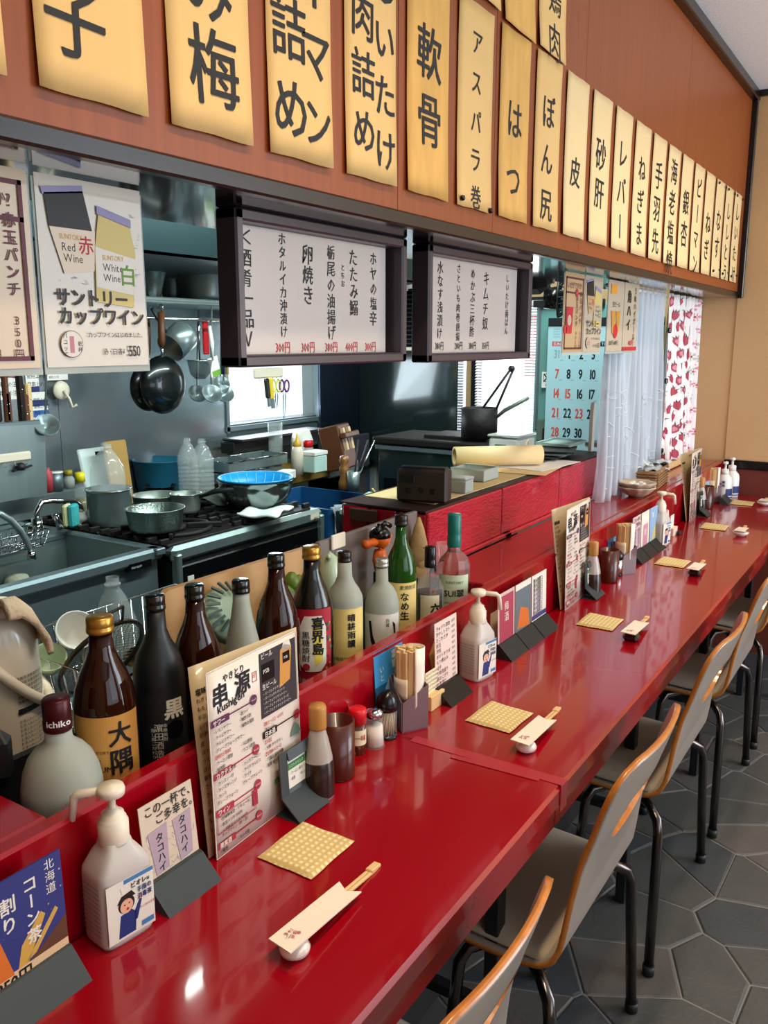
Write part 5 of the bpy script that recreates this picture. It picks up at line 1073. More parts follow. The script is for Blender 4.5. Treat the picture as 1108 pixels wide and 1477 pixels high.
# ================================================================== left kitchen shelf things
KS = .6955
P = onz(10, 1130, KS); P = Vector((-1.17, .715, KS)); h = zat(P, 885)-KS; r = 66*mpp(P)
P = Vector((onx(-14, 900, -1.15).x, onx(-14, 900, -1.15).y, KS)); o = T('electric_pot', 'cream electric hot water pot with a carry handle at the left edge', 'pot', P); h = zat(P, 885)-KS; r = 60*mpp(P)
MB().lathe([(0, 0), (r*1.08, 0), (r*1.08, h*.05), (r*1.02, h*.5), (r*.98, h*.86), (r*.9, h*.95), (r*.75, h), (0, h)], (0, 0, 0), 36).build('body', [mat('cream enamel', '#cfc3ae', .25, coat=.4, noise=(3, .04))], o)
MB().lathe([(0, h), (r*.6, h), (r*.62, h+.008), (r*.55, h+.016), (0, h+.018)], (0, 0, 0), 30).build('lid', [CREAM], o)
a0 = math.atan2(-P.y, -P.x)+.5; hd_ = Vector((math.cos(a0+1.0), math.sin(a0+1.0), 0))
MB().tube([hd_.cross(Vector((0, 0, 1)))*(r*1.08)*math.cos(t)+hd_*(r*1.15)*max(0, math.sin(t))+Vector((0, 0, h*.80-h*.30*math.sin(t))) for t in [PI*k/16 for k in range(17)]], .008, 10).build('carry_handle', [CREAM], o)
p = Print(cylfn(r*1.01, a0), .0006, cut=.008); p.lv = 4
for j in range(6): p.horiz('沸騰再沸騰電動給湯', -.1*r, h*(.70-.025*j), .0062, INK, 0, .9, 1)
p.rect(-.1*r, h*.51, .55*r, h*.54, BLKM)
for j in range(9): p.horiz('お手入れのしかた注意', -.1*r, h*(.47-.024*j), .0058, INK, 0, .9, 1)
p.build('print', o)
tz = onx(30, 880, -1.12); t = T('beige_towel', 'beige towel draped over the electric pot', 'towel', (P.x, P.y, KS+h+.004)); q = [rel(t, onx(x, y, -1.10)) for x, y in ((0, 868), (20, 866), (42, 882), (58, 905), (60, 918))]
MB().grid(lambda u, v: (lambda k, f_: q[k].lerp(q[min(k+1, 4)], f_))(min(int(u*4), 3), u*4-min(int(u*4), 3))+Vector(((v-.5)*.07, (.5-v)*.02, -.03*abs(v-.5)+.003*math.sin(v*12+u*5))), 16, 8).build('fabric', [mat('beige towelling', '#c9ac8c', .95, bump=(160, .8))], t, thick=.009)
tr = T('steel_drain_tray', 'steel tray under the bottles at the left edge', 'tray', (-1.065, .62, KS)); MB().box((0, 0, .012), (.20, .46, .02), bev=.004).box((.105, 0, .025), (.01, .46, .04), bev=.003).build('tray', [STEEL], tr)
P = onx(4, 1085, -.93); o = T('black_tap_handle', 'rounded black plastic object cut off at the left edge', 'handle', (P.x, P.y, P.z-.03)); MB().box((0, -.01, .03), (.05, .035, .075), bev=.016).build('body', [BLKM], o); MB().box((-.02, -.01, -.03), (.03, .03, .08), bev=.004).build('stem', [BLKM], o)
b = T('dish_basket', 'chrome wire dish basket behind the amber bottles', 'basket', (-1.15, 1.0, KS)); wire_basket(b, .31, .42, .185, 10, 14, .0017)
P = Vector((-1.13, .93, KS+.03)); sv = T('wire_sieve', 'round wire sieve with a dark rim leaning in the dish basket', 'sieve', onx(148, 948, -1.12)); rs = 68*mpp(sv.location)
R_ = Matrix.Rotation(.55, 3, 'Y')@Matrix.Rotation(.25, 3, 'X')
MB().tube([R_@Vector((.0, rs*math.cos(t), rs*math.sin(t))) for t in [2*PI*k/36 for k in range(36)]], .0045, 8, closed=True).build('rim', [mat('bronze wire', '#4d4338', .35, .8)], sv)
m = MB()
for k in range(-11, 12):
    c_ = k/12; s_ = math.sqrt(1-c_*c_)
    for ax_ in (0, 1):
        pts = []
        for j in range(11):
            e = (-1+2*j/10)*s_; rr2 = c_*c_+e*e; pts.append(R_@Vector((-.30*rs*(1-rr2), rs*(c_ if ax_ else e), rs*(e if ax_ else c_))))
        m.tube(pts, .0006, 3)
stuff(m.build('mesh_bowl', [mat('fine wire', '#8a8f86', .4, .8)], sv)); MB().tube([R_@Vector((0, -.03, rs)), R_@Vector((.0, -.028, rs+.035)), R_@Vector((0, .028, rs+.035)), R_@Vector((0, .03, rs))], .0025, 6).build('handle_loop', [mat('bronze wire', '#4d4338', .35, .8)], sv)
P = onx(168, 930, -1.22); P.z = KS+.002; pet(P, zat(P, 832)-P.z, .040, 'clear plastic bottle standing behind the wire sieve', ribs=False)
for (x, y, rr2, l, M, tl) in ((105, 905, .055, 'white bowl drying in the dish basket', WHITE, .9), (100, 965, .045, 'clear measuring cup in the dish basket', CLEAR, .4), (62, 1000, .05, 'glass bowl lying in the dish basket', CLEAR, .7), (185, 935, .03, 'brown bristle brush lying in the sieve', mat('brown bristle', '#6b5a2c', .9, bump=(90, 1)), 1.2), (128, 935, .035, 'white lid in the dish basket', WHITE, 1.1), (70, 950, .045, 'pale green dish in the dish basket', mat('pale green glaze', '#b9c9a8', .3), .6)):
    rr2 *= .62; P = onx(x, y+14, -1.17); o = T('drying_dish', l, 'dish', P); MB().lathe([(0, 0), (rr2*.5, 0), (rr2*.9, .02), (rr2, .035), (rr2*.95, .036), (rr2*.84, .022), (rr2*.45, .004), (0, .004)], (0, 0, 0), 24, R=Matrix.Rotation(tl, 3, 'Y')@Matrix.Rotation(.3, 3, 'X')).build('dish', [M], o)
P = onx(322, 880, -.930); o = T('green_colander', 'pale green slotted plastic colander behind the frosted bottle', 'colander', P); rr2 = 42*mpp(P); R_ = Matrix.Rotation(1.1, 3, 'Y'); PG = mat('pale green plastic', '#a9c9b4', .35, trans=.15, noise=None)
MB().lathe([(0, rr2*.55), (rr2*.45, rr2*.52), (rr2*.85, rr2*.3), (rr2, 0), (rr2*.95, 0), (rr2*.8, rr2*.28), (0, rr2*.5)], (0, 0, -.01), 28, R=R_).build('bowl', [PG], o)
for k in range(16):
    a = 2*PI*k/16; MB().box(R_@Vector((math.cos(a)*rr2*.74, math.sin(a)*rr2*.74, rr2*.40)), (.022, .004, .004), R=R_@Matrix.Rotation(a, 3, 'Z')@Matrix.Rotation(.65, 3, 'Y')).build('slot', [col('slot shade', '#56706a')], o)

# ================================================================== things on the counter
# ---- hand sanitizer
def sanitizer(x, y, rz, label, spout=PI):
    o = T('sanitizer_bottle', label, 'bottle', (x, y, CZ), rz, 'pump sanitizer bottles on the counter')
    BODY = mat('translucent white plastic', '#d8cfc6', .28, trans=.25, ior=1.3, noise=None)
    b, a = .0255, .0335
    def ring(sx, sy, z):
        pts = []
        for i in range(36):
            t = 2*PI*i/36; c_, s_ = math.cos(t), math.sin(t); e = .42
            pts.append((sx*math.copysign(abs(c_)**e, c_), sy*math.copysign(abs(s_)**e, s_), z))
        return pts
    secs = [ring(b*.94, a*.95, 0), ring(b, a, .005), ring(b, a, .083), ring(b*.98, a*.97, .090), ring(b*.80, a*.66, .105), ring(.0155, .0165, .113), ring(.015, .015, .118)]
    m = MB(); m.add(sum(secs, []), [(j*36+i, j*36+(i+1) % 36, (j+1)*36+(i+1) % 36, (j+1)*36+i) for j in range(len(secs)-1) for i in range(36)]+[tuple(reversed(range(36))), tuple(range(6*36, 7*36))], 0, True)
    m.build('body', [BODY], o)
    MB().lathe([(.0165, .114), (.017, .116), (.017, .138), (.015, .140), (.015, .143), (.0125, .144), (.0125, .149), (.007, .152), (.006, .155), (0, .155)], (0, 0, 0), 28).build('collar', [CREAM], o)
    hd2 = MB(); hd2.lathe([(.0042, .15), (.0042, .166), (.009, .169)], (0, 0, 0), 16, caps=False).lathe([(.009, .168), (.0148, .171), (.0155, .177), (.014, .181), (0, .183)], (0, 0, 0), 28)
    d = Vector((math.cos(spout-rz), math.sin(spout-rz), 0)); z_ = Vector((0, 0, 1)); hd2.tube([z_*.175+d*.008, z_*.172+d*.036, z_*.168+d*.041, z_*.140+d*.045], [.0052, .0048, .0046, .0038], 10); hd2.build('pump_head', [CREAM], o)
    p = Print(planefn((b+.0006, -.030, .008), (0, 1, 0), (0, 0, 1)), .0004); NV = col('navy cloth', '#1b2d6b')
    p.rect(.0, .0, .060, .072, LWH); p.up(); p.rect(.022, .066, .060, .071, col('blue stripe', '#3f78a8')); SK_ = col('skin print', '#e0a98a')
    p.poly([(.012, .003), (.034, .003), (.036, .026), (.030, .032), (.016, .030)], NV); p.poly([(.033, .016), (.037, .016), (.044, .038), (.041, .040), (.034, .028)], NV)
    p.up(); p.disc(.024, .041, .0105, DKB, 18); p.up(); p.disc(.024, .039, .0082, SK_, 18, .0088); p.poly([(.012, .045), (.036, .048), (.031, .055), (.018, .053)], DKB); p.disc(.043, .042, .0034, SK_, 10); p.line(.020, .056, .018, .064, .002, LWH)
    p.up(); p.disc(.0215, .041, .0010, INK, 8); p.disc(.0275, .0415, .0010, INK, 8); p.disc(.025, .035, .0018, REDINK, 8)
    p.horiz('ビオレu', .030, .0605, .0078, INK, .03, .9); p.horiz('手指の', .038, .0515, .0075, NV, .03, .85); p.horiz('消毒液', .038, .043, .0075, NV, .03, .85); p.horiz('手と指の洗浄', .040, .028, .0034, REDINK, .0); p.rect(.042, .004, .058, .010, col('blue stripe', '#3f78a8')); p.build('label', o)
    q = Print(planefn((-.020, -a-.0006, .010), (1, 0, 0), (0, 0, 1)), .0004); gi = col('grey ink', '#777777')
    for j in range(11): q.horiz('使用方法成分注意事項', .002, .066-.0058*j, .0036, gi, 0, 1, 1)
    q.build('back_label', o)
    return o
S1 = sanitizer(-.722, .560, -.12, 'white pump sanitizer bottle nearest the camera, between two drink cards', PI+.62)
sanitizer(-.720, 1.462, -.15, 'white pump sanitizer bottle between the handwritten card and the three card stand', .55)
sanitizer(-.720, 2.800, -.15, 'white pump sanitizer bottle before the bowls, third and farthest of the row', .45)
# ---- card holders
def card(y0, y1, h, X, label, base, draw, lean_=.02, stand_=True, name='drink_card', z=CZ, blk=SLATE, rz=0):
    w = y1-y0; o = T(name, label, 'card', (X, (y0+y1)/2, z), rz)
    O = Vector((0, -w/2, .004)); V = Vector((-lean_, 0, h)).normalized()
    c = MB().prism([O, O+Vector((0, w, 0)), O+Vector((0, w, 0))+V*h, O+V*h], (-.0012, 0, 0)).build('card', [base], o)
    p = Print(planefn(O+Vector((.0004, 0, 0)), (0, 1, 0), V), .0003); draw(p, w, h); p.build('print', o)
    if stand_: MB().prism([(-.004, -w/2-.001, 0), (.034, -w/2-.001, 0), (.003, -w/2-.001, .030), (-.004, -w/2-.001, .032)], (0, w+.002, 0)).build('holder', [blk], o)
    return o
NAVYS = col('night blue print', '#2a3170'); ORP = col('orange tea print', '#cf6a22')
def d_corn(p, w, h):
    p.rect(0, 0, w, h*.26, col('beige strip', '#d9b48a')); p.rect(0, h*.26, w, h, NAVYS)
    for k in range(7): p.disc(random.uniform(.2, 1)*w, random.uniform(.4, .9)*h, .0012, LWH, 6)
    p.up(); p.poly([(-.0, .24*h), (.46*w, .24*h), (.36*w, .56*h), (.05*w, .50*h), (0, .42*h)], ORP); p.poly([(.5*w, .26*h), (.6*w, .26*h), (.80*w, .56*h), (.76*w, .60*h), (.55*w, .42*h)], GOLDP); p.poly([(.58*w, .27*h), (.68*w, .30*h), (.93*w, .54*h), (.90*w, .57*h)], GOLDP); p.poly([(.62*w, .26*h), (w, .26*h), (w, .46*h)], col('husk brown', '#5a3520'))
    p.disc(.02*w, .74*h, .014, col('badge', '#a8a078'), 20); p.up(); p.poly([(.08*w, .50*h), (.24*w, .46*h), (.28*w, .34*h), (.12*w, .32*h)], col('pale orange print', '#df9660')); p.vert('北海道', .88*w, .98*h, .0125, LWH, .0); p.vert('コーン茶', .68*w, .93*h, .0175, LWH, .03); p.vert('割り', .46*w, .87*h, .0195, LWH, .03); p.horiz('350円', .28*w, .19*h, .0185, INK, .04, .9)
card(.372, .490, .138, -.718, 'night blue drink card priced 350 yen at the lower left corner', NAVYS, d_corn, .004)
def d_toku(p, w, h):
    for k in range(60): a, b_ = random.uniform(.06, .94)*w, random.uniform(.2, .7)*h; q = random.uniform(0, 3); p.line(a, b_, a+.006*math.cos(q), b_+.006*math.sin(q), .0005, LILAC)
    p.up(); 
    for u0, sl in ((.1, .1), (.56, .05)):
        p.poly([(u0*w, .70*h), ((u0+.36)*w, .72*h), ((u0+.32)*w, .26*h), ((u0+.08)*w, .24*h)], col('can mauve', '#a7929c'))
    p.up(); p.vert('タコハイ', .30*w, .66*h, .0125, DKB, .03, 1.0); p.vert('タコハイ', .74*w, .70*h, .0125, DKB, .03, 1.0); p.rect(0, .11*h, w, .22*h, NAVYS); p.up(); p.horiz('プレーンサワー 380円', .05*w, .165*h, .0078, LWH, .0, .8)
    p.horiz('この一杯で、', .08*w, .92*h, .0145, DKB, .02, .95); p.horiz('ご多幸を。', .26*w, .80*h, .0145, DKB, .02, .95)
card(.605, .690, .122, -.722, 'pale drink card reading この一杯で beside the nearest sanitizer bottle, with two sketched cans', mat('pale card', '#cbb8a0', .5, noise=(4, .05)), d_toku, .012)
# ---- tall laminated menus with black windowed clip
def menu(y, label, full=True, X=-.722, rz=0):
    w, h = .190, .257; o = T('tall_menu', label, 'menu', (X, y, CZ), rz, 'laminated drink menus standing on the counter')
    PG_ = mat('menu page', '#ddcfc0', .3, noise=(3, .03), coat=.4)
    def f1(u, v, e): return Vector((-.008*(u/w)-.006*(v/h)+e, u-w/2, .001+v))
    MB().grid(lambda a, b_: f1(a*w, b_*h, 0), 10, 4).build('front_page', [PG_], o, thick=.0009)
    def f2(a, b_): 
        BL, BR, TL, TR = Vector((-.010, -w/2-.004, .002)), Vector((-.012, w/2, .002)), Vector((-.052, -w/2+.015, h*.975)), Vector((-.018, w/2+.006, h*1.01))
        return BL.lerp(BR, a).lerp(TL.lerp(TR, a), b_)
    MB().grid(f2, 8, 4).build('back_page', [mat('buff page', '#c9b48c', .35, noise=(3, .03), coat=.3)], o, thick=.0009)
    N_ = lambda u, v, e: f2(u/w, v/h)+Vector((.0008+e, 0, 0))
    q = Print(N_, .0020); q.horiz('炭火焼鳥各種', .07, h*.945, .0085, INK, .0, 1, 1); q.rect(.065, h*.92, .14, h*.922, INK)
    for j, t in enumerate(('塩味噌', 'ねぎま', 'もも正肉', '手羽元', 'レバー', '砂肝', '皮', 'はつ', 'つくね', 'ぼん尻', '軟骨', 'ささみ', 'ささみ', 'うずら', '豚バラ', 'なす', 'ししとう')): q.horiz(t, .006, h*(.86-.045*j), .0078 if j else .010, INK, .0 if j else .03, .9, 1)
    q.build('back_print', o)
    p = Print(f1, .0010); p.lv = 3; VI = col('violet bar', '#5b2048'); CR = col('crimson bar', '#a3263a')
    p.frame(0, 0, w, h, .0012, LWH)
    if full:
        p.horiz('やきとり', .030, h*.93, .0115, INK, .03, .95, 2, 0, .05); p.ch('串', .024, h*.855, .033, INK, .045); p.ch('源', .068, h*.86, .033, INK, .045); p.horiz('kushigen', .017, h*.785, .0150, INK, .03, 1, 2, 0, .08); p.frame(.088, h*.83, .098, h*.885, .001, REDINK); p.vert('印', .093, h*.88, .008, REDINK)
        p.rect(.104, h*.60, w-.004, h*.965, col('beer panel', '#2c2226')); p.up(); p.horiz('ビール', .107, h*.945, .0095, LWH, .02, .9); p.rect(.108, h*.80, .136, h*.90, BLK); p.poly([(.146, h*.72), (.170, h*.74), (.176, h*.93), (.160, h*.955), (.150, h*.93)], col('beer glass print', '#c98a3a')); p.poly([(.152, h*.92), (.176, h*.92), (.172, h*.965), (.158, h*.965)], LWH); p.up(); p.rect(.155, h*.85, .171, h*.91, BLK); p.up(); p.horiz('PSB', .110, h*.86, .0085, LWH, .01); p.horiz('PSB', .157, h*.88, .0055, LWH, .01); p.horiz('生ビール', .107, h*.775, .0088, LWH, .02, .9)
        for j in range(5): p.horiz('・パーフェクトサントリービール'[:10+j], .107, h*(.735-.027*j), .0050, LWH, .0, .9, 1)
        for (v, t, M) in ((.735, 'サワー', VI), (.455, 'カクテル', CR), (.255, 'ワイン', CR), (.075, '果実酒', CR)):
            p.rect(.003, h*(v-.028), .038, h*(v+.008), M); p.rect(.036, h*(v-.008), .088, h*(v-.001), M); p.disc(.088, h*(v+.002), .0072, M); p.up(); p.horiz(t, .006, h*(v-.010), .0086, LWH, .03, .9); p.horiz('各400円', .0825, h*(v+.002), .0033, LWH, 0, .9, 1); p.lv -= 1
        L = [(.005, .68, ['・レモンサワー', '・ライムサワー', '・カルピスサワー', '・グレープフルーツサワー', '【焼酎お茶割】', '・ウーロン茶割', '・緑茶割', '・ジャスミン茶割']), (.056, .70, ['・酎ハイ', '・梅酢水割', '・梅酢お湯割', '', '', '・そば茶割', '・ウコン茶割']), (.005, .40, ['・カシスソーダ', '・カシスオレンジ', '・カシス', '　グレープフルーツ']), (.056, .42, ['・カシスウーロン', '・ライチカルピス', '・ライチ', '　グレープフルーツ']),
             (.008, .205, ['（甘味果実酒・リキュール）', '・赤玉パンチ　350円', '・メガ赤玉パンチ 800円']), (.006, .115, ['・カップワイン（赤・白）']), (.006, .03, ['・梅酒', '']), (.04, .035, ['・カシス酒']), (.105, .565, ['【瓶ビール】　650円', '・瓶ビール']), (.105, .46, ['【冷酒】', '・大関　ひやおろし', '【生酒飲み比べ】', '・八海山　純米吟醸', '・浦霞　純米吟醸'])]
        for (u, v, ts) in L:
            for j, t in enumerate(ts):
                if t: p.horiz(t.replace('　', ' '), u, h*(v-.034*j), .0060, INK if '【' not in t else REDINK, .01, .85, 1)
        p.rect(.104, h*.485, .135, h*.525, BLK); p.rect(.135, h*.51, w-.004, h*.517, BLK); p.disc(w-.008, h*.515, .007, CR); p.up(); p.horiz('日本酒', .107, h*.505, .0088, LWH, .03, .9)
        p.frame(.004, h*.13, .082, h*.225, .0010, CR); p.rect(.076, h*.15, .086, h*.24, CR); p.disc(w-.006, h*.27, .007, CR)
        p.poly([(.165, h*.40), (.19, h*.40), (.186, h*.44), (.176, h*.48), (.168, h*.43)], col('teal sketch', '#5f7a70'))
        p.rect(.125, h*.185, .165, h*.215, col('menu green', '#2c7a3c')); p.up(); p.horiz('ソフトドリンク', .127, h*.20, .0065, LWH, .02, .85); p.horiz('・ウーロン茶', .127, h*.165, .0058, INK, 0, .85, 1); p.horiz('・緑茶', .127, h*.13, .0058, INK, 0, .85, 1); p.horiz('・コーラ', .152, h*.17, .0052, INK, 0, .7, 1)
    p.build('print', o)
    # windowed stand
    st2 = MB(); xs = .006; MB().prism([(xs-.001, .046, .036), (xs-.001, .090, .036), (xs-.004, .090, .084), (xs-.004, .046, .084)], (.0012, 0, 0)).build('insert', [LWH], o)
    q = Print(planefn((xs+.0004, .047, .036), (0, 1, 0), (-.06, 0, 1)), .0004); q.rect(.002, .028, .040, .038, col('menu green', '#2c7a3c')); q.up(); q.horiz('ソフトドリンク', .003, .033, .0058, LWH, .02, .82); q.horiz('・ウーロン茶', .003, .022, .0056, INK, 0, .8, 1); q.horiz('・緑茶', .003, .013, .0056, INK, 0, .8, 1); q.horiz('・コーラ', .026, .022, .0052, INK, 0, .7, 1); q.horiz('・オレンジ', .024, .013, .0052, INK, 0, .7, 1); q.build('insert_print', o)
    def plate(u0, u1, v0, v1): st2.prism([(xs, u0, v0), (xs, u1, v0), (xs-.004, u1, v1), (xs-.004, u0, v1)], (.0022, 0, 0))
    a0_, a1_ = .030, .100
    plate(a0_, a0_+.017, .028, .095); plate(a1_-.012, a1_, .028, .095); plate(a0_+.017, a1_-.012, .028, .040); plate(a0_+.017, a1_-.012, .080, .095)
    st2.prism([(xs, a0_, .028), (xs, a1_, .028), (xs+.032, a1_, .001), (xs+.032, a0_, .001)], (.002, 0, .0015)); st2.prism([(xs-.02, a0_, .0), (xs+.03, a0_, 0), (xs+.03, a1_, 0), (xs-.02, a1_, 0)], (0, 0, .0015)); st2.build('stand', [SLATE], o)
    return o
M1 = menu(.812, 'tall laminated drink menu nearest the camera, reading kushigen')
dup(M1, (-.724, 2.055, CZ), 0, 'tall laminated drink menu beside the second soy sauce bottle, before the red partition')
dup(M1, (-.724, 3.325, CZ), 0, 'tall laminated drink menu farthest away, before the printed curtains')
# ---- soy sauce bottles
def soy(px, py_, ty, w, label, X=None):
    P, h, r = stand(px, py_, CZ, ty, w); o = T('soy_sauce_bottle', label, 'bottle', P, 0, 'soy sauce bottles on the counter'); h = .146; r = .0238
    MB().lathe([(0, 0), (r*.95, 0), (r, h*.03), (r*1.0, h*.25), (r*.88, h*.45), (r*.66, h*.62), (r*.50, h*.72), (r*.46, h*.78), (0, h*.78)], (0, 0, 0), 28).build('body', [SOYG], o)
    MB().lathe([(r*1.005, h*.03), (r*1.008, h*.25), (r*.93, h*.40), (r*.90, h*.41)], (0, 0, 0), 28, caps=False).build('sauce', [mat('soy seen through plastic', '#2a1813', .25, noise=None, trans=.1)], o)
    MB().lathe([(r*.54, h*.74), (r*.55, h*.76), (r*.55, h*.96), (r*.48, h*.99), (0, h)], (0, 0, 0), 24).build('cap', [mat('tan cap', '#b07a3a', .4)], o); return o
Y1 = soy(460, 1147, 1012, 48, 'soy sauce bottle with a tan cap beside the nearest tall menu')
P2 = onz(853, 857, CZ); dup(Y1, P2, 0, 'soy sauce bottle with a tan cap beside the second tall menu'); P3 = onz(1009, 741, CZ); dup(Y1, P3, 0, 'soy sauce bottle with a tan cap beside the farthest tall menu')
# ---- brown cups
def cup(P, label):
    o = T('brown_cup', label, 'cup', P, 0, 'brown lacquer cups on the counter'); r, h = .0275, .092
    MB().lathe([(0, 0), (r*.95, 0), (r, .004), (r, h), (r*.93, h), (r*.91, .006), (0, .006)], (0, 0, 0), 32).build('cup', [CUPB], o); return o
C1 = cup(onz(489, 1118, CZ)+Vector((-.003, 0, 0)), 'brown lacquer cup beside the nearest soy sauce bottle')
dup(C1, onz(877, 838, CZ), 0, 'brown lacquer cup beside the second soy sauce bottle'); dup(C1, onz(1018, 733, CZ), 0, 'brown lacquer cup beside the farthest soy sauce bottle')
# ---- spice jars
def spice(P, label, lab=True):
    o = T('spice_jar', label, 'jar', P, 0); r, h = .0135, .078
    MB().cyl((0, 0, 0), r, h*.72, n=20).build('jar', [mat('brown spice', '#5a2c18', .25, coat=.4)], o); MB().lathe([(r*1.08, h*.68), (r*1.1, h*.98), (r, h), (0, h)], (0, 0, 0), 20).build('cap', [REDP], o)
    if lab: p = Print(cylfn(r+.0003, -.7), .0004, cut=.003); p.rect(-.018, .018, .018, .044, LCR); p.up(); p.horiz('一味', -.010, .031, .011, REDINK, .02); p.build('label', o)
    return o
J1 = spice(onz(516, 1085, CZ), 'red capped spice jar with a paper label beside the nearest brown cup'); spice(onz(508, 1075, CZ)+Vector((-.012, -.012, 0)), 'red capped spice jar half hidden behind the nearest brown cup', False)
spice(onz(873, 828, CZ)+Vector((-.018, .0, 0)), 'red capped spice jar behind the second brown cup', False)
P = onz(540, 1075, CZ); o = T('salt_shaker', 'glass salt shaker with a chrome lid', 'shaker', P); r, h = .017, .066
MB().lathe([(0, 0), (r*1.05, 0), (r, h*.05), (r*.82, h*.82), (0, h*.82)], (0, 0, 0), 12, sm=False).build('glass', [CLEAR], o); MB().lathe([(0, .002), (r*.93, .003), (r*.84, h*.56), (0, h*.58)], (0, 0, 0), 14).build('salt', [mat('salt', '#e6d8c8', .9)], o); MB().lathe([(r*.86, h*.80), (r*.88, h*.92), (r*.6, h), (0, h)], (0, 0, 0), 20).build('lid', [CHR], o)
P = onz(558, 1062, CZ); o = T('toothpick_jar', 'clear toothpick jar with a domed black lid', 'jar', P); r, h = .0175, .084
MB().cyl((0, 0, 0), r, h*.62, n=24).build('glass', [CLEAR], o); MB().lathe([(0, h*.0), (r*1.03, h*.0), (r*1.03, h*.06), (0, h*.06)], (0, 0, 0), 24).build('base', [BLK], o); MB().lathe([(r*1.05, h*.60), (r*1.05, h*.72), (r*.92, h*.86), (r*.5, h*.98), (0, h)], (0, 0, 0), 24).build('lid', [BLK], o)
for k in range(26): a = k*2.4; q = r*.78*math.sqrt((k+.5)/26); b_ = (k*1.7); MB().tube([(q*math.cos(a), q*math.sin(a), .006), (q*math.cos(a+.5), q*math.sin(a+.5), h*.58)], .0009, 4).build('toothpick', [WOOD], o)
P = onz(889, 829, CZ); o = T('oil_jar', 'small chrome jar with a black lid beside the second brown cup', 'jar', P); MB().cyl((0, 0, 0), .017, .05).build('jar', [CHR], o); MB().lathe([(.018, .048), (.018, .06), (.010, .072), (0, .074)], (0, 0, 0), 20).build('lid', [BLK], o); MB().cyl((0, 0, 0), .0175, .006).build('base', [BLK], o)
# ---- chopstick holders
def holder(P, label, n=30):
    o = T('chopstick_holder', label, 'holder', P, 0, 'chopstick holders on the counter'); w = .025
    R_ = Matrix.Rotation(-.55, 3, 'Z')
    for (x0, y0, x1, y1, h0, h1) in ((w, -w, w, w, .052, .078), (-w, -w, w, -w, .085, .052), (-w, w, -w, -w, .085, .085), (-w, w, w, w, .085, .078)):
        a, b_ = R_@Vector((x0, y0, .003)), R_@Vector((x1, y1, .003)); nn = (b_-a).cross(Vector((0, 0, 1))).normalized()*.0018
        MB().prism([a, b_, b_+Vector((0, 0, h1)), a+Vector((0, 0, h0))], nn).build('wall', [HOLD], o)
    MB().box((0, 0, .002), (2*w, 2*w, .004), R=R_).build('base', [HOLD], o); rnd = random.Random(2)
    for k in range(n):
        a = k*2.39996; q = .0205*math.sqrt((k+.5)/n); x_, y_ = q*math.cos(a), q*math.sin(a); h = .142+rnd.uniform(-.003, .003); s_ = 1.12; t = .0032
        MB().prism([(x_-t, y_-t, .006), (x_+t, y_-t, .006), (x_*s_+t, y_*s_-t, h), (x_*s_-t, y_*s_-t, h)], (0, 2*t, 0)).build('chopstick', [WOOD if k % 3 else mat('paler wood', '#e8cfa0', .5, noise=(9, .08))], o)
    MB().grid(lambda u, v: Vector(((.0265+.002*u)*math.cos(-.62+u*2.9), (.0265+.002*u)*math.sin(-.62+u*2.9), (.040+.028*min(1, u*3))*(1-v)+v*(.150-.010*u))), 22, 3).build('paper_sleeve', [mat('paper sleeve', '#eadfcb', .7, noise=(8, .03))], o, thick=.0008)
    MB().grid(lambda u, v: Vector((.0262*math.cos(-2.7+u*1.6), .0262*math.sin(-2.7+u*1.6), (.070-.02*u)*(1-v)+v*.094)), 12, 3).build('paper_band', [mat('pale paper band', '#e3cfae', .7, noise=(8, .03))], o, thick=.0006)
    return o
H1 = holder(onz(592, 1046, CZ)+Vector((-.004, 0, 0)), 'full chopstick holder beside the domed toothpick jar')
dup(H1, onz(906, 826, CZ)+Vector((-.016, 0, 0)), 0, 'full chopstick holder beside the chrome jar, before the blue card'); dup(H1, onz(1028, 724, CZ)+Vector((-.006, 0, 0)), 0, 'full chopstick holder farthest away, beside the white lotion bottles')
# ---- cards leaning on the ledge behind the first holder
def block_card(px0, px1, pyb, pyt, X, label, base, draw, lean_=.01, stand_=False, z=CZ, **k):
    a, b_ = onx(px0, pyb-40, X), onx(px1, pyb-40, X); h = .139
    return card(a.y, b_.y, h, X, label, base, draw, lean_, stand_, z=z, **k)
def d_blue(p, w, h):
    p.rect(0, h*.55, w, h, col('sky print', '#2f86b8')); p.up(); p.poly([(.2*w, .05*h), (.9*w, .05*h), (.75*w, .5*h), (.5*w, .62*h), (.3*w, .45*h)], col('mountain print', '#7fa0b0')); p.vert('富嶽', .68*w, .93*h, .016, LWH, 0); p.vert('いと', .25*w, .80*h, .014, LWH, 0)
block_card(545, 586, 1015, 905, -.747, 'blue card with a pale mountain leaning behind the first chopstick holder', col('deep blue card', '#12506e'), d_blue)
def d_soul(p, w, h): p.vert('ソウル', .55*w, .85*h, .016, INK, .0); p.rect(.72*w, .3*h, .82*w, .97*h, BLKM); p.vert('本格焼酎ソーダ割', .9*w, .9*h, .007, INK); p.rect(.0, 0, w, .2*h, BRWN); p.rect(.25*w, .55*h, .38*w, .66*h, col('ochre', '#b98a3a'))
block_card(586, 614, 990, 885, -.750, 'cream card reading ソウル leaning on the red ledge beside the blue card', LCR, d_soul)
def d_redb(p, w, h): p.poly([(.25*w, .55*h), (w, 1*h), (w, .3*h), (.4*w, .2*h)], col('beer print', '#c79a5a')); p.up(); p.disc(.62*w, .62*h, .012, LCR); p.vert('佳', .3*w, .3*h, .016, INK, .05); p.horiz('NEW', .1*w, .82*h, .010, LWH, .02, 1, 2, 0, .8); p.horiz('900円', .3*w, .10*h, .009, LWH)
block_card(614, 645, 985, 878, -.749, 'dark red card with a beer glass leaning behind the handwritten card', LRD, d_redb)
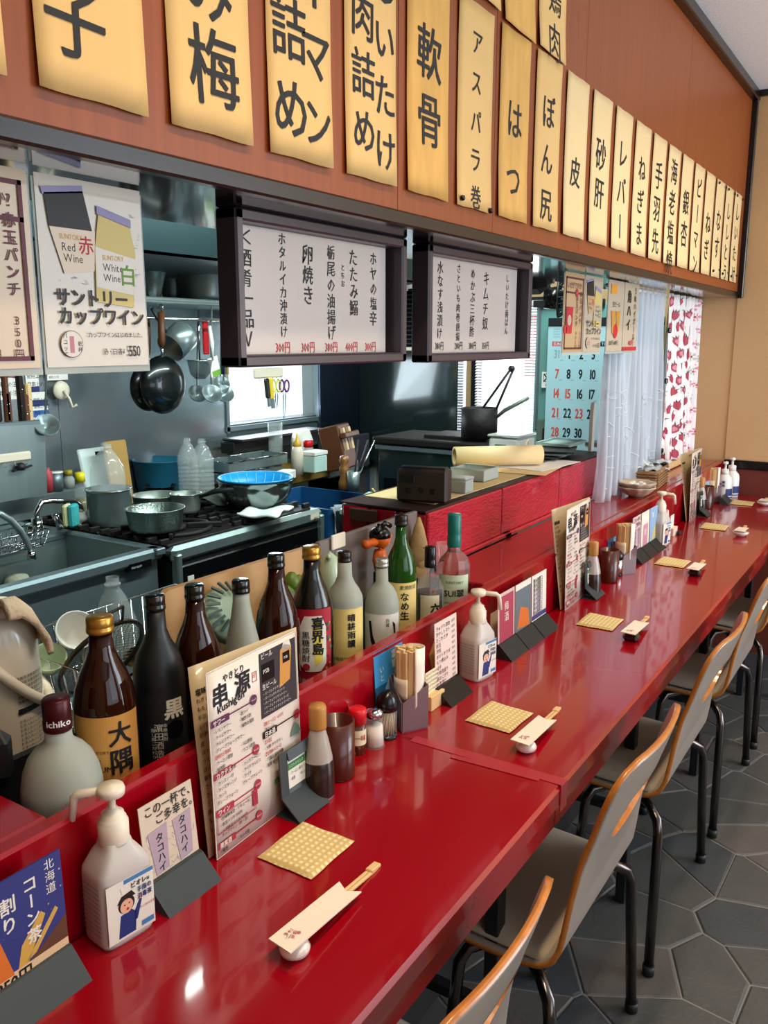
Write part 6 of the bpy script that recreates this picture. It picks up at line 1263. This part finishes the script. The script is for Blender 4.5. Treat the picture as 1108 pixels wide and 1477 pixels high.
P = onz(617, 1022, CZ); o = T('note_block', 'small handwritten note standing in a pale wood block', 'card', (-.722, P.y+.015, CZ)); MB().box((0, 0, .014), (.022, .050, .028), bev=.001).build('block', [WOOD], o); MB().box((-.002, -.004, .048), (.0012, .046, .048)).build('note', [LCR], o)
p = Print(planefn((-.001, -.027, .027), (0, 1, 0), (0, 0, 1)), .0003); 
for j in range(5): p.horiz('本日のおすすめは当店', .002, .040-.008*j, .0046, INK, .0, .95, 1)
p.build('print', o)
def d_hand(p, w, h):
    R2 = col('maroon ink', '#6a2430')
    for j in range(12): p.horiz(('きゅうり漬物', '冷やしトマト', 'たこわさび', '枝豆', '冷奴', 'ポテトサラダ', 'もつ煮込み', '塩辛', 'お新香盛り', '焼おにぎり', 'お茶漬け', 'アイス')[j], .05*w, h*(.92-.072*j), .0095, INK if j < 3 else R2, .0, .95, 1); p.horiz('350円', .76*w, h*(.93-.072*j), .007, INK, 0, .7, 1)
card(1.300, 1.385, .150, -.722, 'handwritten price list card on a black stand beside the second sanitizer bottle', mat('pinkish card', '#e0c8ba', .5, noise=(4, .03)), d_hand, .006, blk=BLK)
# ---- triple card stands
def d_sakura(p, w, h): p.rect(.08*w, .2*h, .92*w, .95*h, col('rose card', '#a3384a')); p.up(); p.vert('梅酒', .5*w, .85*h, .022, LWH, .0); p.horiz('350円', .1*w, .09*h, .014, INK, .02, .8)
def d_food(p, w, h): p.rect(0, .18*h, w, .9*h, col('slate print', '#5d6a70')); p.up(); p.poly([(.1*w, .25*h), (.9*w, .2*h), (.8*w, .5*h), (.3*w, .6*h)], ORP); p.horiz('450円', .1*w, .09*h, .013, INK, .02, .8)
def d_text(p, w, h):
    for j in range(9): p.horiz('飲み放題コース'[:5], .08*w, h*(.90-.08*j), .012, col('plum ink', '#5b4a78') if j > 2 else INK, .02, .9, 1)
    p.rect(0, .22*h, w, .30*h, NAVYS)
def d_can(p, w, h): p.poly([(.2*w, .2*h), (.8*w, .2*h), (.85*w, .7*h), (.25*w, .7*h)], col('pink print', '#c78a98')); p.up(); p.vert('桃', .5*w, .6*h, .022, LWH, .03); p.horiz('380円', .1*w, .09*h, .012, INK, .02, .8)
def d_sky(p, w, h): p.rect(0, .15*h, w, h, col('sky card', '#86a8c8')); p.up(); p.poly([(.2*w, .2*h), (.85*w, .25*h), (.7*w, .6*h)], col('straw print', '#c9b36c')); p.vert('塩', .4*w, .9*h, .02, LWH, .03)
for y0, ds, ls in ((1.572, (d_sakura, d_food, d_text), ('rose pink plum wine card on a black stand, left of three', 'grey card with orange food on a black stand, middle of three', 'lilac lettered price card on a black stand, right of three')),
                   (2.520, (d_toku, d_can, d_sky), ('pale sketch card on a black stand before the third sanitizer bottle', 'pink peach drink card on a black stand before the third sanitizer bottle', 'sky blue salted drink card touching the third sanitizer bottle'))):
    for k in range(3): card(y0+.088*k, y0+.088*k+.084, .135, -.724+.001*k, ls[k], LWH if k != 0 else mat('pale pink card', '#d9b8b4', .4), ds[k], .004, blk=BLKM)
block_card(711, 733, 942, 845, -.750, 'pale grey card leaning on the ledge behind the rose plum wine card', LCR, lambda p, w, h: p.horiz('焼酎', .1*w, .8*h, .01, INK))
block_card(733, 760, 940, 828, -.751, 'navy blue card leaning on the ledge behind the middle card', NAVYS, lambda p, w, h: p.vert('桜', .5*w, .9*h, .02, LCR, .02))
block_card(880, 897, 822, 752, -.750, 'bright blue card leaning on the ledge behind the second chopstick holder', col('bright blue card', '#3f95cf'), d_blue)
block_card(897, 908, 818, 742, -.752, 'cream card leaning on the ledge beside the bright blue card', LCR, d_soul)
block_card(938, 950, 775, 722, -.751, 'blue and white card leaning on the ledge behind the third sanitizer bottle', col('pale blue card', '#b9cde0'), d_sky)
block_card(958, 968, 762, 718, -.751, 'white and pink card leaning on the ledge right of the third sanitizer bottle', LWH, d_can)
P = onz(974, 772, CZ); o = T('note_block', 'small note in a pale wood block before the farthest tall menu', 'card', (-.722, P.y, CZ)); MB().box((0, 0, .014), (.022, .055, .028), bev=.001).build('block', [mat('pinkish wood', '#e3cdb8', .5)], o); MB().box((-.002, -.004, .048), (.0012, .046, .048)).build('note', [LWH], o); MB().box((.02, .02, .006), (.012, .03, .012), bev=.002).build('foot', [BLKM], o)
block_card(1019, 1029, 715, 681, -.750, 'pale blue card leaning on the ledge behind the farthest chopstick holder', col('pale blue card', '#b9cde0'), d_sky)
block_card(1028, 1040, 705, 668, -.751, 'slate blue card leaning at the far end of the ledge', col('slate blue card', '#51627a'), d_text)
# ---- lotion pump bottles at the far end
for (x, y, s_, l) in ((1053, 716, 1, 'white lotion pump bottle with navy print by the far wall'), (1040, 713, .95, 'white lotion pump bottle half hidden behind its twin by the far wall')):
    P = onz(x, y, CZ); o = T('lotion_bottle', l, 'bottle', P); r, h = .033*s_, .17*s_
    if s_ < 1: o.location = Vector((-.718, onz(1053, 716, CZ).y-.085, CZ))
    MB().lathe([(0, 0), (r*.95, 0), (r, .005), (r, h*.48), (r*.9, h*.58), (r*.55, h*.66), (r*.45, h*.68), (r*.42, h*.78), (0, h*.78)], (0, 0, 0), 24).build('body', [WHITE], o); MB().lathe([(r*.5, h*.66), (r*.5, h*.8), (r*.15, h*.82), (r*.15, h*.93), (r*.35, h*.95), (r*.3, h), (0, h)], (0, 0, 0), 16).tube([(0, 0, h*.96), (.0, .012, h*.98), (.0, .035, h*.955)], .005, 8).build('pump', [WHITE], o)
    p = Print(cylfn(r+.0004, -1.1), .0006, cut=.005); p.lv = 3; p.rect(-.0, .02, .035, .05, NAVY); p.vert('薬用', -.012, .085, .013, NAVY, .04); p.rect(-.03, .010, .04, .014, NAVY); p.build('label', o)
P = onz(1036, 728, CZ); o = T('slate_card_stand', 'black angled card stand beside the lotion bottles', 'stand', (-.70, P.y+.05, CZ)); MB().prism([(-.004, -.045, 0), (.034, -.045, 0), (.003, -.045, .030), (-.004, -.045, .032)], (0, .09, 0)).build('stand', [SLATE], o)
# ---- textured cloth coasters
def coaster(cx, cy, rz, label, w=.088, d=.098):
    o = T('wafer_cloth', label, 'towel', (cx, cy, CZ+.0015), rz, 'folded cream cloths laid on the counter')
    m = MB(); n = 40; vs = []; fs = []
    def zt(u, v): return .0035+.0014*math.sin(u*3+v*2)
    N = 20; m.grid(lambda u, v: Vector(((u-.5)*w+.0012*math.sin(v*9)*.5, (v-.5)*d+.0006*math.sin(u*12), zt(u, v) if 0 < u < 1 and 0 < v < 1 else .0005)), N, N)
    m.grid(lambda u, v: Vector(((u-.5)*w+.0012*math.sin(v*9)*.5, (v-.5)*d+.0006*math.sin(u*12), 0)), 8, 8)
    m.build('cloth', [YELC], o); return o
K = coaster(-.638, .800, .02, 'folded cream textured cloth nearest the camera, before the nearest tall menu')
for (cx, cy, r_, l) in ((-.597, 1.310, -.03, 'folded cream textured cloth just beyond the taped seam'), (-.620, 1.922, .03, 'folded cream textured cloth before the second tall menu'), (-.620, 2.590, .0, 'folded cream textured cloth before the second row of three cards'),
                        (-.625, 3.19, .05, 'folded cream textured cloth before the farthest tall menu'), (-.63, 3.74, .04, 'folded cream textured cloth farthest away, by the lotion bottles')):
    dup(K, (cx, cy, CZ+.0015), r_, l)
# ---- chopsticks in paper sleeves on rests
def sticks(cx, y0, rz, kind, label):
    o = T('sleeved_chopsticks', label, 'chopsticks', (cx, y0, CZ), rz, 'sleeved chopsticks laid at each place')
    def zz(y): return .0205-.10*y
    tl = -.095
    m = MB(); m.prism([(-.016, -.012, .0225), (.018, -.018, .0225), (.018, .125, .0087), (.002, .115, .0097), (-.016, .128, .0085)], (0, 0, .0016)); m.build('paper_sleeve', [mat('sleeve paper', '#e9dcc8', .65, noise=(5, .03))], o)
    R_ = Matrix.Rotation(tl, 3, 'X')
    for s_ in (-1, 1): MB().box((s_*.0026, .105, .0080), (.0046, .165, .0042), R=R_, bev=.001).build('chopstick', [WOOD], o)
    MB().box((0, .182, .0018+.0012), (.0105, .022, .005), R=R_, bev=.001).build('joined_end', [WOOD], o)
    p = Print(planefn((-.016, -.012, .0247), (1, 0, 0), (0, 1, -.1)), .0002); rnd = random.Random(4)
    for k in range(9): p.disc(.015+rnd.uniform(-.007, .007), .022+rnd.uniform(-.006, .008), rnd.uniform(.0015, .0026), col('blossom pink', '#d98a94'), 7)
    p.up(); 
    for k in range(5): p.disc(.015+rnd.uniform(-.006, .006), .022+rnd.uniform(-.005, .006), .0009, REDINK, 5)
    p.line(.013, .018, .016, .010, .0005, PLUM); p.line(.016, .020, .018, .012, .0005, PLUM); p.build('print', o)
    return o
def rest(cx, cy, kind, label):
    o = T('chopstick_rest', label, 'chopstick rest', (cx, cy, CZ), 0, 'chopstick rests at each place')
    if kind == 'white': MB().lathe([(0, 0), (.010, 0), (.0165, .004), (.0175, .009), (.013, .0165), (.006, .0185), (0, .0188)], (0, 0, 0), 24).build('rest', [PORC], o)
    elif kind == 'dark': MB().box((0, 0, .009), (.036, .026, .018), bev=.006).build('rest', [mat('dark stone rest', '#251a1a', .25, coat=.4)], o)
    else: MB().lathe([(0, 0), (.012, 0), (.024, .010), (.027, .017), (.023, .0175), (.014, .008), (0, .006)], (0, 0, 0), 24, sq=(1, .8)).build('dish', [PORC], o)
    return o
L5 = [(-.533, .635, 'white', 'nearest the camera'), (-.510, 1.215, 'white', 'just beyond the taped seam'), (-.523, 1.835, 'dark', 'before the second tall menu'), (-.533, 2.475, 'dark', 'before the second row of three cards'), (-.520, 3.08, 'dish', 'before the farthest tall menu'), (-.55, 3.73, 'dish', 'at the far end of the counter')]
first = None
for k, (cx, cy, kd, w_) in enumerate(L5):
    rest(cx+.004, cy+.004, kd, {'white': 'round white porcelain', 'dark': 'dark boat shaped', 'dish': 'white dish shaped'}[kd]+' chopstick rest '+w_)
    if k == 0: first = sticks(cx, cy-.004, .04, kd, 'chopsticks in a paper sleeve printed with pink blossom, '+w_)
    else: dup(first, (cx, cy-.004, CZ), .06, 'chopsticks in a paper sleeve, '+w_)
# ---- bowls and basket on the far ledge
P = onz(918, 716, LZ)
for k in range(2):
    o = T('scalloped_bowl', ('lower of two stacked scalloped pottery bowls on the far ledge', 'upper scalloped pottery bowl on the far ledge')[k], 'bowl', P+Vector((0, 0, .0155*k)), 0, 'stacked scalloped bowls'); R0 = .062
    def bw(u, v): a = u*2*PI; q = v; r_ = R0*(.42+.58*q)*(1+.05*q*math.cos(10*a)); return Vector((r_*math.cos(a), r_*math.sin(a), .005+.030*q**1.4))
    MB().grid(bw, 60, 6).build('bowl', [mat('pottery glaze', '#b9a58c', .4, noise=(10, .12))], o, thick=.003); MB().lathe([(0, 0), (R0*.42, 0), (R0*.46, .006), (0, .0065)], (0, 0, 0), 24).build('foot', [mat('pottery brown', '#7d5a48', .6)], o)
for k in range(5):
    a = k*1.25; o = T('wrapped_sweet', 'small white wrapped sweet heaped in the upper scalloped bowl', 'sweet', P+Vector((.022*math.cos(a), .022*math.sin(a), .040)), a, 'wrapped sweets in the bowl'); MB().lathe([(0, -.012), (.008, -.008), (.011, 0), (.008, .008), (0, .012)], (0, 0, 0), 10, R=Matrix.Rotation(1.2, 3, 'X')).build('sweet', [mat('white wrapper', '#e5e0d6', .4)], o)
P = Vector((-.885, 3.13, LZ)); o = T('wicker_basket', 'woven wicker basket full of clear wrapped packets on the far ledge', 'basket', P, .1); WK = mat('wicker', '#8f6a44', .6, noise=(60, .4), bump=(60, .8)); bw_, bd, bh = .15, .22, .062
shell_box(-bw_/2, bw_/2, -bd/2, bd/2, 0, bh, .005).build('basket', [WK], o)
m = MB()
for j in range(6):
    z_ = .006+.010*j
    for s_ in (-1, 1):
        m.tube([(s_*(bw_/2+.003+.002*((i+j) % 2)), -bd/2+bd*i/22, z_) for i in range(23)], .003, 4); m.tube([(-bw_/2+bw_*i/15, s_*(bd/2+.003+.002*((i+j) % 2)), z_) for i in range(16)], .003, 4)
stuff(m.build('weave', [WK], o)); MB().tube([(-bw_/2, -bd/2, bh), (bw_/2, -bd/2, bh), (bw_/2, bd/2, bh), (-bw_/2, bd/2, bh)], .005, 8, closed=True).build('rim', [WK], o)
rnd = random.Random(11); FILM = mat('wrapper film', '#eef0f0', .12, trans=.35, ior=1.1, noise=None)
for k in range(12):
    o2 = T('wrapped_packet', 'clear wrapped packet heaped in the wicker basket', 'packet', P+Vector((rnd.uniform(-.05, .05), rnd.uniform(-.085, .085), bh-.008+rnd.uniform(0, .022))), rnd.uniform(0, 3), 'clear wrapped packets in the basket'); ph = rnd.uniform(0, 6); tl = rnd.uniform(-.5, .5)
    MB().grid(lambda u, v: Vector(((u-.5)*.07, (v-.5)*.06, .012*math.sin(u*PI)*math.sin(v*PI)+.005*math.sin(u*11+ph)*math.cos(v*9+ph)+tl*(u-.5)*.05)), 10, 9, sm=False).build('film', [FILM], o2, thick=.002)

# ================================================================== chairs
PLYR = mat('ply front veneer', '#b87a3a', .4, noise=(6, .1), grain=(1, 1, 5), coat=.3)
def make_chair(label):
    o = T('counter_chair', label, 'chair', (0, 0, 0), 0, 'bent plywood chairs along the counter')
    # shell centre line: (x, z, half width), from seat front to backrest top; x is world-ready (counter edge at -.415)
    path = [(-.745, .405, .175), (-.71, .398, .188), (-.62, .392, .195), (-.52, .388, .195), (-.47, .388, .193), (-.440, .393, .192), (-.418, .408, .190), (-.407, .434, .188), (-.401, .475, .184), (-.394, .530, .178), (-.386, .580, .174), (-.372, .630, .172), (-.358, .680, .172), (-.345, .720, .172), (-.334, .757, .172)]
    L = [0]
    for a, b in zip(path, path[1:]): L.append(L[-1]+math.hypot(b[0]-a[0], b[1]-a[1]))
    def at(s):
        s = min(max(s, 0), L[-1]-1e-6)
        for i in range(len(L)-1):
            if L[i] <= s <= L[i+1]: t = (s-L[i])/(L[i+1]-L[i]); break
        # smooth between knots
        p0, p1 = path[i], path[i+1]; return [p0[k]+(p1[k]-p0[k])*t for k in range(3)]
    nu, nv = 28, 72; vs = []; tot = L[-1]; keep = []
    sc_, uc = tot-.135, 0; hs, hu = .056, .105     # hand hole, metres
    def P_(i, j):
        s = tot*j/nv; x, z, w = at(s); d = tot-s; r = .055
        if d < r: w = w-r+math.sqrt(max(0, r*r-(r-d)**2))
        d2 = s
        if d2 < .04: w = w-.04+math.sqrt(max(0, .0016-(.04-d2)**2))
        y = (2*i/nu-1)*w
        bk = max(0, min(1, (s-.42)/.15)); y2 = y
        x += bk*.024-bk*.022*(y2/.17)**2
        return Vector((x, y2, z)), 9
    idx = {}
    qs = {}
    for j in range(nv+1):
        for i in range(nu+1): p_, q = P_(i, j); idx[(i, j)] = len(vs); vs.append(p_); qs[(i, j)] = q
    fs = []
    for j in range(nv):
        for i in range(nu):
            qm = sum(qs[k] for k in ((i, j), (i+1, j), (i+1, j+1), (i, j+1)))/4
            if qm > 1.0: fs.append((idx[(i, j)], idx[(i+1, j)], idx[(i+1, j+1)], idx[(i, j+1)]))
    m = MB(); m.open = True; m.add(vs, fs, 0, True)
    sh_ = m.build('shell', [TAUPE, PLYE, PLYR], o); md = sh_.modifiers.new('thickness', 'SOLIDIFY'); md.thickness = .0095; md.offset = 0; md.material_offset_rim = 1
    # hand hole: cut, then keep the finished mesh and drop the cutter
    px_, _, __ = at(sc_); pz_ = at(sc_)[1]; ring = []
    for i in range(40):
        t = 2*PI*i/40; yy = hu*math.copysign(abs(math.cos(t))**.6, math.cos(t)); ring.append((px_-.06, yy, pz_+.012+(hs*math.sin(t) if math.sin(t) > 0 else hs*.75*math.sin(t))-.004*(1-(yy/hu)**2)))
    ct = MB(); ct.prism(ring, (.12, 0, -.02), 1); co = ct.build('cutter', [TAUPE, PLYE, PLYR]); bo = sh_.modifiers.new('hole', 'BOOLEAN'); bo.operation = 'DIFFERENCE'; bo.solver = 'EXACT'; bo.object = co
    bpy.context.view_layer.update(); me = bpy.data.meshes.new_from_object(sh_.evaluated_get(bpy.context.evaluated_depsgraph_get())); sh_.modifiers.clear(); sh_.data = me
    bpy.data.objects.remove(co)
    MB().grid(lambda u, v: (lambda e: Vector((-.74+.312*u, (2*v-1)*(.183), .396-.012*u+.012+(.016*e))))(min(1, 7*min(u, 1-u, v, 1-v))**.5), 20, 20).build('seat_pad', [SEATM], o, thick=.006)
    R_ = .011
    for s_ in (-1, 1):
        MB().tube([(-.52, s_*.10, .368), (-.47, s_*.150, .368), (-.435, s_*.185, .365), (-.415, s_*.205, .350), (-.408, s_*.213, .325), (-.400, s_*.250, .0)], R_, 12).build('leg', [LEG], o)
        MB().tube([(-.50, s_*.10, .372), (-.54, s_*.150, .372), (-.57, s_*.180, .365), (-.58, s_*.195, .345), (-.60, s_*.235, .0)], R_, 12).build('leg', [LEG], o)
        for x_, y_ in ((-.400, .250), (-.60, .235)): MB().cyl((x_, s_*y_, 0), .0135, .022, n=14).build('rubber_foot', [BLKM], o)
    MB().box((-.56, 0, .372), (.12, .24, .012), bev=.003).build('seat_frame', [BLKM], o)
    return o
ch = make_chair('bent plywood chair cut off by the bottom edge of the picture')
cy_ = [.735, 1.335, 1.960, 2.60, 3.24]; ch.location = (0, cy_[0], 0)
for k, l in enumerate(('bent plywood chair with a light stripe on its seat, second from the camera', 'bent plywood chair just beyond the taped seam of the counter', 'bent plywood chair with daylight on its back, second from the far wall', 'bent plywood chair nearest the far wall')):
    dup(ch, (0, cy_[k+1], 0), 0, l)
COL.objects.unlink(_to); bpy.data.objects.remove(_to)
